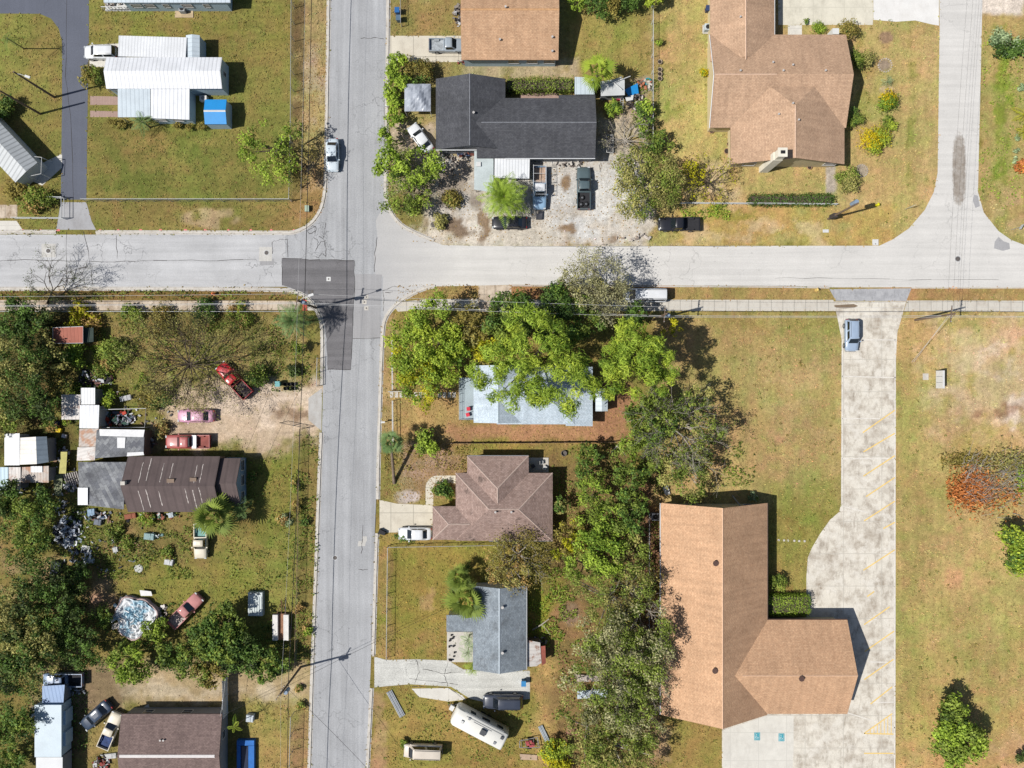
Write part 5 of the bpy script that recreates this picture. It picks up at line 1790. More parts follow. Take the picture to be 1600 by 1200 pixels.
car('sedan', 150, 1118, 222, 5.0, 1.85, 1.42, P_navy, 'dark blue sedan parked askew beside the cream old pickup', 'car')
car('pickup', 173, 1141, 67, 5.4, 1.85, 1.7, P_cream, 'cream old pickup with a blue-black bed beside the dull brown house', 'pickup', bed_load=plain('blue_black_bed', (50, 70, 116), .4, 2, .2))
car('pickup', 99, 1062, 180, 5.6, 1.9, 1.75, paint('blue_grey_paint', (140, 160, 190)), 'blue-grey pickup with an empty black bed in deep tree shade', 'pickup')

# ---- white camper trailer
cx, cy, _ = W(749, 1138, 2.5)
rv = thing('camper_trailer', 'long white camper trailer standing at an angle beside the black suv', 'camper trailer', (cx, cy, 0), math.radians(152.5))
Lr, wr_ = 8.0, 2.45
rings = []
for X, f, zt, z0 in ((Lr / 2, .82, 2.2, .9), (Lr / 2 - .12, .94, 2.6, .7), (Lr / 2 - .45, 1, 2.86, .55), (0, 1, 2.92, .5), (-Lr / 2 + .3, 1, 2.90, .55), (-Lr / 2 + .06, .98, 2.8, .62), (-Lr / 2, .94, 2.6, .7)):
    w = wr_ / 2 * f
    rings.append([(X, -w, z0), (X, -w, zt - .12), (X, -w * .94, zt - .02), (X, 0, zt + .03), (X, w * .94, zt - .02), (X, w, zt - .12), (X, w, z0)])
MB().loft(rings).build('body', plain('camper_white', (238, 236, 228), .05, .6, .03, .4), rv, True)
for X, Y, s, h, mt in ((-.6, 0, .38, .28, M_bumper), (2.6, .1, .2, .12, M_frame), (-3.3, -.5, .2, .1, M_bumper), (1.9, -.75, .15, .08, M_wallgrey), (-2.7, .6, .17, .08, M_wallgrey)):
    q = MB(); q.box(X - s, Y - s, 2.9, X + s, Y + s, 2.97 + h); q.build('roof_vent' if s < .3 else 'roof_air_conditioner', mt, rv, True)
q = MB(); q.tube([(-3.2, -wr_ / 2 * .96 - .05, 2.72), (2.8, -wr_ / 2 * .96 - .05, 2.72)], .06, 5); q.build('awning_roll', M_frame, rv, True)
q = MB(); q.tube([(-3.4, -.86, 2.96), (2.4, -.86, 2.97)], .025, 4); q.tube([(-1.6, -.62, 2.97), (1.2, -.62, 2.97)], .025, 4); q.build('roof_trim', M_wallgrey, rv, True)
q = MB(); q.tube([(Lr / 2 - .2, -.8, .55), (Lr / 2 + 1.1, 0, .5), (Lr / 2 - .2, .8, .55)], .06, 5); hb = q.build('hitch', M_bumper, rv, True)
q = MB(); q.box(Lr / 2 + .15, -.35, .5, Lr / 2 + .75, .35, .95); q.build('propane_box', M_frame, hb, True)
for sx in (-.9, .1):
    for sg in (-1, 1):
        q = MB(); n = 16
        ring = lambda rad, yy: [(sx + rad * math.cos(2 * math.pi * k / n), yy, .36 + rad * math.sin(2 * math.pi * k / n)) for k in range(n)]
        q.loft([ring(.36, sg * 1.0), ring(.36, sg * 1.22)]); q.build('wheel', M_tyre, rv, True)
for X, w in ((-2.6, .9), (-.4, 1.2), (1.6, .8)):
    for sg in (-1, 1):
        q = MB(); yy = sg * (wr_ / 2 + .01); q.box(X - w / 2, min(yy, yy + sg * .02), 1.5, X + w / 2, max(yy, yy + sg * .02), 2.2); q.build('window', M_glass, rv, True)

# ---- utility trailers and boat
tl = thing('flatbed_trailer', 'white sided open trailer with rusty planks down its middle', 'trailer', W(440, 980))
q = MB(); a, b = W(427, 1000, .6), W(452, 959, .6); q.box(a[0], a[1], .45, b[0], b[1], .55); q.build('bed', plain('rusty_planks', (150, 110, 84), .3, 1.5, .3), tl)
for (x0, x1) in ((a[0], a[0] + .72), (b[0] - .72, b[0])):
    q = MB(); q.box(x0, a[1] + .05, .55, x1, b[1] - .05, .95); q.build('side_panel', plain('white_trailer_sides', (232, 228, 222), .08), tl)
q = MB(); mx = (a[0] + b[0]) / 2; q.tube([(a[0] + .5, b[1], .5), (mx, b[1] + 1.9, .5), (b[0] - .5, b[1], .5)], .06, 5); q.tube([(mx, b[1], .5), (mx, b[1] + 2.1, .5)], .05, 5); q.build('drawbar', plain('rust_steel', (120, 84, 66), .2), tl)
for sg, X in ((-1, a[0] - .1), (1, b[0] + .1)):
    q = MB(); n = 14; ring = lambda yy: [(yy, a[1] + 1.7 + .33 * math.cos(2 * math.pi * k / n), .33 + .33 * math.sin(2 * math.pi * k / n)) for k in range(n)]
    q.loft([ring(X - .1), ring(X + .1)]); q.build('wheel', M_tyre, tl)
bx_ = thing('truck_topper', 'ribbed grey-green camper shell lying on the grass near the trailer', 'camper shell', W(399, 944))
a, b = W(387, 963, .9), W(410, 926, .9)
q = MB(); q.box(a[0], a[1], 0, b[0], b[1], .8); q.build('body', plain('shell_grey', (168, 180, 182), .08), bx_)
q = MB(); q.box(a[0] + .05, a[1] + .05, .8, b[0] - .05, b[1] - .05, .84)
for i in range(6):
    X = a[0] + .2 + i * (b[0] - a[0] - .4) / 5
    q.box(X - .07, a[1] + .1, .84, X + .07, b[1] - .6, .90)
q.build('roof', plain('shell_roof_pale', (216, 224, 222), .1), bx_)
q = MB(); q.tube([(a[0] + .3, b[1] - .3, .84), ((a[0] + b[0]) / 2, b[1] + .1, 1.15), (b[0] - .3, b[1] - .3, .84)], .05, 5); q.build('roof_bar', M_bumper, bx_)

# bare trailer frame at the bottom and lengths of guard rail
tf_ = thing('utility_trailer', 'low dark frame trailer carrying red scrap near the palm bushes', 'trailer', W(828, 1160))
a, b = W(812, 1168, .5), W(843, 1152, .5)
q = MB()
for p0, p1 in (((a[0], a[1]), (b[0], a[1])), ((b[0], a[1]), (b[0] - .3, b[1])), ((b[0] - .3, b[1]), (a[0], b[1] - .5)), ((a[0], b[1] - .5), (a[0], a[1]))):
    q.tube([(p0[0], p0[1], .5), (p1[0], p1[1], .5)], .06, 5)
for i in range(5):
    X = a[0] + (b[0] - a[0]) * (i + .5) / 5
    q.tube([(X, a[1], .48), (X, b[1] - .3, .48)], .03, 4)
q.build('frame', plain('dull_frame_steel', (150, 146, 146)), tf_)
q = MB()
for i in range(9):
    X, Y = random.uniform(a[0] + .6, b[0] - .8), random.uniform(a[1] + .2, b[1] - .4); q.box(X - .22, Y - .14, .5, X + .22, Y + .14, random.uniform(.6, .8))
q.build('scrap_load', plain('red_scrap', (172, 80, 84), .4, 3, .3), tf_)
for sg in (a[1] - .1, b[1] - .3):
    q = MB(); n = 14; ring = lambda yy: [((a[0] + b[0]) / 2 + .3 * math.cos(2 * math.pi * k / n), yy, .3 + .3 * math.sin(2 * math.pi * k / n)) for k in range(n)]
    q.loft([ring(sg - .08), ring(sg + .08)]); q.build('wheel', M_tyre, tf_)
for (p0, p1, lab, nm, n_, col) in (((609, 1079), (630, 1118), 'bundle of long grey pipes lying askew on the grass by the driveway', 'pipe_bundle', 5, (178, 182, 186)),
                                   ((845, 1133), (858, 1160), 'short stack of grey boards lying against the frame trailer', 'board_stack', 4, (176, 184, 190))):
    A_, B_ = Vector(W(*p0)), Vector(W(*p1)); d = (B_ - A_).normalized(); s = Vector((-d.y, d.x, 0)); q = MB()
    for i in range(n_):
        o = s * (i - n_ / 2) * .18; q.tube([A_ + o + Vector((0, 0, .1 + .05 * (i % 2))), B_ + o + Vector((0, 0, .1 + .05 * (i % 2)))], .09, 6)
    solo(nm, q, plain(nm + '_grey', col, .1), lab, nm.replace('_', ' '))
# ------------------------------------------------------------------ vegetation
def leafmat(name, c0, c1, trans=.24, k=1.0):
    """c0 darker leaf tone, c1 lighter leaf tone; the mix per leaf is stored on the faces"""
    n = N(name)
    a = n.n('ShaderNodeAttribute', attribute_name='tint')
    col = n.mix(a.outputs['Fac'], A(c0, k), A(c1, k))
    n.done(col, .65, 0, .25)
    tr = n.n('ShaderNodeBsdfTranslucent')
    n.l(col, tr.inputs['Color'])
    mx = n.n('ShaderNodeMixShader')
    mx.inputs[0].default_value = trans
    n.l(n.b.outputs[0], mx.inputs[1])
    n.l(tr.outputs[0], mx.inputs[2])
    n.l(mx.outputs[0], n.out.inputs['Surface'])
    return n.m


def quad_object(name, Q, tint, mat, parent=None, org=(0, 0, 0)):
    """Q: (n,4,3) world corners"""
    n = len(Q)
    Q = Q - np.array(org)
    me = bpy.data.meshes.new(name)
    me.vertices.add(4 * n)
    me.vertices.foreach_set('co', Q.reshape(-1).astype(np.float32))
    me.loops.add(4 * n)
    me.loops.foreach_set('vertex_index', np.arange(4 * n, dtype=np.int32))
    me.polygons.add(n)
    me.polygons.foreach_set('loop_start', np.arange(0, 4 * n, 4, dtype=np.int32))
    me.update(calc_edges=True)
    at = me.attributes.new('tint', 'FLOAT', 'FACE')
    at.data.foreach_set('value', np.clip(tint, 0, 1).astype(np.float32))
    me.materials.append(mat)
    o = bpy.data.objects.new(name, me)
    COL.objects.link(o)
    if parent is not None:
        o.parent = parent
    else:
        o.location = org
    return o


def unit(v):
    return v / (np.linalg.norm(v, axis=-1, keepdims=True) + 1e-9)


def leaves(C, Nrm, size, aspect=.55, rg=rng):
    """diamond leaves at C facing roughly Nrm"""
    n = len(C)
    t = rg.normal(size=(n, 3))
    u = unit(np.cross(Nrm, t))
    v = np.cross(Nrm, u)
    s = size * rg.uniform(.4, 1.6, (n, 1))
    a = aspect * rg.uniform(.7, 1.2, (n, 1))
    fold = Nrm * s * .15
    return np.stack([C - u * s * .5, C - v * s * a * .5 + fold, C + u * s * .5, C + v * s * a * .5 + fold], 1)


M_bark = plain('bark_brown', (128, 112, 96), .25, 2, .2)
M_barkgrey = plain('bark_grey', (176, 168, 156), .25, 2, .2)
M_barkdark = plain('bark_dark', (86, 74, 62), .25, 2, .2)

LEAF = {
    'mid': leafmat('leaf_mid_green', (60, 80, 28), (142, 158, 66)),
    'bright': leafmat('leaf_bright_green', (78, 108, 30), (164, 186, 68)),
    'lime': leafmat('leaf_lime_green', (84, 114, 30), (178, 192, 68), .26),
    'yellowgreen': leafmat('leaf_yellow_green', (116, 130, 24), (214, 204, 48), .35),
    'dark': leafmat('leaf_dark_green', (30, 44, 22), (96, 114, 54)),
    'deep': leafmat('leaf_deep_green', (40, 62, 26), (106, 136, 58)),
    'olive': leafmat('leaf_olive', (98, 98, 52), (178, 172, 100)),
    'greyolive': leafmat('leaf_grey_olive', (112, 112, 74), (184, 180, 134)),
    'dry': leafmat('leaf_dry_brown', (128, 100, 58), (190, 158, 96)),
    'orange': leafmat('leaf_dead_orange', (150, 84, 40), (214, 142, 80)),
    'yellow': leafmat('leaf_yellow', (186, 160, 20), (240, 220, 40), .4),
    'silver': leafmat('leaf_silver_green', (92, 116, 76), (170, 186, 140)),
    'brownish': leafmat('leaf_brownish_green', (96, 88, 40), (160, 146, 74)),
    'bluegreen': leafmat('leaf_blue_green', (54, 84, 44), (124, 148, 88)),
}


def limb_tubes(mb, base, targets, r0, rg, th=None):
    """trunk from base to a fork and bent limbs out to the targets"""
    base = Vector(base)
    top = max(t[2] for t in targets)
    ctr_ = sum((Vector(t) for t in targets), Vector()) / len(targets)
    fork = base.lerp(Vector((ctr_.x, ctr_.y, base.z + (top - base.z) * (th or .35))), 1.0)
    fork = Vector((base.x * .6 + ctr_.x * .4, base.y * .6 + ctr_.y * .4, base.z + (top - base.z) * (th or .35)))
    mid = base.lerp(fork, .5) + Vector((rg.uniform(-.15, .15), rg.uniform(-.15, .15), 0))
    mb.tube([base, mid, fork], [r0 * 1.25, r0 * .95, r0 * .8], 7)
    for t in targets:
        t = Vector(t)
        m1 = fork.lerp(t, .4) + Vector((rg.uniform(-.3, .3), rg.uniform(-.3, .3), rg.uniform(0, .35)))
        mb.tube([fork, m1, t], [r0 * .55, r0 * .34, r0 * .12], 5, False)


def tree(name, px, py, r_px, h, kind, label, cat='tree', group=None, clump=.34, n_clump=None, lf=.34, dens=26, flat=.75, open_=0.0, bark=None, aspect=.55, mix2=None, mix_p=.25, sx=1.0, sy=1.0, base=None, low=0.35, up=.35, seed=None, crown_name='crown', trunk=True):
    """leafy tree: crown centre seen at (px,py), radius in picture units, total height h"""
    rg = np.random.default_rng(seed if seed is not None else int(px * 7 + py * 13))
    hc = h * (.5 + low * .3)
    c = np.array(W(px, py, hc))
    r = r_px / S * (1 - hc / H)
    rz = min(h - h * low, h * .62) * .55
    rz = max(rz, r * flat * .45)
    zc = h - rz
    c[2] = zc
    rc = r * clump
    if n_clump is None:
        n_clump = int(2.0 / clump ** 2)
    # clump centres spread through the crown, more on its shell, with a lobed outline
    th = rg.uniform(0, 2 * np.pi, n_clump)
    lob = 1 + .18 * np.sin(3 * th + rg.uniform(0, 6)) + .12 * np.sin(5 * th + rg.uniform(0, 6))
    rad = np.sqrt(rg.uniform(.0, 1, n_clump)) * (1 - clump * .55) * lob
    zz = np.sqrt(np.clip(1 - np.clip(rad, 0, 1) ** 2, 0, 1)) * rg.uniform(-.35, 1, n_clump)
    CC = np.stack([c[0] + r * sx * rad * np.cos(th), c[1] + r * sy * rad * np.sin(th), zc + (rz - rc * .5) * zz], -1)
    CC[:, 2] = np.maximum(CC[:, 2], rc * .5)
    keep = rg.uniform(size=n_clump) > open_
    CC = CC[keep] if keep.sum() > 3 else CC
    crs = rc * rg.uniform(.65, 1.3, len(CC))
    ctint = rg.normal(.5, .22, len(CC))
    P, D, T = [], [], []
    for cc, cr, ct in zip(CC, crs, ctint):
        m = int(max(12, dens * 6.4 * cr * cr))
        d = unit(rg.normal(size=(m, 3)))
        d[:, 2] = np.where(d[:, 2] < -.35, -d[:, 2], d[:, 2])
        rr = cr * rg.uniform(.45, 1.08, (m, 1)) * (1 + .25 * np.sin(5 * d[:, :1] + 4 * d[:, 1:2] + ct * 20))
        P.append(cc + d * rr * np.array([1, 1, .75]))
        D.append(unit(d * .7 + rg.normal(size=(m, 3)) * .55 + np.array([0, 0, up])))
        T.append(ct + rg.normal(0, .21, m) + .12 * d[:, 2])  # random tint, a little lighter towards the top of each clump
    P, D, T = np.concatenate(P), np.concatenate(D), np.concatenate(T)
    ok = P[:, 2] > .05
    P, D, T = P[ok], D[ok], T[ok]
    bx, by = (W(*base)[:2] if base else (c[0] + rg.uniform(-.1, .1) * r, c[1] + rg.uniform(-.1, .1) * r))
    root = thing(name, label, cat, (bx, by, 0), 0, group)
    Q = leaves(P, D, lf * 1.22 * rg.uniform(.9, 1.15), aspect, rg)
    if mix2:
        # some clumps carry a second leaf colour
        ci = np.repeat(rg.uniform(size=len(CC)) < mix_p, [0] * 0 + [1] * len(CC))
        sel = np.concatenate([np.full(int(max(12, dens * 6.4 * cr * cr)), s) for s, cr in zip(ci, crs)])[ok]
        sel = sel ^ (rg.uniform(size=len(sel)) < .08)
        if (~sel).sum() > 10:
            quad_object(crown_name, Q[~sel], T[~sel], LEAF[kind], root, (bx, by, 0))
        if sel.sum() > 10:
            quad_object(crown_name, Q[sel], T[sel], LEAF[mix2], root, (bx, by, 0))
    else:
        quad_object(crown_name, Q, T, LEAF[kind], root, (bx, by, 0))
    if trunk:
        mb = MB()
        nt_ = min(len(CC), 9)
        pick = rg.choice(len(CC), nt_, replace=False)
        limb_tubes(mb, (bx, by, 0), [tuple(CC[i]) for i in pick], max(.05, min(.28, r * .06)), rg)
        mb.build('trunk', bark or M_bark, root)
    return root


def bare_tree(name, px, py, r_px, h, label, kind='olive', leaf_n=2500, lf=.2, bark=None, base=None, levels=4, cat='tree', spread=1.0, group=None, seed=None, twig=.012, n0=7, sx=1, sy=1, clus=.35, r_k=.036):
    """open tree: branching limbs down to twigs, scattered small leaves"""
    rg = np.random.default_rng(seed if seed is not None else int(px * 5 + py * 11))
    hc = h * .7
    c = np.array(W(px, py, hc))
    r = r_px / S * (1 - hc / H)
    bx, by = W(*base)[:2] if base else (c[0], c[1])
    root = thing(name, label, cat, (bx, by, 0), 0, group)
    mb = MB()
    tips = []
    fork = np.array([bx * .6 + c[0] * .4, by * .6 + c[1] * .4, h * .28])
    r0 = max(.05, min(.24, r * r_k))
    mb.tube([(bx, by, 0), tuple((np.array([bx, by, 0]) + fork) / 2 + rg.normal(0, .08, 3) * np.array([1, 1, 0])), tuple(fork)], [r0 * 1.2, r0, r0 * .85], 7)

    def grow(p, d, length, rad, lev):
        q = p + d * length
        mid = (p + q) / 2 + rg.normal(0, .07, 3) * length
        n = 5 if rad > .05 else 3
        mb.tube([tuple(p), tuple(mid), tuple(q)], [rad, rad * .8, rad * .6], n, False)
        if lev == 0:
            tips.append((q, d))
            tips.append((mid, d))
            return
        k = 3 if lev > 1 else 4
        for i in range(k):
            nd = unit((d + rg.normal(0, .48, 3) + np.array([0, 0, .06]))[None])[0]
            start = p + (q - p) * rg.uniform(.45, 1.0) if i else q
            grow(start, nd, length * rg.uniform(.55, .85), max(rad * .55, twig), lev - 1)
    for i in range(n0):
        th = 2 * np.pi * (i + rg.uniform(-.3, .3)) / n0
        out = np.array([c[0] + sx * r * np.cos(th), c[1] + sy * r * np.sin(th), h * rg.uniform(.6, .95)])
        d = out - fork
        L_ = np.linalg.norm(d)
        grow(fork, d / L_, L_ * .42 * spread, r0 * .6, levels - 1)
    mb.build('trunk', bark or M_barkgrey, root)
    if leaf_n:
        ti = rg.integers(0, len(tips), leaf_n)
        tp = np.array([t[0] for t in tips])[ti]
        ctint = rg.normal(.5, .18, len(tips))[ti]
        P = tp + rg.normal(0, clus, (leaf_n, 3))
        P[:, 2] = np.maximum(P[:, 2], .1)
        D = unit(rg.normal(size=(leaf_n, 3)) + np.array([0, 0, .8]))
        quad_object('crown', leaves(P, D, lf, .5, rg), ctint + rg.normal(0, .15, leaf_n), LEAF[kind], root, (bx, by, 0))
    return root


def palm(px, py, r_px, h, label, kind='bright', base=None, n=34, fan=True, trunk_r=.17, group=None, droop=.5, cat='palm', dead=0, seed=None):
    rg = np.random.default_rng(seed if seed is not None else int(px * 3 + py * 17))
    top = np.array(W(px, py, h))
    r = r_px / S * (1 - h / H)
    bx, by = W(*base)[:2] if base else top[:2]
    root = thing('palm_tree', label, cat, (bx, by, 0), 0, group)
    mb = MB()
    b = np.array([bx, by, 0.])
    pts = [tuple(b + (top - b) * t + np.array([0, 0, 0])) for t in (0, .33, .66, 1)]
    mb.tube(pts, [trunk_r * 1.25, trunk_r, trunk_r, trunk_r * 1.1], 8)
    mb.build('trunk', M_bark, root)
    Q, T = [], []
    for i in range(n):
        az = i * 2.39996 + rg.uniform(-.2, .2)
        el = math.radians(75 - 100 * (i / n)) + rg.uniform(-.1, .1)      # young fronds upright, old ones hang
        L = r * rg.uniform(.66, 1.15) * (.72 + .28 * min(1, i / n * 2))
        d0 = np.array([math.cos(az) * math.cos(el), math.sin(az) * math.cos(el), math.sin(el)])
        side = np.array([-math.sin(az), math.cos(az), 0])
        ft = rg.normal(.55, .16) - (.2 if i > n * .8 else 0)
        if fan:
            pet = top + d0 * L * .42 + np.array([0, 0, -.08 * L * droop])
            w = .025
            Q.append([top - side * w, top + side * w, pet + side * w, pet - side * w]); T.append(ft)
            m = 11
            for j in range(m):
                a = (j - (m - 1) / 2) / ((m - 1) / 2) * 1.05
                dd = unit((d0 * math.cos(a) + side * math.sin(a))[None])[0]
                ll = L * .66 * (1 - .25 * abs(a) / 1.3) * rg.uniform(.9, 1.08)
                midp = pet + dd * ll * .55
                tip = pet + dd * ll + np.array([0, 0, -droop * ll * .45])
                ww = side * math.cos(a) - d0 * math.sin(a)
                w = ll * .055
                Q.append([pet, midp - ww * w, tip, midp + ww * w]); T.append(ft + rg.normal(0, .1))
        else:
            m = 16
            prev = top
            for j in range(m):
                t = (j + 1) / m
                p = top + d0 * L * t + np.array([0, 0, -droop * L * t * t * .7])
                tang = p - prev
                for sg in (-1, 1):
                    ll = L * .30 * math.sin(math.pi * (.12 + .83 * t)) * rg.uniform(.85, 1.1)
                    dd = unit((side * sg + tang / (np.linalg.norm(tang) + 1e-6) * .55 + np.array([0, 0, -.25]))[None])[0]
                    tip = p + dd * ll
                    w = tang * .6
                    Q.append([p - w * .5, (p + tip) / 2 - w * .5, tip, (p + tip) / 2 + w * .5]); T.append(ft + rg.normal(0, .1))
                prev = p
    quad_object('fronds', np.array(Q), np.array(T), LEAF[kind], root, (bx, by, 0))
    return root


def shrub(px, py, r_px, h, kind, label, cat='shrub', sx=1, sy=1, lf=.2, dens=55, group=None, mix2=None, mix_p=.3, name='shrub', clump=.5):
    return tree(name, px, py, r_px, h, kind, label, cat, group, clump=clump, lf=lf, dens=dens, flat=.8, sx=sx, sy=sy, low=.05, up=.5, mix2=mix2, mix_p=mix_p, crown_name='foliage')


def hedge(x0, y0, x1, y1, h, kind, label, lf=.17, dens=80, rough=.26, name='hedge'):
    a, b = W(x0, y1, h), W(x1, y0, h)
    rg = np.random.default_rng(int(x0 + y0))
    w, d = b[0] - a[0], b[1] - a[1]
    P, D = [], []
    def put(n, f, nrm):
        u, v = rg.uniform(0, 1, n), rg.uniform(0, 1, n)
        P.append(np.stack(f(u, v), -1)); D.append(np.tile(nrm, (n, 1)))
    put(int(w * d * dens), lambda u, v: (a[0] + u * w, a[1] + v * d, h + 0 * u), (0, 0, 1.))
    for sg, x in ((-1., a[0]), (1., b[0])):
        put(int(d * h * dens), lambda u, v: (x + 0 * u, a[1] + u * d, v * h), (sg, 0, 0))
    for sg, y in ((-1., a[1]), (1., b[1])):
        put(int(w * h * dens), lambda u, v: (a[0] + u * w, y + 0 * u, v * h), (0, sg, 0))
    P, D = np.concatenate(P), np.concatenate(D)
    cx, cy = (a[0] + b[0]) / 2, (a[1] + b[1]) / 2
    # round the corners and roughen
    ex = np.clip((np.abs(P[:, 0] - cx) / (w / 2) - .86) / .14, 0, 1); ey = np.clip((np.abs(P[:, 1] - cy) / (d / 2) - .86) / .14, 0, 1)
    P[:, :2] -= (np.stack([P[:, 0] - cx, P[:, 1] - cy], -1)) * (ex * ey)[:, None] * .10
    bump = fbm(P[:, 0] * 11, P[:, 1] * 11, 7, 3, 3) - .5
    P += rg.normal(0, rough * .5, P.shape) + np.stack([0 * bump, 0 * bump, bump * rough * 3], -1)
    D = unit(D + rg.normal(0, .5, D.shape))
    root = thing(name, label, 'hedge', (cx, cy, 0))
    quad_object('foliage', leaves(P, D, lf, .6, rg), .5 + bump + rg.normal(0, .18, len(P)), LEAF[kind], root, (cx, cy, 0))
    mb = MB()
    mb.box(a[0] + .22, a[1] + .22, 0, b[0] - .22, b[1] - .22, h - .2)
    mb.build('twigs', M_barkdark, root)
    return root


# ---------------- north-west block
tree('shade_tree', 425, 236, 58, 6.0, 'bright', 'loose light green tree on the lawn beside the wide street', clump=.17, n_clump=70, open_=.35, lf=.22, dens=20, mix2='mid', mix_p=.35, base=(445, 240))
bare_tree('shade_tree', 470, 250, 34, 4.5, 'thin brown twiggy tree between the light green tree and the pale sedan', 'brownish', 900, .18, M_barkdark, n0=5, levels=3)
shrub(146, 121, 17, 1.8, 'mid', 'round green shrub at the left end of the white ribbed mobile home', mix2='brownish')
palm(222, 190, 24, 2.2, 'low feathery palm against the front of the white ribbed mobile home', 'bluegreen', fan=False, n=16, trunk_r=.1)
for i, (x, y) in enumerate(((178, 193), (192, 194), (279, 197), (297, 198), (316, 198))):
    shrub(x, y, 7.5, .9, 'brownish', ('leftmost small clipped bush below the ribbed mobile home', 'second small clipped bush below the ribbed mobile home', 'small clipped bush just right of the feathery palm', 'small clipped bush under the corner of the lean-to', 'small clipped bush below the blue roofed shed')[i], 'bush', group='clipped bushes at the mobile home', lf=.14, dens=70)
palm(11, 60, 15, 5.0, 'slender small palm on the lawn left of the dark lane', 'deep', base=(38, 76), fan=False, n=9, trunk_r=.07, droop=.9)
shrub(14, 168, 16, 1.6, 'deep', 'dark shrub behind the grey striped mobile home', mix2='mid')
shrub(62, 314, 26, 1.5, 'mid', 'weedy green shrub in the corner by the dark lane entrance', mix2='dry', mix_p=.25)
shrub(28, 300, 16, 1.2, 'brownish', 'brown weedy shrub below the grey striped mobile home')
# ---------------- black house lot
for i, (x, y, rr) in enumerate(((622, 98, 13), (616, 118, 13), (626, 128, 12), (615, 142, 13), (617, 163, 12), (616, 184, 12))):
    tree('hedge_tree', x, y, rr * 1.25, 2.6, 'bright', ('topmost leafy clump of the street hedge beside the tarp canopy', 'second leafy clump from the top of the street hedge', 'leafy clump of the street hedge next to the brown bush', 'middle leafy clump of the street hedge beside the canopy', 'fifth leafy clump down the street hedge', 'lowest leafy clump of the street hedge')[i], 'shrub', 'hedge along the street', clump=.42, lf=.24, dens=40, low=.1)
tree('brown_bush', 652, 113, 24, 2.2, 'brownish', 'brown green bush above the grey tarp canopy', 'bush', clump=.38, lf=.2, dens=34, low=.1, mix2='deep')
tree('shade_tree', 664, 262, 40, 5.5, 'bright', 'bright leafy tree over the white sedan by the black roofed house', clump=.2, n_clump=52, open_=.32, lf=.22, dens=24, mix2='mid')
tree('shade_tree', 612, 262, 34, 5.0, 'bright', 'thin leafy tree leaning over the street kerb', clump=.26, n_clump=30, open_=.35, lf=.26, dens=24, base=(630, 268), bark=M_barkgrey)
tree('shade_tree', 640, 300, 42, 4.5, 'mid', 'leafy tree at the street corner below the two leafy trees', clump=.2, n_clump=52, open_=.38, lf=.22, dens=22, mix2='bright', mix_p=.4)
tree('shade_tree', 604, 216, 15, 4.2, 'bright', 'small leafy sprig tree over the kerb below the street hedge', clump=.4, lf=.26, dens=26, base=(618, 222))
bare_tree('bare_tree', 640, 275, 44, 5.0, 'grey twigged thin tree among the leafy trees at the street corner', 'olive', 700, .18, M_barkgrey, levels=4, n0=9, r_k=.025)
shrub(706, 316, 18, 1.2, 'brownish', 'brown scrub bush in the sandy yard left of the big palm', mix2='mid')
shrub(690, 345, 13, .8, 'olive', 'low scrub bush by the muddy tyre tracks')
palm(788, 307, 39, 4.6, 'big green palm below the white carport', 'bright', n=62, fan=False, droop=.6)
palm(932, 112, 32, 4.5, 'lime yellow palm over the rear sheds of the black house', 'lime', base=(936, 130), n=17, droop=.7)
hedge(790, 122, 897, 141, 1.5, 'mid', 'long rough green hedge behind the black roofed house', .2, 60, .3)
shrub(958, 170, 14, 1.5, 'bright', 'small bright bush right of the black house wall', mix2='deep')
tree('fence_bush', 1008, 184, 20, 2.5, 'bright', 'bright bush on the fence line below the scrap pile', 'bush', clump=.36, lf=.22, dens=34, low=.1, mix2='deep', sy=1.5, sx=.8)
tree('fence_bush', 1022, 222, 26, 2.5, 'mid', 'spreading green bush through the wire fence above the olive oak', 'bush', clump=.3, lf=.22, dens=28, low=.1, mix2='deep', open_=.2)
bare_tree('bare_shrub', 978, 215, 44, 3.2, 'leafless grey bush beside the black house', 'greyolive', 500, .14, M_barkgrey, levels=4, n0=11, cat='bush', twig=.014)
tree('oak_tree', 1008, 290, 60, 6.0, 'olive', 'olive green oak over the yard beside the glossy black pickup', clump=.18, n_clump=105, open_=.08, lf=.2, dens=30, mix2='mid', mix_p=.35, bark=M_barkgrey)
bare_tree('bare_tree', 1108, 278, 46, 4.5, 'sparse dark branched tree on the tan lawn below the large tan house', 'yellowgreen', 900, .2, M_barkdark, levels=4, n0=7, spread=.95, clus=.2)
tree('shade_tree', 1088, 268, 20, 2.5, 'yellowgreen', 'small yellow green tree beside the sparse dark branched tree', clump=.35, lf=.22, dens=18, open_=.2)
# top edge bushes
for i, (x, y, rr, kd) in enumerate(((900, 3, 15, 'bright'), (930, 8, 18, 'deep'), (960, 2, 18, 'brownish'), (985, 6, 16, 'deep'), (1018, 0, 13, 'lime'))):
    tree('hedge_tree', x, y, rr * 1.3, 3.0, kd, ('bright bush at the top edge beside the tan house shadow', 'dark bush at the top edge, second of the row', 'brownish bush in the middle of the top edge row', 'dark bush at the top edge left of the lime one', 'lime bush at the top edge on the wire fence line')[i], 'bush', 'bushes along the top edge', clump=.38, lf=.22, dens=34, low=.1)
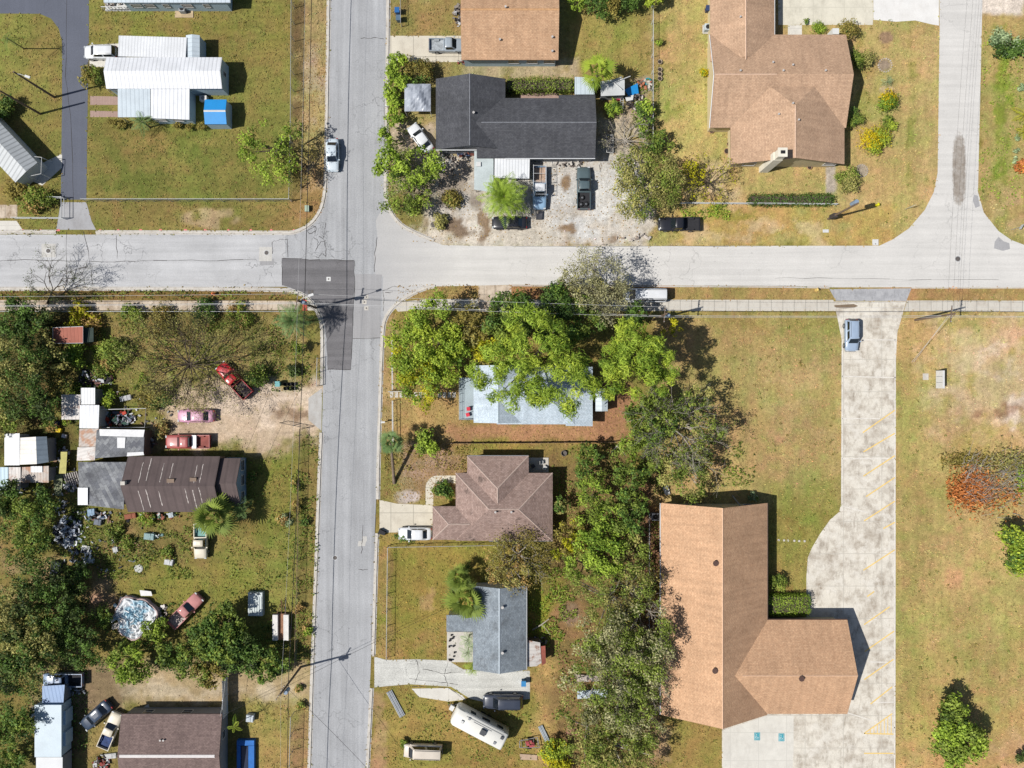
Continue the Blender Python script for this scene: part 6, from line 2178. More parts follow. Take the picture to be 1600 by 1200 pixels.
# ---------------- large tan house garden
for (x, y, rr, h, kd, m2, lab) in ((1389, 165, 17, 1.3, 'yellow', 'bright', 'round yellow green bush, topmost of the yellow trio'), (1388, 190, 12, 1.0, 'lime', 'mid', 'smallest yellow green bush between the two round ones'), (1371, 221, 26, 1.6, 'yellow', 'lime', 'largest round yellow green bush on the tan lawn'),
                                   (1342, 93, 18, 1.6, 'mid', 'olive', 'olive green bush by the upper right corner of the tan house'), (1334, 187, 14, 1.4, 'deep', 'mid', 'dark green bush along the right wall of the tan house'), (1326, 48, 17, 1.8, 'brownish', 'deep', 'brownish bush at the upper corner of the tan house'),
                                   (1279, 46, 11, 1.0, 'bright', 'lime', 'bright bush beside the tan house walkway'), (1321, 280, 18, 1.3, 'olive', 'mid', 'olive bush at the end of the paved strip near the hedge'), (1098, 115, 8, .9, 'yellow', 'lime', 'tiny yellow bush left of the tan house'),
                                   (1212, 904, 14, 1.6, 'mid', 'deep', 'round bush in the inner corner of the orange-tan building'), (1091, 771, 9, .9, 'bright', 'mid', 'small bright bush above the orange-tan building, left one'), (1176, 775, 9, .8, 'silver', 'mid', 'small pale bush above the orange-tan building, right one'),
                                   (1030, 66, 6, 1.0, 'bright', 'mid', 'tiny bright bush on the wire fence above the round pots'), (1260, 34, 4, .6, 'deep', 'mid', 'tiny dark bush at the edge of the concrete pad')):
    shrub(x, y, rr, h, kd, lab, 'bush', lf=.15, dens=70, mix2=m2, mix_p=.3, clump=.62)
palm(1388, 127, 11, .5, 'grey green spiky agave in the tan lawn', 'silver', fan=False, n=14, trunk_r=.05, cat='agave', droop=.2)
hedge(1171, 303.5, 1303, 319.5, 1.0, 'deep', 'long clipped green hedge at the front of the tan house lawn')
hedge(1199, 931, 1266, 961, 1.5, 'bright', 'blocky clipped hedge in the corner of the T-shaped building', .15, 110, .2)
# ---------------- east strip plants
shrub(1578, 68, 24, 1.2, 'silver', 'silver green shrub at the right edge across the side street', lf=.24, dens=30, mix2='deep', mix_p=.4)
shrub(1555, 62, 14, .9, 'silver', 'smaller silver shrub left of the right edge one', lf=.2, dens=40)
palm(1602, 178, 20, 1.0, 'yellow green clumping palm at the right edge, upper', 'yellowgreen', fan=False, n=14, trunk_r=.06)
palm(1602, 205, 16, .9, 'yellow green clumping palm at the right edge, lower', 'yellowgreen', fan=False, n=14, trunk_r=.06)
shrub(1600, 258, 14, 1.0, 'orange', 'orange leafed shrub cut by the right edge', mix2='yellow')
for i, (x, y) in enumerate(((1590, 215), (1587, 235), (1585, 250), (1596, 138))):
    shrub(x, y, 6, .5, 'silver', ('pale tuft of plants below the clumping palms', 'middle pale tuft of plants at the right edge', 'pale tuft of plants beside the orange shrub', 'pale tuft of plants above the clumping palms')[i], 'plant', group='pale plants at the right edge', lf=.16)
# ---------------- centre block
tree('shade_tree', 672, 533, 64, 7.0, 'lime', 'wide light green tree at the street corner beside the white fence', clump=.19, n_clump=80, open_=.1, lf=.26, dens=28, mix2='bright', mix_p=.55)
tree('shade_tree', 660, 585, 48, 5.5, 'bright', 'light green tree below the wide corner tree, over the lawn path', clump=.22, n_clump=52, open_=.22, lf=.24, dens=24, mix2='yellowgreen', mix_p=.3)
tree('shade_tree', 735, 508, 38, 6.0, 'olive', 'olive brown thinning tree between the light green tree and the pines', clump=.22, n_clump=46, open_=.2, lf=.2, dens=24, mix2='brownish', mix_p=.5, bark=M_barkgrey)
tree('oak_tree', 800, 497, 48, 8.0, 'mid', 'dense green tree along the sidewalk, left of two', clump=.24, n_clump=46, lf=.26, dens=30, mix2='deep', mix_p=.4)
tree('oak_tree', 882, 496, 52, 8.5, 'mid', 'dense green tree along the sidewalk, right of two', clump=.22, n_clump=54, lf=.26, dens=30, mix2='deep', mix_p=.5)
tree('oak_tree', 765, 545, 26, 6.0, 'yellowgreen', 'small yellowing tree in front of the tall pine', clump=.32, lf=.24, dens=26)
tree('pine_tree', 838, 573, 95, 13.0, 'bright', 'tall lime green pine spreading over the pale blue roof', clump=.12, n_clump=130, open_=.12, lf=.44, dens=32, aspect=.18, mix2='lime', mix_p=.4, low=.62, sy=.82, base=(832, 565))
tree('pine_tree', 992, 567, 62, 12.0, 'bright', 'bright green round pine at the right end of the pale blue house', clump=.16, n_clump=90, open_=.06, lf=.44, dens=34, aspect=.18, mix2='lime', mix_p=.5, low=.6, base=(985, 570))
tree('shade_tree', 992, 494, 20, 5.5, 'deep', 'small deep green tree below the white van', clump=.34, lf=.24, dens=34)
tree('shade_tree', 1046, 512, 16, 4.5, 'yellowgreen', 'small yellow green treelet beside the utility pole', clump=.4, lf=.22, dens=20, open_=.2)
bare_tree('oak_tree', 926, 436, 60, 8.0, 'thin leaved grey olive oak leaning over the pale road', 'greyolive', 9000, .2, M_barkgrey, base=(955, 478), levels=5, n0=8, spread=.85, clus=.35)
tree('oak_tree', 908, 448, 40, 8.5, 'greyolive', 'grey olive crowned oak behind the white van', clump=.15, n_clump=100, open_=.3, lf=.18, dens=22, mix2='olive', bark=M_barkgrey, base=(950, 482))
bare_tree('oak_tree', 1062, 672, 80, 9.0, 'half dead oak with grey limbs at the edge of the open field', 'mid', 3200, .22, M_barkgrey, base=(1045, 668), levels=5, n0=13, spread=.9, clus=.4, r_k=.03)
tree('oak_tree', 1020, 650, 46, 7.0, 'mid', 'green oak left of the half dead oak', clump=.2, n_clump=60, open_=.2, lf=.24, dens=24, mix2='deep')
tree('oak_tree', 1068, 722, 52, 6.5, 'mid', 'green oak below the half dead oak', clump=.19, n_clump=64, open_=.35, lf=.22, dens=22, mix2='olive', mix_p=.5, bark=M_barkgrey)
tree('oak_tree', 1085, 650, 46, 8.0, 'mid', 'green oak on the field side of the half dead oak', clump=.16, n_clump=60, open_=.45, lf=.22, dens=22, mix2='olive', mix_p=.4, bark=M_barkgrey)
WOOD = ((920, 708, 22, 4.5, 'deep', 'mid', 'green bush at the end of the back fence behind the pale blue house'), (918, 740, 26, 5.0, 'deep', 'mid', 'dark green tree in the woodland, nearest the patio slab'),
        (990, 700, 34, 6.0, 'mid', 'bright', 'green tree under the half dead oak in the woodland'), (985, 745, 34, 6.5, 'mid', 'deep', 'green tree in the woodland above the yellowish tree'),
        (930, 785, 38, 7.0, 'bright', 'mid', 'light green tree in the woodland right of the brown hip roof'), (980, 800, 38, 7.0, 'mid', 'deep', 'green tree in the woodland beside the orange-tan roof'),
        (893, 842, 34, 5.5, 'brownish', 'yellowgreen', 'yellowing tree at the corner of the brown hip roof'), (945, 850, 48, 7.5, 'bright', 'bright', 'brightest green tree in the middle of the woodland'),
        (985, 880, 40, 7.0, 'mid', 'olive', 'olive tinged tree in the woodland below the brightest tree'), (912, 885, 34, 6.0, 'bright', 'mid', 'light green tree above the bare soil patch'),
        (880, 790, 16, 3.5, 'deep', 'olive', 'small dark tree against the right wall shadow of the brown hip roof'))
for x, y, rr, h, kd, m2, lab in WOOD:
    tree('woodland_tree', x, y, rr, h, kd, lab, 'tree', 'woodland trees beside the large building', clump=.24, n_clump=36, open_=.2, lf=.22, dens=26, mix2=m2, mix_p=.4)
OAKS = ((960, 935, 62, 9.0, 'mid', 'olive', 'large oak shading the left eave of the orange-tan building, uppermost'), (985, 1000, 76, 10.0, 'mid', 'greyolive', 'large grey olive oak shading the left eave of the orange-tan building'),
        (950, 1060, 78, 10.0, 'mid', 'greyolive', 'large grey oak below the grey olive oak, over the dirt'), (985, 1110, 60, 9.0, 'mid', 'greyolive', 'large green oak at the lower left corner of the orange-tan building'),
        (925, 1140, 56, 8.0, 'mid', 'olive', 'green oak at the bottom edge near the frame trailer'), (965, 1180, 62, 8.5, 'mid', 'olive', 'green oak cut by the bottom edge beside the concrete patio'))
for x, y, rr, h, kd, m2, lab in OAKS:
    tree('oak_tree', x, y, rr, h, kd, lab, 'tree', 'large oaks beside the orange-tan building', clump=.15, n_clump=118, open_=.22, lf=.19, dens=21, mix2=m2, mix_p=.4, bark=M_barkgrey)
bare_tree('oak_tree', 990, 1050, 70, 9.5, 'grey limbed thin oak among the large oaks', 'greyolive', 1800, .2, M_barkgrey, levels=5, n0=16, spread=.85, r_k=.026)
bare_tree('oak_tree', 1000, 945, 60, 9.0, 'thin oak whose twigs shade the orange-tan roof', 'brownish', 1200, .2, M_barkgrey, levels=4, n0=8, spread=.95)
bare_tree('oak_tree', 810, 872, 56, 6.0, 'thin olive brown oak between the brown hip roof and the blue-grey roof', 'brownish', 5500, .2, M_barkgrey, levels=4, n0=8, spread=.95, clus=.5)
tree('oak_tree', 790, 880, 44, 6.0, 'olive', 'olive oak over the upper end of the blue-grey roof', clump=.17, n_clump=70, open_=.35, lf=.19, dens=22, mix2='dry', mix_p=.4, bark=M_barkgrey)
shrub(661, 691, 21, 2.6, 'bright', 'rounded bright green shrub below the pale blue house lawn', lf=.22, dens=50, mix2='mid')
palm(611, 692, 21, 4.2, 'leaning palm by the street near the driveway', 'bluegreen', base=(616, 755), n=22, trunk_r=.2)
shrub(692, 766, 17, 1.2, 'deep', 'oval bush inside the curved walk', sx=1.05, sy=.75, mix2='mid')
palm(728, 938, 36, 3.2, 'spiky green palm over the porch corner of the blue-grey house', 'mid', n=30, trunk_r=.15)
palm(718, 905, 26, 3.0, 'darker palm above the spiky green one', 'mid', n=26, trunk_r=.15)
for i, (x, y, rr) in enumerate(((732, 1000, 17), (731, 1020, 16), (737, 1045, 15))):
    palm(x, y, rr, 2.2, ('upper bushy palm beside the white porch slab', 'middle bushy palm beside the white porch slab', 'lower bushy palm over the cracked driveway')[i], 'silver' if i < 2 else 'bright', fan=False, n=18, trunk_r=.08, group='bushy palms at the porch')
shrub(632, 838, 12, .8, 'deep', 'low weeds clump under the white sedan beside the fence', 'bush', sx=1.6, sy=.6)
tree('yellow_bush', 866, 1168, 24, 2.0, 'lime', 'bright lime bush near the frame trailer', 'bush', clump=.36, lf=.22, dens=34, low=.1, mix2='yellow')
tree('yellow_bush', 868, 1195, 24, 2.0, 'yellowgreen', 'yellow green bush cut by the bottom edge', 'bush', clump=.36, lf=.22, dens=34, low=.1)
shrub(630, 1160, 7, .8, 'mid', 'small weed bush at the nose of the tan van', 'bush')
# ---------------- south-west block
DARK = ((40, 505, 44, 7.0, 'dark', 'deep', 'dark tree by the sidewalk at the left edge, upper'), (78, 560, 34, 6.0, 'dark', 'olive', 'dark olive tree left of the pile of car parts'), (25, 560, 50, 8.0, 'deep', 'olive', 'olive green tree cut by the left edge'),
        (50, 620, 46, 7.5, 'dark', 'deep', 'dark tree above the white flat shed'), (95, 600, 22, 4.5, 'dark', 'brownish', 'small dark tree beside the junk covered shed'), (10, 655, 30, 5.0, 'mid', 'olive', 'green tree above the white flat shed at the left edge'),
        (53, 800, 44, 5.5, 'mid', 'deep', 'bright lobed tree below the left sheds'), (38, 850, 40, 5.0, 'deep', 'mid', 'green tree beside the black scrap heap'), (10, 780, 34, 6.0, 'deep', 'dark', 'deep green tree at the left edge below the blue shed'),
        (70, 905, 46, 7.0, 'dark', 'deep', 'dark tree in the left wood above the round pool'), (118, 905, 30, 4.0, 'dark', 'deep', 'dark tree below the black scrap heap'), (30, 960, 56, 8.0, 'dark', 'olive', 'large dark tree at the left edge of the wood'),
        (98, 968, 46, 6.5, 'deep', 'dark', 'dark green tree left of the round pool'), (60, 1010, 54, 8.0, 'deep', 'olive', 'green tree above the blue-grey pickup'), (130, 1012, 38, 6.0, 'deep', 'dark', 'shaded tree between the pool and the blue-grey pickup'),
        (20, 1050, 50, 8.0, 'dark', 'deep', 'dark tree at the left edge beside the blue shaded shed'), (25, 1130, 40, 6.0, 'deep', 'mid', 'green tree left of the box trailers'), (160, 962, 20, 3.0, 'mid', 'deep', 'green tree touching the left rim of the round pool'),
        (20, 1190, 30, 4.5, 'mid', 'deep', 'green tree in the bottom left corner'))
for x, y, rr, h, kd, m2, lab in DARK:
    tree('woodland_tree', x, y, rr * .94, h * .85, kd, lab, 'tree', 'dark wood along the left edge', clump=.22, n_clump=50, open_=.14, lf=.23, dens=25, mix2=m2, mix_p=.5, bark=M_barkdark)
tree('shade_tree', 346, 990, 46, 5.0, 'deep', 'dense deep green tree over the chalky rose pickup', clump=.2, n_clump=80, lf=.26, dens=28, mix2='mid', mix_p=.45)
for (x, y, rr, h, kd, m2, lab) in ((376, 1018, 36, 4.2, 'deep', 'dark', 'deep green tree above the grey panel fence'), (424, 1038, 28, 3.6, 'deep', 'mid', 'green tree by the street below the open trailer'), (282, 1024, 32, 4.2, 'mid', 'deep', 'green tree below the chalky rose pickup'), (205, 1032, 34, 5.0, 'mid', 'bright', 'green tree at the edge of the dirt lane below the round pool'),
                                    (330, 1046, 28, 4.0, 'brownish', 'mid', 'yellowish tree at the top of the grey panel fence'), (245, 985, 22, 3.0, 'mid', 'bright', 'bright bushy tree touching the lower rim of the round pool')):
    tree('thicket_tree', x, y, rr, h, kd, lab, 'tree', 'thicket above the dirt lane', clump=.25, n_clump=42, open_=.08, lf=.25, dens=28, mix2=m2, mix_p=.45)
bare_tree('bare_tree', 298, 562, 104, 6.5, 'wide leafless tree spreading over the bright red pickup yard', 'olive', 9000, .17, M_barkdark, base=(296, 574), levels=5, n0=17, spread=.95, sy=.85, clus=.4, r_k=.017)
bare_tree('bare_tree', 90, 432, 40, 5.0, 'dark thin leaved tree leaning over the left end of the road', 'dark', 1500, .14, M_barkdark, base=(74, 474), levels=5, n0=7, spread=1.0, clus=.18)  # small dark leaves added to the crown to make its shadow denser
palm(457, 500, 36, 5.0, 'feathery palm at the corner by the red ramp', 'bluegreen', n=34, fan=False, droop=.8)
SCRUB = ((115, 556, 22, 1.8, 'bright', 'bright shrub below the rust red shed'), (180, 548, 24, 1.6, 'mid', 'green shrub between the red shed and the leafless tree'), (174, 628, 14, 1.8, 'lime', 'lime shrub beside the square white shed'), (404, 586, 20, 2.0, 'mid', 'green shrub at the tail of the bright red pickup'),
         (470, 545, 11, 2.2, 'mid', 'narrow shrub by the street kerb below the corner palm'), (206, 487, 18, 1.4, 'mid', 'green shrub at the edge of the dirty sidewalk'), (130, 495, 26, 1.2, 'yellowgreen', 'yellowish scrub by the dirty sidewalk above the red shed'),
         (325, 488, 24, 1.4, 'deep', 'dark scrub by the sidewalk above the leafless tree'), (380, 490, 22, 1.0, 'mid', 'green scrub by the sidewalk near the corner palm'), (250, 500, 26, 1.0, 'brownish', 'brownish scrub by the sidewalk'),
         (160, 580, 20, 1.2, 'mid', 'weedy bush above the square white shed'), (240, 620, 24, 1.4, 'brownish', 'brown weedy bush left of the pink sedan'), (250, 672, 13, 1.2, 'olive', 'weedy bush at the nose of the faded red pickup'),
         (230, 810, 14, 1.0, 'bright', 'bright weeds under the eave of the dark brown house, right'), (175, 825, 18, .9, 'mid', 'weedy bush below the weathered annex'), (200, 850, 16, .7, 'mid', 'low weeds near the teal scrap'),
         (108, 655, 9, 1.0, 'bright', 'small bright weed bush below the junk covered shed'), (80, 664, 12, 1.0, 'mid', 'small weed bush right of the stained white shed roof'), (345, 790, 13, .9, 'deep', 'dark fern bush at the foot of the porch wall'),
         (463, 790, 11, 1.0, 'brownish', 'brown vine bush on the street-side fence'), (462, 762, 9, .9, 'mid', 'vine bush higher up the street-side fence'), (475, 815, 8, .8, 'deep', 'dark vine bush lower down the street-side fence'),
         (447, 812, 12, .8, 'silver', 'pale grey weed bush inside the street-side fence'), (480, 985, 9, .7, 'bright', 'bright weeds by the kerb below the street-side fence'), (468, 950, 8, .8, 'dry', 'dry brown vine at the lower end of the street-side fence'),
         (395, 745, 10, 1.0, 'deep', 'dark plant at the blue-framed end wall'), (262, 862, 12, .6, 'mid', 'low weed clump beside the cream pickup shade'), (468, 1075, 8, .6, 'mid', 'weed clump by the kerb near the leaning pole'), (470, 1103, 8, .7, 'mid', 'weed clump at the top of the bottom fence'))
for x, y, rr, h, kd, lab in SCRUB:
    shrub(x, y, rr, h, kd, lab, 'shrub', lf=.2, dens=36, mix2='dry' if h < 1.3 else 'deep', mix_p=.25)
palm(332, 806, 37, 4.2, 'round fan palm beside the cream pickup', 'mid', n=30, droop=.5)
shrub(457, 578, 10, 1.2, 'dark', 'dark round bush by the street kerb above the black tubs')
palm(376, 798, 22, 2.6, 'smaller feathery palm below the porch roof', 'bluegreen', n=18, fan=False, trunk_r=.09)
palm(366, 1136, 15, 3.6, 'thin young palm beside the bottom-left house', 'lime', base=(388, 1119), n=7, fan=False, trunk_r=.06)
# ---------------- east field
tree('young_tree', 1600, 856, 40, 4.5, 'lime', 'lime green young tree cut by the right edge', clump=.28, n_clump=38, lf=.28, dens=30, mix2='deep', mix_p=.35, low=.15)
tree('young_tree', 1492, 1142, 46, 4.5, 'mid', 'green young tree on the field near the bottom right', clump=.25, n_clump=50, lf=.28, dens=30, mix2='bright', mix_p=.4, low=.15, sy=1.3, sx=.8)
bare_tree('dead_bush', 1512, 1160, 22, 2.5, 'dead brown twigs at the side of the green young tree', 'dry', 150, .15, M_barkdark, levels=4, n0=8, cat='bush')
shrub(1595, 1182, 10, 1.4, 'dark', 'dark bush in the bottom right corner', 'bush')
# felled branches on the field
rg_ = np.random.default_rng(77)
root = thing('brush_pile', 'pile of cut branches with dead orange leaves on the right field', 'brush pile', W(1540, 750))
mb = MB()
for i in range(330):
    x, y = rg_.uniform(1498, 1592), rg_.normal(752, 20)
    p = np.array(W(x, y, 0)); p[2] = rg_.uniform(.1, .9)
    a = rg_.normal(.4, .5); L_ = rg_.uniform(.8, 2.6)
    q_ = p + np.array([math.cos(a) * L_, math.sin(a) * L_, rg_.uniform(-.3, .3)]); q_[2] = max(q_[2], .06)
    mb.tube([tuple(p), tuple((p + q_) / 2 + rg_.normal(0, .12, 3) * np.array([1, 1, .3])), tuple(q_)], [rg_.uniform(.02, .06), .02, .012], 4, False)
mb.build('branches', M_barkgrey, root)
def heap_leaves(n, fx, fy, z, kd, s=.3):
    px, py = fx(n), fy(n)
    P = np.stack([(px - 800) / S, (600 - py) / S, rg_.uniform(.05, z, n)], -1)
    quad_object('dead_leaves', leaves(P, unit(rg_.normal(size=(n, 3)) + np.array([0, 0, .9])), s * 1.3, .32, rg_), rg_.normal(.5, .25, n), LEAF[kd], root, tuple(ORG[root]))
heap_leaves(2600, lambda n: np.clip(rg_.normal(1514, 17, n), 1478, 1570), lambda n: rg_.normal(762, 15, n), .8, 'orange', .32)
heap_leaves(900, lambda n: rg_.normal(1548, 24, n), lambda n: rg_.normal(755, 17, n), .7, 'dry', .26)
heap_leaves(1100, lambda n: np.clip(rg_.normal(1508, 20, n), 1470, 1560), lambda n: rg_.normal(718, 6, n), .5, 'brownish', .28)
heap_leaves(900, lambda n: rg_.normal(1574, 18, n), lambda n: rg_.normal(720, 11, n), .9, 'olive', .28)
heap_leaves(600, lambda n: rg_.uniform(1520, 1592, n), lambda n: rg_.normal(774, 14, n), .6, 'orange', .28)
heap_leaves(600, lambda n: rg_.uniform(1585, 1605, n), lambda n: rg_.normal(748, 12, n), .8, 'bright', .3)
# ------------------------------------------------------------------ poles and cables
M_pole = plain('weathered_pole_wood', (122, 104, 88), .2, 2, .15)
M_steel = plain('galvanised_steel', (196, 198, 200), .1, 2, .08, .45, .3)
M_xfmr = plain('transformer_grey', (140, 158, 178), .08, 2, .05, .5)
M_cable = plain('pale_cable', (214, 214, 214), .05, 1, .03, .6)
M_dcable = plain('dark_cable', (40, 38, 38), .05, 1, .03, .8)


def upole(px, py, h, label, ang=90, arm=True, xf=True, lamp=None, mat=None, name='utility_pole', low_box=False):
    x, y, _ = W(px, py)
    r = thing(name, label, name.replace('_', ' '), (x, y, 0))
    q = MB(); q.tube([(x, y, 0), (x, y, h)], [.17, .11], 9); q.build('pole', mat or M_pole, r)
    a = math.radians(ang)
    d = Vector((math.cos(a), math.sin(a), 0))
    if arm:
        q = MB()
        M = Matrix.Translation((x, y, h - .55)) @ Matrix.Rotation(a, 4, 'Z')
        q.box(-1.1, .1, -.06, 1.1, .2, .06, M)
        c = q.build('cross_arm', mat or M_pole, r)
        for t in (-1.0, -.45, .45, 1.0):
            q = MB(); p = Vector((x, y, h - .49)) + d * t + Vector((-d.y, d.x, 0)) * .15
            q.cyl((p.x, p.y), .045, p.z, p.z + .16, 7); q.build('insulator', M_steel, c)
    if xf:
        q = MB(); p = Vector((x, y, 0)) + Vector((-d.y, d.x, 0)) * -.42
        q.cyl((p.x, p.y), .26, h - 2.3, h - 1.2, 12); q.cyl((p.x, p.y), .28, h - 1.2, h - 1.12, 12); q.build('transformer', M_xfmr, r)
    if low_box:
        q = MB(); M = Matrix.Translation((x, y, 0)); q.box(-.26, -.30, .9, .30, .30, 2.3, M); q.build('cabinet', plain('dark_cabinet', (74, 68, 66)), r)
        q = MB(); q.cyl((x + .1, y + .36), .30, h - 1.9, h - .6, 12); q.build('transformer', M_xfmr, r)
    if lamp:
        la = math.radians(lamp)
        e = Vector((math.cos(la), math.sin(la), 0))
        q = MB(); q.tube([(x, y, h - .6), (x + e.x * .8, y + e.y * .8, h - .1), (x + e.x * 1.7, y + e.y * 1.7, h)], .04, 5); am = q.build('lamp_arm', M_steel, r)
        M = Matrix.Translation((x + e.x * 1.95, y + e.y * 1.95, h)) @ Matrix.Rotation(la, 4, 'Z')
        q = MB(); q.box(-.35, -.15, -.06, .35, .15, .08, M); q.build('lamp_head', M_frame, am)
    return r, Vector((x, y, h)), d


pA, tA, _ = upole(470, 1042, 9.0, 'leaning-looking utility pole by the dirt lane whose shadow crosses the street', 60)
pB, tB, _ = upole(494, 481, 9.0, 'utility pole at the corner beside the feathery palm', 80, lamp=20)
pC, tC, _ = upole(1020, 500, 9.0, 'utility pole beside the yellow green treelet and white van', 85)
pD, tD, _ = upole(1430, 500, 9.0, 'slim utility pole on the right field beside the parking lot entrance', 85, xf=False)
pE, tE, _ = upole(1294, 342, 8.7, 'utility pole with a cabinet on the tan lawn near the clipped hedge', 100, arm=False, xf=False, low_box=True)
pF, tF, _ = upole(85, 152, 8.2, 'street lamp pole with a white head left of the dark lane', 0, arm=False, xf=False, lamp=-20, mat=M_pole, name='street_lamp')
pG, tG, _ = upole(63, 178, 8.0, 'plain wooden pole just below the street lamp left of the dark lane', 0, arm=False, xf=False)


def cable(a, b, sag, rad, label, mat=M_cable, group='cables over the streets'):
    a, b = Vector(a), Vector(b)
    pts = []
    n = 24
    for i in range(n + 1):
        t = i / n
        p = a.lerp(b, t)
        p.z -= sag * 4 * t * (1 - t)
        pts.append(p)
    q = MB(); q.tube(pts, rad, 5)
    return solo('overhead_cable', q, mat, label, 'cable', group)


N1 = Vector(W(507, -160)) + Vector((0, 0, 9))
S1 = Vector(W(462, 1420)) + Vector((0, 0, 9))
W1 = Vector(W(-330, 487)) + Vector((0, 0, 9))
E1 = Vector(W(1960, 502)) + Vector((0, 0, 9))
LOW = Vector((0, 0, -3.4))
for a, b, nm in ((tA, tB, 'between the lower street pole and the corner pole'), (tB, N1, 'running from the corner pole up the wide street'), (tA, S1, 'running from the lower street pole off the bottom edge')):
    cable(a + LOW, b + LOW, .45, .045, 'thick dark cable ' + nm, M_dcable)
    cable(a + Vector((0, 0, -.35)), b + Vector((0, 0, -.35)), .6, .010, 'thin high cable ' + nm)
for a, b, nm in ((tB, tC, 'between the corner pole and the pole by the white van'), (tC, tD, 'between the van pole and the slim pole by the parking lot'), (tD, E1, 'from the slim pole off the right edge'), (tB, W1, 'from the corner pole off the left edge')):
    cable(a + Vector((0, .9, -.4)), b + Vector((0, .9, -.4)), .7, .016, 'upper thin pale cable ' + nm)
    cable(a + Vector((0, -.4, -.4)), b + Vector((0, -.4, -.4)), .75, .016, 'lower thin pale cable ' + nm)
    cable(a + LOW * .8, b + LOW * .8, .6, .03, 'thick pale cable ' + nm)
H9 = Vector(W(742, 930, 3.2)); H8 = Vector(W(690, 800, 3.2)); H12 = Vector(W(344, 1120, 3.0)); H11 = Vector(W(374, 730, 3.2))
cable(tA + LOW * .7, H9, .8, .02, 'service wire from the lower street pole to the blue-grey roof', M_dcable)
cable(tA + LOW * .7, Vector(W(690, 1330, 4)), .8, .02, 'service wire from the lower street pole towards the bottom right', M_dcable)
cable(tA + LOW * .7, H12, .5, .02, 'service wire from the lower street pole to the dull brown roof', M_dcable)
cable(Vector(W(352, 1060, 3)), H12, .2, .02, 'short pale wire above the grey panel fence')
for i, off in enumerate((-.7, 0, .8)):
    cable(tD + Vector((off, 0, -.5)), Vector(W(1480 + i * 9, -300)) + Vector((0, 0, 9)), .9, .009, ('left', 'middle', 'right')[i] + ' thin wire crossing the pale junction towards the top right', M_dcable)
gp = Vector(W(1424, 566))
for i in range(2):
    cable(tD + Vector((0, 0, -.8 - i * .5)), gp + Vector((i * .3, 0, 0.05)), 0, .018, ('upper', 'lower')[i] + ' guy wire of the slim utility pole on the right field')
cable(tB + LOW * .7, Vector(W(480, 1000, 5)) if False else H11, .8, .018, 'service wire from the corner pole to the dark brown house porch', M_dcable)

# ------------------------------------------------------------------ fences
M_plank = plain('grey_fence_wood', (168, 160, 150), .2, 1.2, .18)
M_brownplank = plain('brown_fence_wood', (146, 122, 98), .25, 1.2, .2)
M_white = plain('white_pipe', (224, 226, 226), .06, 1, .05, .5)


def fence(pts, h, kind, label, mat=None, step=2.4, name='fence'):
    P = [Vector(W(*p)) for p in pts]
    r = thing(name, label, 'fence', tuple(P[0]))
    mat = mat or (M_plank if kind == 'wood' else M_steel)
    for si, (a, b) in enumerate(zip(P[:-1], P[1:])):
        L = (b - a).length
        d = (b - a).normalized()
        n = max(1, round(L / step))
        ang = math.atan2(d.y, d.x)
        for i in range(n + 1):
            if i == n and si < len(P) - 2:
                continue
            p = a + d * L * i / n
            q = MB()
            if kind == 'wood':
                q.box(-.06, -.06, 0, .06, .06, h + .08, Matrix.Translation(p) @ Matrix.Rotation(ang, 4, 'Z'))
            else:
                q.tube([p, p + Vector((0, 0, h + .06))], .045, 6)
            q.build('post', mat, r)
        M = Matrix.Translation(a) @ Matrix.Rotation(ang, 4, 'Z')
        if kind == 'wood':
            q = MB()
            x = 0
            while x < L - .02:
                w = random.uniform(.13, .16)
                e = min(x + w, L)
                q.box(x, -.035 + random.uniform(-.01, .01), .03, e - .008, -.012, h + random.uniform(-.06, .05), M)
                x += w
            for z in (.3, h - .25):
                q.box(0, -.01, z - .045, L, .03, z + .045, M)
            q.build('panel', mat, r)
        elif kind == 'pipe':
            q = MB()
            for z in (h, h * .5):
                q.tube([a + Vector((0, 0, z)), b + Vector((0, 0, z))], .045, 5)
            q.build('rail', mat, r)
        else:
            q = MB(); q.tube([a + Vector((0, 0, h)), b + Vector((0, 0, h))], .035, 5); q.build('rail', mat, r)
            q = MB()
            s = .17
            k = int((L + h) / s)
            w = .011
            for i in range(k):
                for sg in (1, -1):
                    x0 = i * s - h if sg > 0 else i * s
                    x1 = x0 + sg * h
                    za, zb, xa, xb = 0, h, x0, x1
                    # clip to the run
                    if xa < 0: za, xa = za + (0 - xa) / (xb - xa) * h, 0
                    if xb > L: zb, xb = h - (xb - L) / (xb - xa) * (h - za), L
                    if xa > L or xb < 0: continue
                    if sg < 0 and xb < 0: continue
                    p0, p1 = M @ Vector((xa, 0, max(za, .03))), M @ Vector((max(xb, 0), 0, zb))
                    o = Vector((0, 0, w))
                    q.face([p0 - o, p1 - o, p1 + o, p0 + o])
            q.build('wire_mesh', M_steel, r)
    return r


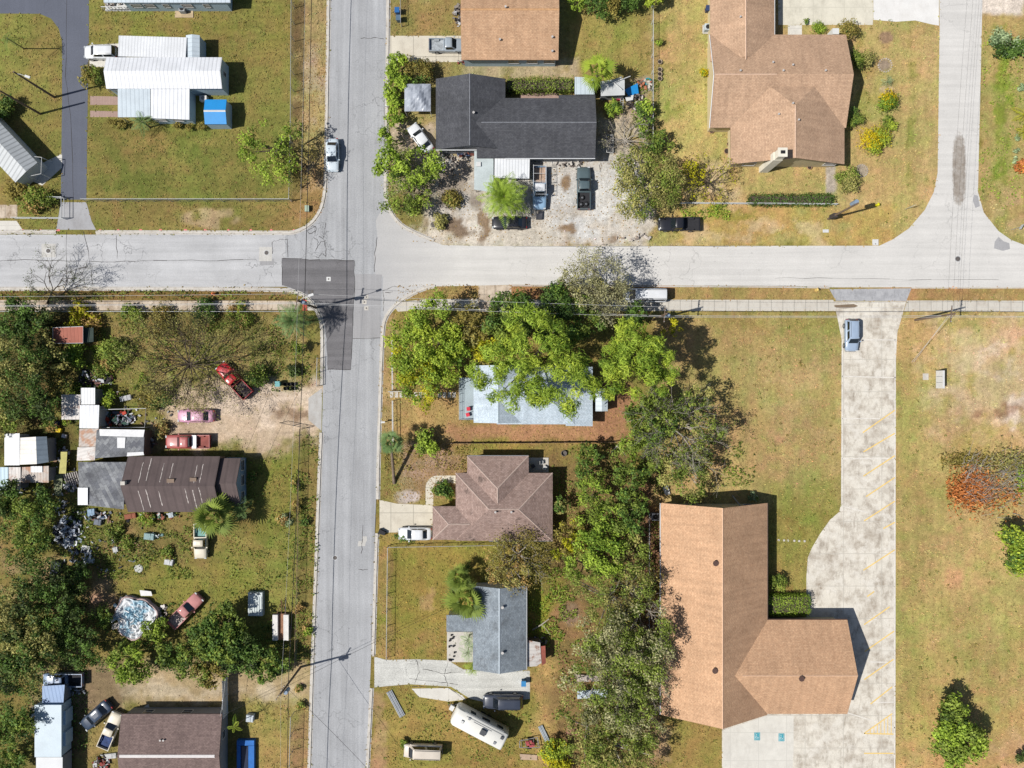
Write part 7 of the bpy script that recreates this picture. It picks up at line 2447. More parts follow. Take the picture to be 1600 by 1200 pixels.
fence([(461, -40), (459.5, 196), (457, 314)], 1.7, 'chain', 'tall pale wire mesh fence along the wide street on the lawn side')
fence([(136, 315), (456, 315)], 1.5, 'chain', 'pale wire mesh fence along the lower edge of the north-west lawn', M_white)
fence([(78, 311), (104, 311), (104, 343), (27, 342.5)], 1.2, 'pipe', 'white pipe fence boxed around the lane corner', M_white)
fence([(472, 670), (470.5, 750), (468, 900), (464, 1038)], 1.3, 'chain', 'brown vine-grown fence along the street below the dirt drive', M_brownplank)
fence([(441, 660), (482, 668)], 1.1, 'chain', 'dark swung gate at the mouth of the dirt drive', plain('dark_gate_steel', (86, 80, 76)), name='gate')
fence([(460, 1112), (457, 1230)], 1.8, 'chain', 'grey wire mesh fence by the street at the bottom edge')
fence([(356, 1056), (356.5, 1113)], 1.9, 'wood', 'tall grey panel fence between the thicket and the bottom-left house', plain('blue_grey_panel', (232, 236, 240), .06))
fence([(614, 528), (615, 609)], 1.2, 'pipe', 'white pipe fence by the street beside the wide corner tree', M_white)
fence([(615, 626), (615.5, 690)], 1.2, 'pipe', 'white pipe fence by the street above the leaning palm', M_white)
fence([(609, 612), (636, 611)], 1.2, 'pipe', 'short white gate rail at the stepping stone path', M_white, name='gate')
fence([(608, 852), (606, 1027)], 1.3, 'chain', 'wire mesh fence along the street side of the lawn below the white sedan')
fence([(608, 852), (720, 850), (834, 848)], 1.3, 'chain', 'wire mesh fence below the brown hip roofed house')
fence([(706, 692), (830, 691.5), (960, 690)], .95, 'wood', 'low weathered fence behind the pale blue house', M_brownplank)
fence([(1018, -40), (1017.5, 246)], 1.4, 'chain', 'wire fence between the rear sheds and the tan lawn', M_white)
fence([(1062, 319), (1304, 321)], 1.0, 'pipe', 'white low pipe fence along the tan house front lawn', M_white)
fence([(627, -30), (628, 42)], 1.2, 'chain', 'short wire fence above the concrete driveway by the blue bin')
fence([(-30, 488), (470, 488)], 1.2, 'chain', 'wire fence along the dirty sidewalk')
fence([(499, 560), (498, 603)], 1.2, 'chain', 'short wire fence by the kerb at the dirt drive')
fence([(1012, 800), (1012, 1000)], 1.4, 'chain', 'wire fence along the left eave of the orange-tan building')

# ------------------------------------------------------------------ small street things
M_iron = plain('cast_iron', (104, 98, 94), .2, 3, .2, .7)
for px, py, rr, z, lab in ((75.5, 392, .38, .018, 'iron manhole cover on a white concrete square, left one'), (416.5, 395, .36, .018, 'iron manhole cover on a white concrete square near the junction'), (1496.5, 404.5, .40, .014, 'brown manhole cover on the pale junction'), (523.5, 871.5, .36, .010, 'grey manhole cover on the wide street'),
                        (677, 351, .40, 0.0, 'dark manhole cover on the muddy corner lot')):
    x, y, _ = W(px, py)
    r = thing('manhole_cover', lab, 'manhole cover', (x, y, z))
    q = MB(); q.cyl((x, y), rr, z - .05, z + .012, 22); q.build('frame_ring', M_steel if py != 351 else M_iron, r)
    q = MB(); q.cyl((x, y), rr * .82, z, z + .02, 22); q.build('lid', M_iron, r)
for i, (px, py, z) in enumerate(((513.5, 436, .019), (572.5, 464, .018), (569.5, 472, .018), (572.5, 481.5, .018))):
    x, y, _ = W(px, py)
    r = thing('valve_cover', ('square white valve cover on the dark asphalt patch', 'uppermost of three square valve covers by the grey patch', 'middle of three square valve covers by the grey patch', 'lowest of three square valve covers by the grey patch')[i], 'valve cover', (x, y, z))
    q = MB(); q.box(x - .3, y - .3, z - .05, x + .3, y + .3, z + .012); q.build('collar', M_slab if i else M_frame, r)
    q = MB(); q.cyl((x, y), .12, z, z + .02, 12); q.build('lid', M_iron, r)
q = MB(); x, y, _ = W(485, 457); 
for i in range(2):
    q.box(x - .32 + i * .45, y - .3, .012, x - .02 + i * .42, y + .32, .05)
solo('storm_drain', q, M_iron, 'black storm drain grate in the kerb by the red ramp', 'drain')
q = MB(); x, y, _ = W(1367.5, 378); q.box(x - .42, y - .5, 0, x + .42, y + .35, .09)
d_ = thing('drain_inlet', 'white concrete drain inlet lid at the edge of the pale road', 'drain', (x, y, 0)); q.build('lid', M_frame, d_); q = MB(); q.cyl((x, y - .3), .08, .09, .1, 8); q.build('lift_hole', M_iron, d_)
q = MB(); x, y, _ = W(1290, 361); q.box(x - .42, y - .22, 0, x + .42, y + .22, .05); solo('meter_lid', q, M_frame, 'small white meter lid in the grass below the cabinet pole', 'meter lid')
r = thing('utility_box', 'pale green utility box on the corner verge', 'utility box', W(481, 327)); q = MB(); x, y, _ = W(481, 327); q.box(x - .26, y - .4, 0, x + .26, y + .4, .5); q.build('case', plain('pale_green_box', (178, 196, 176), .06), r); q = MB(); q.box(x - .29, y - .43, .5, x + .29, y + .43, .55); q.build('lid', plain('pale_green_box', (178, 196, 176), .06), r)


def wheelie(px, py, rgb, label, rz=0.0, lying=False, h=1.05):
    x, y, _ = W(px, py)
    r = thing('rubbish_bin', label, 'bin', (x, y, 0), rz)
    m = plain('bin_plastic_%d_%d_%d' % rgb, rgb, .08, 2, .05, .5)
    M = Matrix.Translation((0, -.5, .32)) @ Matrix.Rotation(-math.pi / 2, 4, 'X') if lying else Matrix()
    q = MB()
    rg_s = []
    for z, s in ((.05, .23), (.5, .27), (h - .1, .31)):
        rg_s.append([M @ Vector((a * s, b * s * 1.1, z)) for a, b in ((-1, -1), (1, -1), (1, 1), (-1, 1))])
    q.loft(rg_s, smooth=False); q.build('body', m, r, True)
    q = MB(); q.box(-.34, -.38, h - .1, .34, .38, h - .03, M); q.build('lid', m, r, True)
    for sg in (-1, 1):
        q = MB(); q.loft([[M @ Vector((sg * .24 + e, .25 + .1 * math.cos(t), .1 + .1 * math.sin(t))) for t in np.linspace(0, 6.28, 11)[:-1]] for e in (-.03, .03)], smooth=False); q.build('wheel', M_tyre, r, True)
    return r


wheelie(622, 21, (48, 108, 170), 'blue wheeled bin by the street near the top edge')
wheelie(624, 33, (92, 116, 136), 'grey wheeled bin just below the blue one by the street')
wheelie(598, 831, (46, 46, 50), 'black bin lying at the end of the concrete driveway', 1.2, True)
wheelie(818, 1064, (60, 140, 196), 'blue bin beside the cracked driveway near the lean-to')
wheelie(437, 600, (110, 176, 176), 'teal bin beside the black tubs in the yard')
wheelie(1104, 18, (54, 70, 110), 'dark blue bin against the left wall of the large tan house')
for i in range(6):
    px, py = 447 + (i % 3) * 6.5, 600.5 + (i // 3) * 6.5
    x, y, _ = W(px, py)
    q = MB(); n = 16
    q.loft([[(x + rr * math.cos(2 * math.pi * k / n), y + rr * math.sin(2 * math.pi * k / n), z) for k in range(n)] for rr, z in ((.22, 0), (.28, .42), (.25, .42), (.2, .12))])
    solo('plant_tub', q, plain('black_tub', (34, 34, 36), .1), 'black round tub in the cluster beside the teal bin', 'tub', 'black tubs by the dirt drive')
for i, py in enumerate((98, 110, 117, 124)):
    x, y, _ = W(1030.5, py)
    r = thing('plant_pot', ('topmost round pot along the wire fence', 'second round pot along the wire fence', 'third round pot along the wire fence', 'lowest round pot along the wire fence')[i], 'pot', (x, y, 0), 0, 'round pots along the wire fence')
    q = MB(); n = 16; q.loft([[(x + rr * math.cos(2 * math.pi * k / n), y + rr * math.sin(2 * math.pi * k / n), z) for k in range(n)] for rr, z in ((.24, 0), (.34, .35), (.28, .35), (.26, .27))]); q.build('pot', plain('pale_pot', (190, 172, 146), .1), r)
    q = MB(); q.cyl((x, y), .25, .2, .28, 14); q.build('soil', plain('dark_soil', (62, 52, 46)), r)
for i, (px, py, rr) in enumerate(((1111, 205, .4), (1135, 237, .42), (1138, 226, .3), (1264, 262, .35))):
    x, y, _ = W(px, py)
    r = thing('plant_pot', ('round planter below the left corner of the large tan house', 'round planter in the inner corner of the large tan house', 'small terracotta planter above the inner corner planter', 'round planter below the chimney wall')[i], 'planter', (x, y, 0))
    q = MB(); n = 18; q.loft([[(x + k2 * math.cos(2 * math.pi * k / n), y + k2 * math.sin(2 * math.pi * k / n), z) for k in range(n)] for k2, z in ((rr * .8, 0), (rr, .3), (rr * .85, .3), (rr * .8, .2))]); q.build('pot', plain('planter_clay', (176, 140, 110), .1), r)
    q = MB(); q.cyl((x, y), rr * .8, .1, .22, 14); q.build('soil', plain('dark_soil', (62, 52, 46)), r)
r = thing('air_conditioner', 'round topped air conditioner at the left wall of the large tan house', 'air conditioner', W(1104, 46)); q = MB(); x, y, _ = W(1104, 46); q.box(x - .45, y - .45, .08, x + .45, y + .45, .8); q.build('casing', plain('ac_pale', (190, 200, 206)), r); q = MB(); q.cyl((x, y), .32, .8, .83, 16); q.build('fan_grille', M_dark, r); q = MB(); q.box(x - .6, y - .65, .01, x + .55, y + .6, .08); q.build('pad', M_slab, r)
for i, px in enumerate((1216.5, 1225, 1231, 1241, 1248.5, 1257)):
    x, y, _ = W(px, 844 + .3 * i); q = MB(); q.cyl((x, y), .16, 0, .05, 12); solo('stepping_stone', q, M_slab, 'small round pale stone in the row on the grass right of the orange-tan building', 'stone', 'row of round stones on the grass')
for (px, py, rr, lab, rgb) in ((1383, 102, .95, 'ring of pale stones round a bare planting spot on the tan lawn', (196, 186, 176)), (1346, 267, .85, 'ring of grey stones round a stump plant near the hedge', (176, 168, 160))):
    q = MB()
    for k in range(18):
        a = 2 * math.pi * k / 18; x, y, _ = W(px, py); x += rr * math.cos(a); y += rr * math.sin(a); s = random.uniform(.09, .14)
        q.cyl((x, y), s, 0, s * .9, 7, s * .7)
    solo('stone_ring', q, plain('ring_stone', rgb, .15), lab, 'stone ring')


def hydrant(px, py, rgb, label):
    x, y, _ = W(px, py)
    r = thing('fire_hydrant', label, 'hydrant', (x, y, 0)); m = plain('hydrant_paint_%d' % rgb[2], rgb, .08, 2, .05, .5)
    q = MB(); q.cyl((x, y), .2, 0, .08, 14); q.cyl((x, y), .14, .08, .62, 14); q.cyl((x, y), .19, .58, .64, 14); q.build('body', m, r)
    q = MB(); q.cyl((x, y), .17, .64, .80, 14, .05); q.build('cap', m, r)
    for a in (0, math.pi / 2, math.pi):
        q = MB(); d = Vector((math.cos(a), math.sin(a), 0)); q.tube([Vector((x, y, .45)) + d * .1, Vector((x, y, .45)) + d * .27], .075, 8); q.build('nozzle', m, r)


hydrant(335, 459.5, (226, 120, 60), 'orange hydrant on the verge beside the left road')
hydrant(1275, 453.5, (232, 200, 120), 'pale yellow hydrant on the verge near the parking lot apron')
hydrant(1369.5, 321, (226, 220, 40), 'yellow hydrant on the tan lawn at the end of the pole shadow')


def road_sign(px, py, ang, label, rgb=(190, 200, 200), h=2.2, w=.75):
    x, y, _ = W(px, py)
    r = thing('road_sign', label, 'sign', (x, y, 0))
    q = MB(); q.tube([(x, y, 0), (x, y, h)], .03, 6); q.build('post', M_steel, r)
    M = Matrix.Translation((x, y, h - .25)) @ Matrix.Rotation(math.radians(ang), 4, 'Z')
    q = MB(); q.box(-w / 2, -.055, -.25, w / 2, -.03, .25, M); q.build('plate', plain('sign_plate_%d' % rgb[0], rgb, .03), r)


road_sign(1414, 327, 25, 'thin signpost on the tan lawn near the curve of the side street')
road_sign(1580, 359, 60, 'thin signpost on the right corner of the pale junction', (200, 204, 206))
road_sign(1483, 462, 0, 'small sign on the verge strip above the right sidewalk', (206, 206, 206), 1.6, .4) if False else None
r = thing('mailbox', 'white mailbox by the kerb above the leaning palm', 'mailbox', W(601, 659)); x, y, _ = W(601, 659); q = MB(); q.box(x - .05, y - .05, 0, x + .05, y + .05, 1.0); q.build('post', M_wood, r); q = MB(); q.box(x - .3, y - .11, 1.0, x + .25, y + .11, 1.25); q.build('box', M_frame, r)
r = thing('mailbox', 'white mailbox beside the street hedge below the tarp canopy', 'mailbox', W(607, 170)); x, y, _ = W(607, 170); q = MB(); q.box(x - .05, y - .05, 0, x + .05, y + .05, 1.0); q.build('post', M_wood, r); q = MB(); q.box(x - .3, y - .11, 1.0, x + .25, y + .11, 1.25); q.build('box', M_frame, r)
r = thing('sign_board', 'blank white sign board standing alone on the right field', 'sign', W(1462, 593)); x, y, _ = W(1462, 593)
q = MB(); q.box(x - .12, y - 1.25, .25, x + .12, y + 1.25, 1.9); q.build('panel', M_frame, r)
for s_y in (-1.0, 1.0):
    q = MB(); q.box(x - .06, y + s_y - .06, 0, x + .06, y + s_y + .06, .25); q.build('post', M_wood, r)
for yy in (-.42, .42):
    q = MB(); q.box(x - .145, y + yy - .03, .4, x - .12, y + yy + .03, 1.75); q.build('seam_strip', M_wallgrey, r)
q = MB(); x, y, _ = W(1445, 588); q.box(x - .3, y - .5, 0, x + .5, y + .4, .05); solo('ground_slab', q, M_slab, 'thin pale slab in front of the blank sign board', 'slab')
# flag on the ribbed mobile home
x, y, _ = W(170, 142, 2.0)
r = thing('flag', 'small striped flag on a pole by the pink paver strips', 'flag', (x, y, 0))
q = MB(); q.tube([(x, y, 0), (x, y, 2.3)], .03, 5); q.build('pole', M_steel, r)
for nm, mt, k0 in (('red_stripes', plain('flag_red', (206, 110, 112), .05), 0), ('white_stripes', plain('flag_white', (230, 226, 226), .05), 1)):
    q = MB()
    for i in range(k0, 7, 2):
        z1 = 2.25 - i * .13
        pts = [(x + .05 + .14 * j, y - .10 * j + .03 * math.sin(j * 1.9)) for j in range(7)]
        for (ax, ay), (bx_, by_) in zip(pts[:-1], pts[1:]):
            q.face([(ax, ay, z1 - .13), (bx_, by_, z1 - .13), (bx_, by_, z1), (ax, ay, z1)])
            q.face([(ax, ay + .01, z1), (bx_, by_ + .01, z1), (bx_, by_ + .01, z1 - .13), (ax, ay + .01, z1 - .13)])
    q.build(nm, mt, r)
q = MB()
q.face([(x + .05, y - .015, 1.8), (x + .33, y - .215, 1.8), (x + .33, y - .215, 2.25), (x + .05, y - .015, 2.25)])
q.build('blue_field', plain('flag_blue', (70, 80, 130), .05), r)

# ------------------------------------------------------------------ yard clutter
def sheet_thing(name, label, cat, corners, h, mat, thick=.05, group=None):
    return solo(name, pane_poly([(x, y, h) for x, y in corners], thick), mat, label, cat, group)


# round pool full of tarps
x, y, _ = W(210, 966, 1.0)
r = thing('round_pool', 'collapsed round pool heaped with white and blue tarps', 'pool', (x, y, 0))
n = 40; lobe = [1 + .09 * math.sin(3 * 2 * math.pi * k / n + 1) + .05 * math.sin(7 * 2 * math.pi * k / n) + random.uniform(-.02, .02) for k in range(n)]
q = MB(); q.loft([[(x + rr * lobe[k] * math.cos(2 * math.pi * k / n), y + rr * lobe[k] * math.sin(2 * math.pi * k / n), z * (.8 + 1.4 * (lobe[k] - 1))) for k in range(n)] for rr, z in ((2.95, 0), (2.95, .95), (2.8, .98), (2.78, .6))]); q.build('wall', plain('pool_wall_pink', (206, 180, 176), .15), r)
q = MB(); rg2 = np.random.default_rng(5); nr = 16
hgt = {}
for i in range(nr + 1):
    for k in range(n):
        hgt[i, k] = .88 + .22 * rg2.uniform(-1, 1) * (1 if i < nr else .2)
for i in range(nr):
    for k in range(n):
        P_ = lambda i_, k_: (x + 2.75 * lobe[k_ % n] * i_ / nr * math.cos(2 * math.pi * k_ / n), y + 2.75 * lobe[k_ % n] * i_ / nr * math.sin(2 * math.pi * k_ / n), hgt[i_, k_ % n] if i_ else .95)
        q.face([P_(i, k), P_(i + 1, k), P_(i + 1, k + 1), P_(i, k + 1)] if i else [P_(0, 0), P_(1, k), P_(1, k + 1)])
nm_ = N('white_blue_tarp'); v_ = nm_.pos(); cc_ = nm_.mix(nm_.rng(nm_.noise(v_, .55, 3), .48, .6, 0, 1), A((232, 234, 236)), A((168, 206, 224)))
q.build('tarp', nm_.done(cc_, .5), r)
sheet_thing('white_board', 'white board lying above the round pool', 'board', [(218, 922), (236, 924), (238, 931), (220, 931)], .5, M_frame)
sheet_thing('orange_board', 'orange yellow board leaning at the tail of the chalky rose pickup', 'board', [(251, 978), (272, 960), (275, 963), (254, 982)], .5, plain('orange_board', (226, 160, 60), .1))
q = MB(); x, y, _ = W(150, 936); q.cyl((x, y), .85, 0, .25, 18, .6); solo('sand_mound', q, plain('tan_sand', (186, 146, 116), .2), 'tan mound of sand left of the round pool', 'mound')
sheet_thing('yellow_sheet', 'long yellow green sheet standing between the sheds and the annex', 'sheet', [(95, 706), (92, 740), (103, 740), (105, 706)], 1.0, plain('yellow_green_sheet', (196, 188, 116), .15), .06)
sheet_thing('tarp_sheet', 'faded green tarp on the ground below the yellow sheet', 'tarp', [(82, 742), (86, 775), (96, 775), (98, 741)], .3, plain('faded_green_tarp', (140, 146, 112), .15), .05)
for i in range(7):
    q = MB(); a, b = Vector(W(99 + i * 3.4, 741 - i * .8, .3)), Vector(W(106 + i * 3.2, 760 - i * .8, .3)); q.tube([a, b], .11, 5); solo('plank', q, plain('grey_slat', (196, 190, 186), .12), 'pale grey plank in the slanted row beside the weathered annex', 'plank', 'slanted planks by the annex')
for lab, px, py, sx_, sy_, hh, rgb in (('white square lid on the shade beside the annex', 135, 858, .55, .55, .3, (226, 226, 224)), ('teal scrap machine on the weeds below the annex', 236, 837, .7, .45, .7, (150, 176, 176)), ('white cooker-like scrap box on the grass', 266, 877, .6, .4, .6, (206, 206, 206)),
                                      ('dark scrap machine with white end left of the wood', 91, 886, .6, .9, .8, (70, 76, 92)), ('small blue-white scrap box in the annex shade', 145, 800, .5, .5, .5, (150, 176, 200)), ('grey scrap tub on the weeds', 155, 815, .5, .4, .5, (120, 126, 136)),
                                      ('white scrap panel in the wood edge', 140, 875, .7, .35, .3, (206, 210, 210)), ('small white scrap box near the annex eave', 182, 858, .35, .35, .4, (200, 200, 198)), ('rust brown crate under the dark brown eave', 205, 806, .8, .35, .4, (150, 90, 66)),
                                      ('pale metal box right of the lime shrub', 199, 622, .8, .35, .6, (188, 188, 190)), ('white crate at the eave of the dark brown house', 269, 804, .35, .35, .5, (190, 200, 206)), ('yellow bucket on the ground between the left sheds and the pen', 94, 672, .35, .3, .5, (226, 196, 40)),
                                      ('blue drum beside the junk covered shed', 90, 662, .3, .35, .8, (48, 56, 110)), ('white box right of the stained white shed', 102, 681, .3, .25, .4, (206, 206, 212)), ('black trash box lying by the roofless corner of the large tan house', 1085, 270, .3, .6, .8, (50, 46, 44)),
                                      ('white pallet at the wall of the dull brown house', 174, 1180, .8, .35, .3, (200, 200, 198)), ('white washer-like box beside the young palm', 393, 1119, .5, .5, .8, (206, 214, 220))):
    x, y, _ = W(px, py)
    cat = lab.split()[1] if lab.split()[1] not in ('scrap', 'square', 'metal', 'trash', 'washer-like', 'blue-white', 'cooker-like', 'white', 'brown') else 'box'
    r = thing('scrap_box', lab, 'box', (x, y, 0), random.uniform(-.3, .3))
    m_ = plain('scrap_paint_%d_%d' % (rgb[0], rgb[2]), rgb, .2, 2, .15)
    q = MB(); q.box(-sx_, -sy_, 0, sx_, sy_, hh * .9); q.build('case', m_, r, True)
    q = MB(); q.box(-sx_ * .9, -sy_ * .9, hh * .9, sx_ * .3, sy_ * .9, hh); q.box(sx_ * .35, -sy_ * .8, hh * .9, sx_ * .9, sy_ * .5, hh * .96); q.build('top_panels', m_, r, True)
q = MB(); x, y, _ = W(217, 888); q.cyl((x, y), .6, 0, .12, 22); q.cyl((x, y), .5, .12, .16, 22); solo('round_cover', q, plain('white_lid', (206, 206, 200), .08), 'white round lid lying on the grass', 'lid')


def heap(px, py, rx, ry, n, cols, label, name='scrap_heap', zmax=.9, smin=.12, smax=.5):
    """an uncountable tangle of scrap: many small tilted plates, bars and blocks"""
    rg3 = np.random.default_rng(int(px + py * 3))
    parts = []
    for ci, c in enumerate(cols):
        q = MB()
        for i in range(n // len(cols)):
            a, rad = rg3.uniform(0, 2 * math.pi), math.sqrt(rg3.uniform(0, 1))
            x, y, _ = W(px + rx * rad * math.cos(a), py + ry * rad * math.sin(a))
            s = rg3.uniform(smin, smax)
            M = Matrix.Translation((x, y, rg3.uniform(.1, .15 + zmax * (1.15 - rad)))) @ Matrix.Rotation(rg3.uniform(0, 6.3), 4, 'Z') @ Matrix.Rotation(rg3.normal(0, .4), 4, 'X')
            q.box(-s, -s * rg3.uniform(.15, .8), -rg3.uniform(.03, .15), s, s * rg3.uniform(.15, .8), .05, M)
        parts.append((q, plain('scrap_%d_%d_%d' % c, c, .25, 2, .2)))
    r = thing(name, label, 'scrap heap', W(px, py))
    r['kind'] = 'stuff'
    for q, m_ in parts:
        o = q.build('scrap', m_, r); o['kind'] = 'stuff'
    return r


heap(108, 830, 22, 24, 150, ((230, 232, 236), (70, 74, 86), (150, 160, 176), (44, 46, 52)), 'tangled heap of black and white scrap in the wood below the annex')
heap(207, 962, 30, 31, 110, ((236, 236, 236), (176, 206, 222), (206, 198, 190)), 'pale blue and white tarp debris heaped over the round pool', zmax=1.0, smin=.2, smax=.7)
for a_ in ((100, 712, 8, 14, 26, ((60, 58, 60), (190, 190, 196), (110, 96, 84)), 'dark clutter in the gap between the left sheds and the rusty lean-to'),
           (112, 760, 8, 10, 24, ((200, 200, 204), (90, 94, 104), (140, 150, 160)), 'grey clutter under the slanted planks'),
           (150, 806, 22, 7, 40, ((206, 208, 212), (90, 110, 140), (130, 96, 80), (60, 60, 64)), 'blue and white clutter along the lower edge of the weathered annex'),
           (250, 806, 36, 5, 36, ((206, 206, 206), (150, 90, 70), (90, 120, 100)), 'scattered clutter under the lower eave of the dark brown house'),
           (128, 868, 22, 14, 40, ((226, 228, 230), (120, 130, 146), (60, 62, 70)), 'loose white and grey scrap below the tangled heap'),
           (243, 838, 12, 5, 16, ((206, 212, 212), (120, 150, 150)), 'pale scrap beside the teal scrap machine'),
           (95, 790, 12, 12, 26, ((206, 210, 214), (80, 84, 96), (140, 130, 120)), 'grey and white clutter between the annex and the tangled heap'),
           (22, 772, 16, 6, 20, ((200, 204, 206), (120, 110, 104)), 'pale clutter below the blue corrugated shed'),
           (250, 955, 12, 14, 34, ((226, 220, 214), (200, 180, 170), (150, 140, 136)), 'pale rubbish spilling from the right rim of the round pool'),
           (60, 1125, 10, 26, 40, ((206, 212, 218), (120, 116, 110), (230, 230, 230)), 'white rubbish beside the box trailer'),
           (120, 1078, 14, 6, 20, ((200, 206, 210), (90, 96, 104)), 'small white scraps in the shade behind the dark blue sedan'),
           (235, 690, 10, 10, 24, ((70, 66, 66), (150, 120, 100), (190, 186, 180)), 'dark clutter at the nose of the faded red pickup'),
           (800, 232, 20, 4, 16, ((180, 176, 170), (90, 90, 96)), 'grey clutter at the front wall of the black roofed house'),
           (700, 255, 14, 14, 24, ((186, 176, 166), (110, 100, 94), (220, 216, 208)), 'pale debris on the sand left of the awning roof'),
           (890, 258, 26, 5, 18, ((196, 190, 182), (120, 110, 104)), 'pale debris in front of the black roofed house'),
           (990, 372, 30, 5, 14, ((176, 160, 146), (206, 196, 186)), 'pale rubble at the edge of the sandy yard')):
    heap(*a_, zmax=.5, smax=.32)
heap(150, 845, 80, 50, 130, ((206, 208, 210), (110, 116, 126), (150, 120, 96), (64, 64, 70)), 'small scrap scattered over the weeds below the annex', zmax=.12, smin=.06, smax=.26)
heap(75, 730, 55, 50, 110, ((206, 208, 212), (90, 90, 96), (150, 118, 92), (60, 58, 60)), 'small scrap scattered between the left sheds', zmax=.12, smin=.06, smax=.28)
heap(215, 635, 60, 30, 60, ((196, 196, 196), (100, 96, 96), (150, 120, 100)), 'small scrap scattered around the open pen', zmax=.12, smin=.06, smax=.24)
heap(152, 590, 28, 12, 90, ((120, 84, 76), (50, 46, 48), (206, 206, 210), (36, 34, 36)), 'pile of rusty and black car parts above the square white shed')
heap(186, 653, 26, 10, 90, ((190, 74, 56), (120, 124, 140), (206, 206, 206), (60, 90, 80), (56, 44, 44)), 'red and grey junk heaped inside the open pen')
heap(160, 1190, 14, 12, 50, ((150, 66, 60), (90, 80, 76), (196, 196, 196)), 'red and grey junk at the corner of the dull brown house', zmax=.6, smax=.3)
heap(992, 158, 14, 14, 80, ((70, 62, 60), (196, 186, 180), (120, 110, 104), (44, 42, 44)), 'grey and brown scrap pile behind the sheds at the wire fence', zmax=.7, smax=.32)
heap(1008, 133, 12, 8, 36, ((190, 120, 90), (206, 196, 180), (110, 96, 86)), 'tan and red scrap pile beside the teal pool ring', zmax=.5, smax=.3)
heap(715, 24, 7, 18, 40, ((206, 206, 206), (60, 56, 58), (150, 140, 130)), 'white and black clutter along the left wall of the tan house', zmax=.6, smax=.28)
heap(730, 240, 20, 6, 44, ((80, 100, 140), (150, 150, 156), (120, 70, 60), (50, 46, 48)), 'blue and grey clutter along the lower wall of the black roofed house', zmax=.7, smax=.3)
heap(178, 4, 14, 7, 30, ((220, 220, 220), (120, 110, 104), (176, 166, 156)), 'pale clutter on the lattice porch at the top edge', zmax=.9, smax=.25)
heap(725, 97, 9, 4, 16, ((130, 60, 50), (200, 196, 190), (90, 84, 80)), 'small red and white clutter at the lower corner of the tan house', zmax=.4, smax=.25)
heap(842, 1000, 12, 6, 26, ((90, 76, 74), (196, 186, 186), (60, 56, 56)), 'dark clutter at the top of the patched lean-to', zmax=1.0, smax=.25)
q = pane_poly([(976, 140, .9), (982, 150, .6), (998, 146, .5), (996, 130, .9)], .1); solo('blue_tarp', q, M_tealtarp, 'bright blue tarp over scrap beside the pale grey flat shed', 'tarp')
q = pane_poly([(977, 152, .8), (979, 158, .7), (989, 156, .7), (990, 148, .8)], .1); solo('white_tarp', q, M_frame, 'white cover over scrap just below the bright blue tarp', 'tarp')
x, y, _ = W(1012, 128); q = MB(); n = 22; vs, fs = [], []
for u in range(n):
    for v in range(8):
        a1, a2 = 2 * math.pi * u / n, 2 * math.pi * v / 8
        vs.append((x + (.42 + .13 * math.cos(a2)) * math.cos(a1), y + (.42 + .13 * math.cos(a2)) * math.sin(a1), .14 + .13 * math.sin(a2))); fs.append((u * 8 + v, (u + 1) % n * 8 + v, (u + 1) % n * 8 + (v + 1) % 8, u * 8 + (v + 1) % 8))
q.raw(vs, fs, True); solo('pool_ring', q, plain('teal_plastic', (40, 150, 160), .06), 'teal plastic ring against the wire fence', 'ring')
q = MB(); x, y, _ = W(966, 155); q.cyl((x, y), .3, 0, .5, 14, .34); solo('red_bucket', q, plain('red_tub', (206, 70, 90), .08), 'red tub beside the ladder behind the black roofed house', 'tub')
r = thing('ladder', 'white step ladder lying below the pale grey flat shed', 'ladder', W(972, 160))
for dx in (-2.2, 2.2):
    q = MB(); q.tube([Vector(W(972 + dx, 151, .5)), Vector(W(971 + dx, 170, .5))], .035, 5); q.build('side_rail', M_frame, r)
for i in range(5):
    q = MB(); py = 153 + i * 3.8; q.tube([Vector(W(970, py, .5)), Vector(W(974, py, .5))], .03, 5); q.build('rung', M_frame, r)
r = thing('metal_rack', 'black and white metal rack in the shadow of the black roofed house', 'rack', W(953, 226))
for dx in (-5, 5):
    q = MB(); q.tube([Vector(W(953 + dx, 211, .8)), Vector(W(953 + dx, 238, .8))], .04, 5); q.build('side_rail', M_frame, r)
for i in range(4):
    q = MB(); py = 211 + i * 9; q.tube([Vector(W(948, py, .8)), Vector(W(958, py, .8))], .04, 5); q.build('cross_bar', M_frame, r)
q = MB(); a, b = W(949, 237, .7), W(957, 212, .7); q.box(a[0], a[1], .1, b[0], b[1], .7); q.build('tray', plain('black_tray', (48, 52, 60), .3), r)
sheet_thing('white_board', 'white board on the sandy yard beside the dark green pickup', 'board', [(922, 256), (926, 266), (938, 268), (936, 258)], .1, M_slab)
q = MB(); x, y, _ = W(843, 338); q.box(x - .5, y - .5, 0, x + .4, y + .3, .35); q.box(x - .2, y + .3, 0, x + .5, y + .7, .25); solo('rag_heap', q, plain('dark_rags', (80, 80, 86), .4), 'dark rag heap on the sand below the work truck', 'rag heap')
q = MB(); x, y, _ = W(806, 805)
sheet_thing('mattress', 'white mattress on the ground left of the orange-tan building', 'mattress', [(1036, 762), (1040, 774), (1047, 772), (1044, 758)], .3, M_frame, .2)
x, y, _ = W(1022, 806); r = thing('air_conditioner', 'dark air conditioner at the left wall of the orange-tan building', 'air conditioner', (x, y, 0)); q = MB(); q.box(x - .5, y - .5, 0, x + .5, y + .5, .9); q.build('casing', plain('ac_dark', (110, 112, 120)), r); q = MB(); q.cyl((x, y), .35, .9, .93, 14); q.build('fan_grille', M_dark, r)
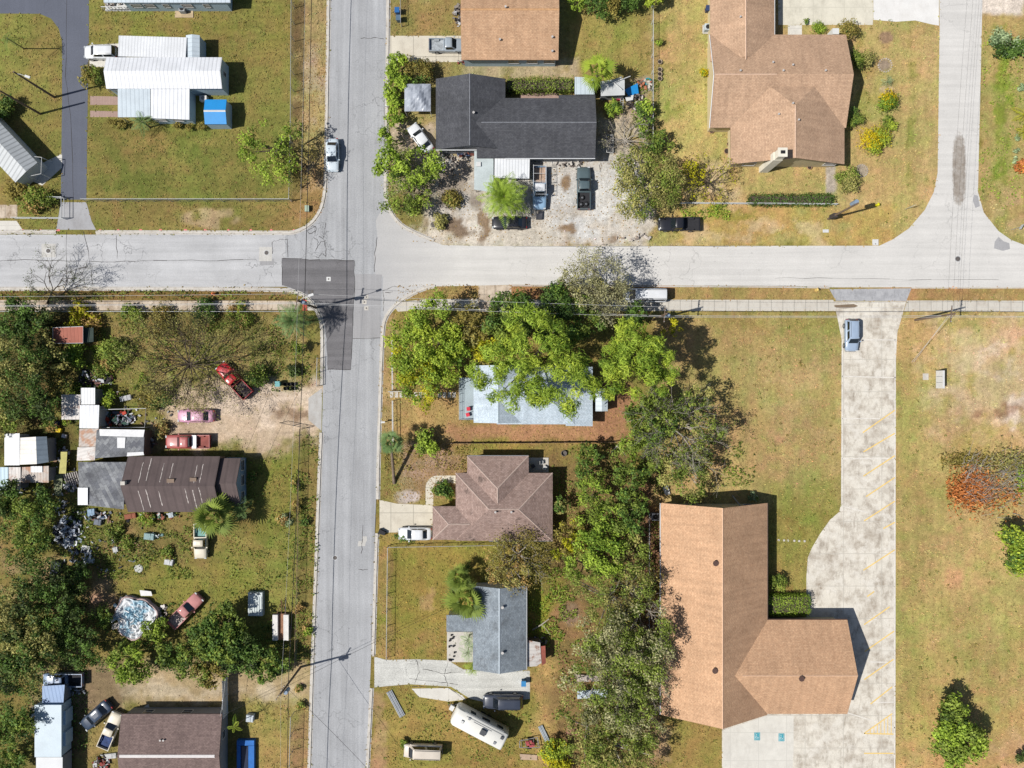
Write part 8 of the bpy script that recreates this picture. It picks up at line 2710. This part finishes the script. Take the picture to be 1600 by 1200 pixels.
for i, (px, py) in enumerate(((833, 728), (846, 722), (851, 730))):
    c = thing('patio_chair', ('dark patio chair left of the patio slab', 'pale patio chair on the patio slab, upper', 'pale patio chair on the patio slab, lower')[i], 'chair', W(px, py)[:2] + ((.12 if i else .0),), .6 + i, 'patio chairs')
    mr = plain('patio_chair_%d' % (i > 0), (200, 200, 198) if i else (90, 92, 96), .1)
    q = MB(); q.box(-.25, -.25, .38, .25, .25, .43); q.build('seat', mr, c, True)
    q = MB(); q.box(-.25, .23, .43, .25, .28, .9); q.build('backrest', mr, c, True)
    for sx in (-.22, .22):
        for sy in (-.22, .22):
            q = MB(); q.box(sx - .02, sy - .02, 0, sx + .02, sy + .02, .38); q.build('leg', mr, c, True)
x, y, _ = W(881, 708)
q = MB(); n = 18; q.loft([[(x + rr * math.cos(2 * math.pi * k / n), y + rr * math.sin(2 * math.pi * k / n), z) for k in range(n)] for rr, z in ((.4, 0), (.42, .4), (.34, .4), (.32, .1))]); solo('fire_ring', q, M_iron, 'dark round fire ring on the grass behind the brown hip roof', 'fire ring')
sheet_thing('wood_pallet', 'reddish wooden pallet half under the oaks by the frame trailer', 'pallet', [(887, 1127), (885, 1147), (902, 1149), (903, 1130)], .25, plain('reddish_pallet', (170, 120, 104), .2))
sheet_thing('wood_sheet', 'pale tan board on the grass below the frame trailer', 'board', [(812, 1178), (813, 1187), (839, 1188), (840, 1180)], .15, plain('tan_board', (190, 164, 140), .15))
sheet_thing('white_sheet', 'rust streaked pale sheet under the large grey oak', 'sheet', [(898, 1054), (899, 1066), (941, 1064), (940, 1056)], .4, M_rustgrey)
sheet_thing('white_sheet', 'grey metal sheet under the lower grey oak branches', 'sheet', [(902, 1080), (902, 1092), (950, 1090), (949, 1076)], .4, M_bluemetal)
# fallen limbs behind the brown hip roof and by the blue-grey house
for lab, pts in (('fallen pale limb at the edge of the woodland', [(955, 707), (964, 697), (970, 690), (976, 684)]), ('forked bare limb standing at the right wall of the blue-grey house', [(832, 984), (846, 976), (858, 967)])):
    q = MB(); P_ = [Vector(W(px, py, .3 + .25 * i)) for i, (px, py) in enumerate(pts)]; q.tube(P_, [.12, .09, .06, .03][:len(P_)], 6)
    m0 = P_[1]; q.tube([m0, m0 + Vector((.7, -.6, .2)), m0 + Vector((1.2, -1.4, .2))], [.06, .04, .02], 5)
    solo('fallen_limb', q, M_barkgrey, lab, 'branch')

# ------------------------------------------------------------------ grass, undergrowth and litter
def in_any(px, py, polys):
    m = np.zeros(px.shape, bool)
    for p in polys:
        xs, ys = [a for a, _ in p], [b for _, b in p]
        s = (px > min(xs)) & (px < max(xs)) & (py > min(ys)) & (py < max(ys))
        if s.any():
            idx = np.where(s)[0]
            m[idx] |= sdist(px[idx], py[idx], p) > np.random.default_rng(len(idx)).uniform(-2.4, 1.9, len(idx))
    return m


def stuff_quads(name, Q, col, mat):
    o = quad_object(name, Q, np.zeros(len(Q)), mat)
    at = o.data.attributes.new('soil', 'FLOAT_COLOR', 'FACE')
    at.data.foreach_set('color', np.concatenate([col, np.ones((len(col), 1))], 1).astype(np.float32).ravel())
    o['kind'] = 'stuff'
    return o


n_ = N('grass_blades')
at_ = n_.n('ShaderNodeAttribute', attribute_name='soil')
n_.done(at_.outputs['Color'], .8, 0, .15)
M_grass = n_.m
rg4 = np.random.default_rng(2024)
NG = 230000
gx, gy = rg4.uniform(-20, 1620, NG), rg4.uniform(-20, 1220, NG)
gc, gg = zone_eval(gx, gy)
thick = fbm(gx, gy, 18, 4, 500)
keep = (rg4.uniform(size=NG) < gg ** 1.5 * (.35 + 1.1 * sstep(thick, .35, .7))) & ~in_any(gx, gy, PAVED)
gx, gy, gc = gx[keep], gy[keep], gc[keep]
hue = fbm(gx, gy, 14, 4, 101)[:, None] - .5
gc = gc * (1 + hue * np.array([-.5, .15, -.5])) * rg4.uniform(.72, 1.55, (len(gx), 1)) * (1 + rg4.normal(0, .07, (len(gx), 3)))
n1 = len(gx)
P = np.stack([(gx - 800) / S, (600 - gy) / S, np.full(n1, .0)], -1)
az = rg4.uniform(0, 2 * np.pi, n1)
L_ = rg4.uniform(.12, .34, n1)
u = np.stack([np.cos(az), np.sin(az), 0 * az], -1)
v = np.stack([-np.sin(az), np.cos(az), 0 * az], -1)
w_ = (L_ * rg4.uniform(.12, .3, n1))[:, None]
up = np.stack([0 * az, 0 * az, L_ * rg4.uniform(.15, .55, n1)], -1)
P0 = P + np.array([0, 0, .012])
Q = np.stack([P0, P0 + u * L_[:, None] * .55 - v * w_ + up * .7, P0 + u * L_[:, None] + up * .8, P0 + u * L_[:, None] * .55 + v * w_ + up * .7], 1)
stuff_quads('lawn_grass', Q, np.clip(gc, 0, .8), M_grass)

# weeds and low growth in the rough yards
ROUGH = ((R(100, 492, 485, 612), 5200, 'mid'), (R(110, 540, 230, 620), 1600, 'bright'), (R(90, 800, 300, 905), 3800, 'mid'), (R(-10, 490, 140, 700), 4200, 'dark'), (R(-10, 740, 140, 1190), 6000, 'deep'),
         (R(862, 690, 1036, 1195), 6500, 'mid'), (R(150, 940, 450, 1052), 3600, 'deep'), (R(345, 700, 475, 1030), 2200, 'mid'), (R(600, 690, 740, 735), 700, 'brownish'), (R(826, 880, 905, 1010), 1600, 'bright'),
         (R(460, 680, 500, 1035), 1300, 'mid'), (R(590, 1085, 830, 1190), 900, 'mid'), (R(985, 125, 1030, 250), 700, 'mid'), (R(1525, 40, 1600, 340), 900, 'bright'), (R(605, 60, 660, 330), 900, 'mid'), (R(0, 454, 480, 468), 900, 'mid'), (R(1060, 320, 1140, 345), 500, 'bright'), (R(960, 690, 1180, 760), 1300, 'mid'))
byk = {}
for poly, n0_, kd in ROUGH:
    (x0, y0), _, (x1, y1), _ = poly
    x, y = rg4.uniform(x0, x1, n0_ * 4), rg4.uniform(y0, y1, n0_ * 4)
    f = fbm(x, y, 16, 4, 900)
    k_ = (f > .52) & ~in_any(x, y, PAVED)
    byk.setdefault(kd, []).append((x[k_][:n0_], y[k_][:n0_]))
for kd, lst in byk.items():
    x = np.concatenate([a for a, _ in lst]); y = np.concatenate([b for _, b in lst])
    n0_ = len(x)
    P = np.stack([(x - 800) / S, (600 - y) / S, rg4.uniform(.03, .35, n0_)], -1)
    o = quad_object('undergrowth', leaves(P, unit(rg4.normal(size=(n0_, 3)) * .7 + np.array([0, 0, 1.])), .24, .55, rg4), rg4.normal(.5, .22, n0_) + (fbm(x, y, 10, 3, 3) - .5), LEAF[kd])
    o['kind'] = 'stuff'
# fallen leaves
LIT = ((R(600, 600, 985, 700), 2600), (R(600, 690, 740, 780), 1800), (R(862, 690, 1040, 1190), 3500), (R(796, 446, 1010, 470), 900), (R(464, 60, 512, 300), 1100), (R(640, 240, 1000, 380), 1300), (R(1000, 760, 1036, 1130), 1200), (R(140, 490, 480, 620), 1500), (R(620, 444, 750, 470), 300))
xs, ys = [], []
for poly, n0_ in LIT:
    (x0, y0), _, (x1, y1), _ = poly
    xs.append(rg4.uniform(x0, x1, n0_)); ys.append(rg4.uniform(y0, y1, n0_))
x, y = np.concatenate(xs), np.concatenate(ys)
P = np.stack([(x - 800) / S, (600 - y) / S, np.full(len(x), .035)], -1)
o = quad_object('leaf_litter', leaves(P, unit(rg4.normal(size=(len(x), 3)) * .25 + np.array([0, 0, 1.])), .17, .6, rg4), rg4.normal(.4, .3, len(x)), LEAF['dry'])
o['kind'] = 'stuff'

# weed tufts dotted over the open lawns
NT = 2600
cx_, cy_ = rg4.uniform(0, 1600, NT), rg4.uniform(0, 1200, NT)
_, g_ = zone_eval(cx_, cy_)
k_ = (g_ > .75) & (fbm(cx_, cy_, 40, 3, 321) > .46) & ~in_any(cx_, cy_, PAVED)
cx_, cy_ = np.repeat(cx_[k_], 9), np.repeat(cy_[k_], 9)
n0_ = len(cx_)
P = np.stack([(cx_ - 800) / S, (600 - cy_) / S, rg4.uniform(.03, .16, n0_)], -1) + rg4.normal(0, .13, (n0_, 3)) * np.array([1, 1, 0])
for kd, sl in (('brownish', slice(0, n0_ // 2)), ('mid', slice(n0_ // 2, n0_))):
    o = quad_object('weeds', leaves(P[sl], unit(rg4.normal(size=(len(P[sl]), 3)) * .8 + np.array([0, 0, 1.])), .2, .35, rg4), rg4.normal(.4, .2, len(P[sl])), LEAF[kd])
    o['kind'] = 'stuff'
# ------------------------------------------------------------------ light, sky, eye
w = bpy.data.worlds.new('World')
SC.world = w
w.use_nodes = True
nt = w.node_tree
sky = nt.nodes.new('ShaderNodeTexSky')
sky.sky_type = 'NISHITA'
sky.sun_disc = False
sky.sun_elevation = math.asin(SUN.z)
sky.sun_rotation = math.atan2(SUN.x, SUN.y)
nt.links.new(sky.outputs['Color'], nt.nodes['Background'].inputs['Color'])
nt.nodes['Background'].inputs['Strength'].default_value = .068
sd = bpy.data.lights.new('sun', 'SUN')
sd.energy = 4.9
sd.angle = math.radians(.5)
sd.color = (1, .965, .91)
so = bpy.data.objects.new('sun', sd)
so.rotation_euler = SUN.to_track_quat('Z', 'Y').to_euler()
so.location = (-60, -20, 90)
COL.objects.link(so)
cd = bpy.data.cameras.new('camera')
cd.sensor_width = 36
cd.lens = 36 * H * S / 1600
cd.clip_end = 5000
co = bpy.data.objects.new('camera', cd)
co.location = (0, 0, H)
co.rotation_euler = (0, 0, 0)
COL.objects.link(co)
SC.camera = co
SC.view_settings.view_transform = 'Standard'
SC.view_settings.look = 'None'
SC.view_settings.exposure = .31
SC.view_settings.gamma = 1
SC.cycles.max_bounces = 5
SC.cycles.diffuse_bounces = 3
SC.cycles.glossy_bounces = 3
SC.cycles.transmission_bounces = 4
SC.cycles.transparent_max_bounces = 8
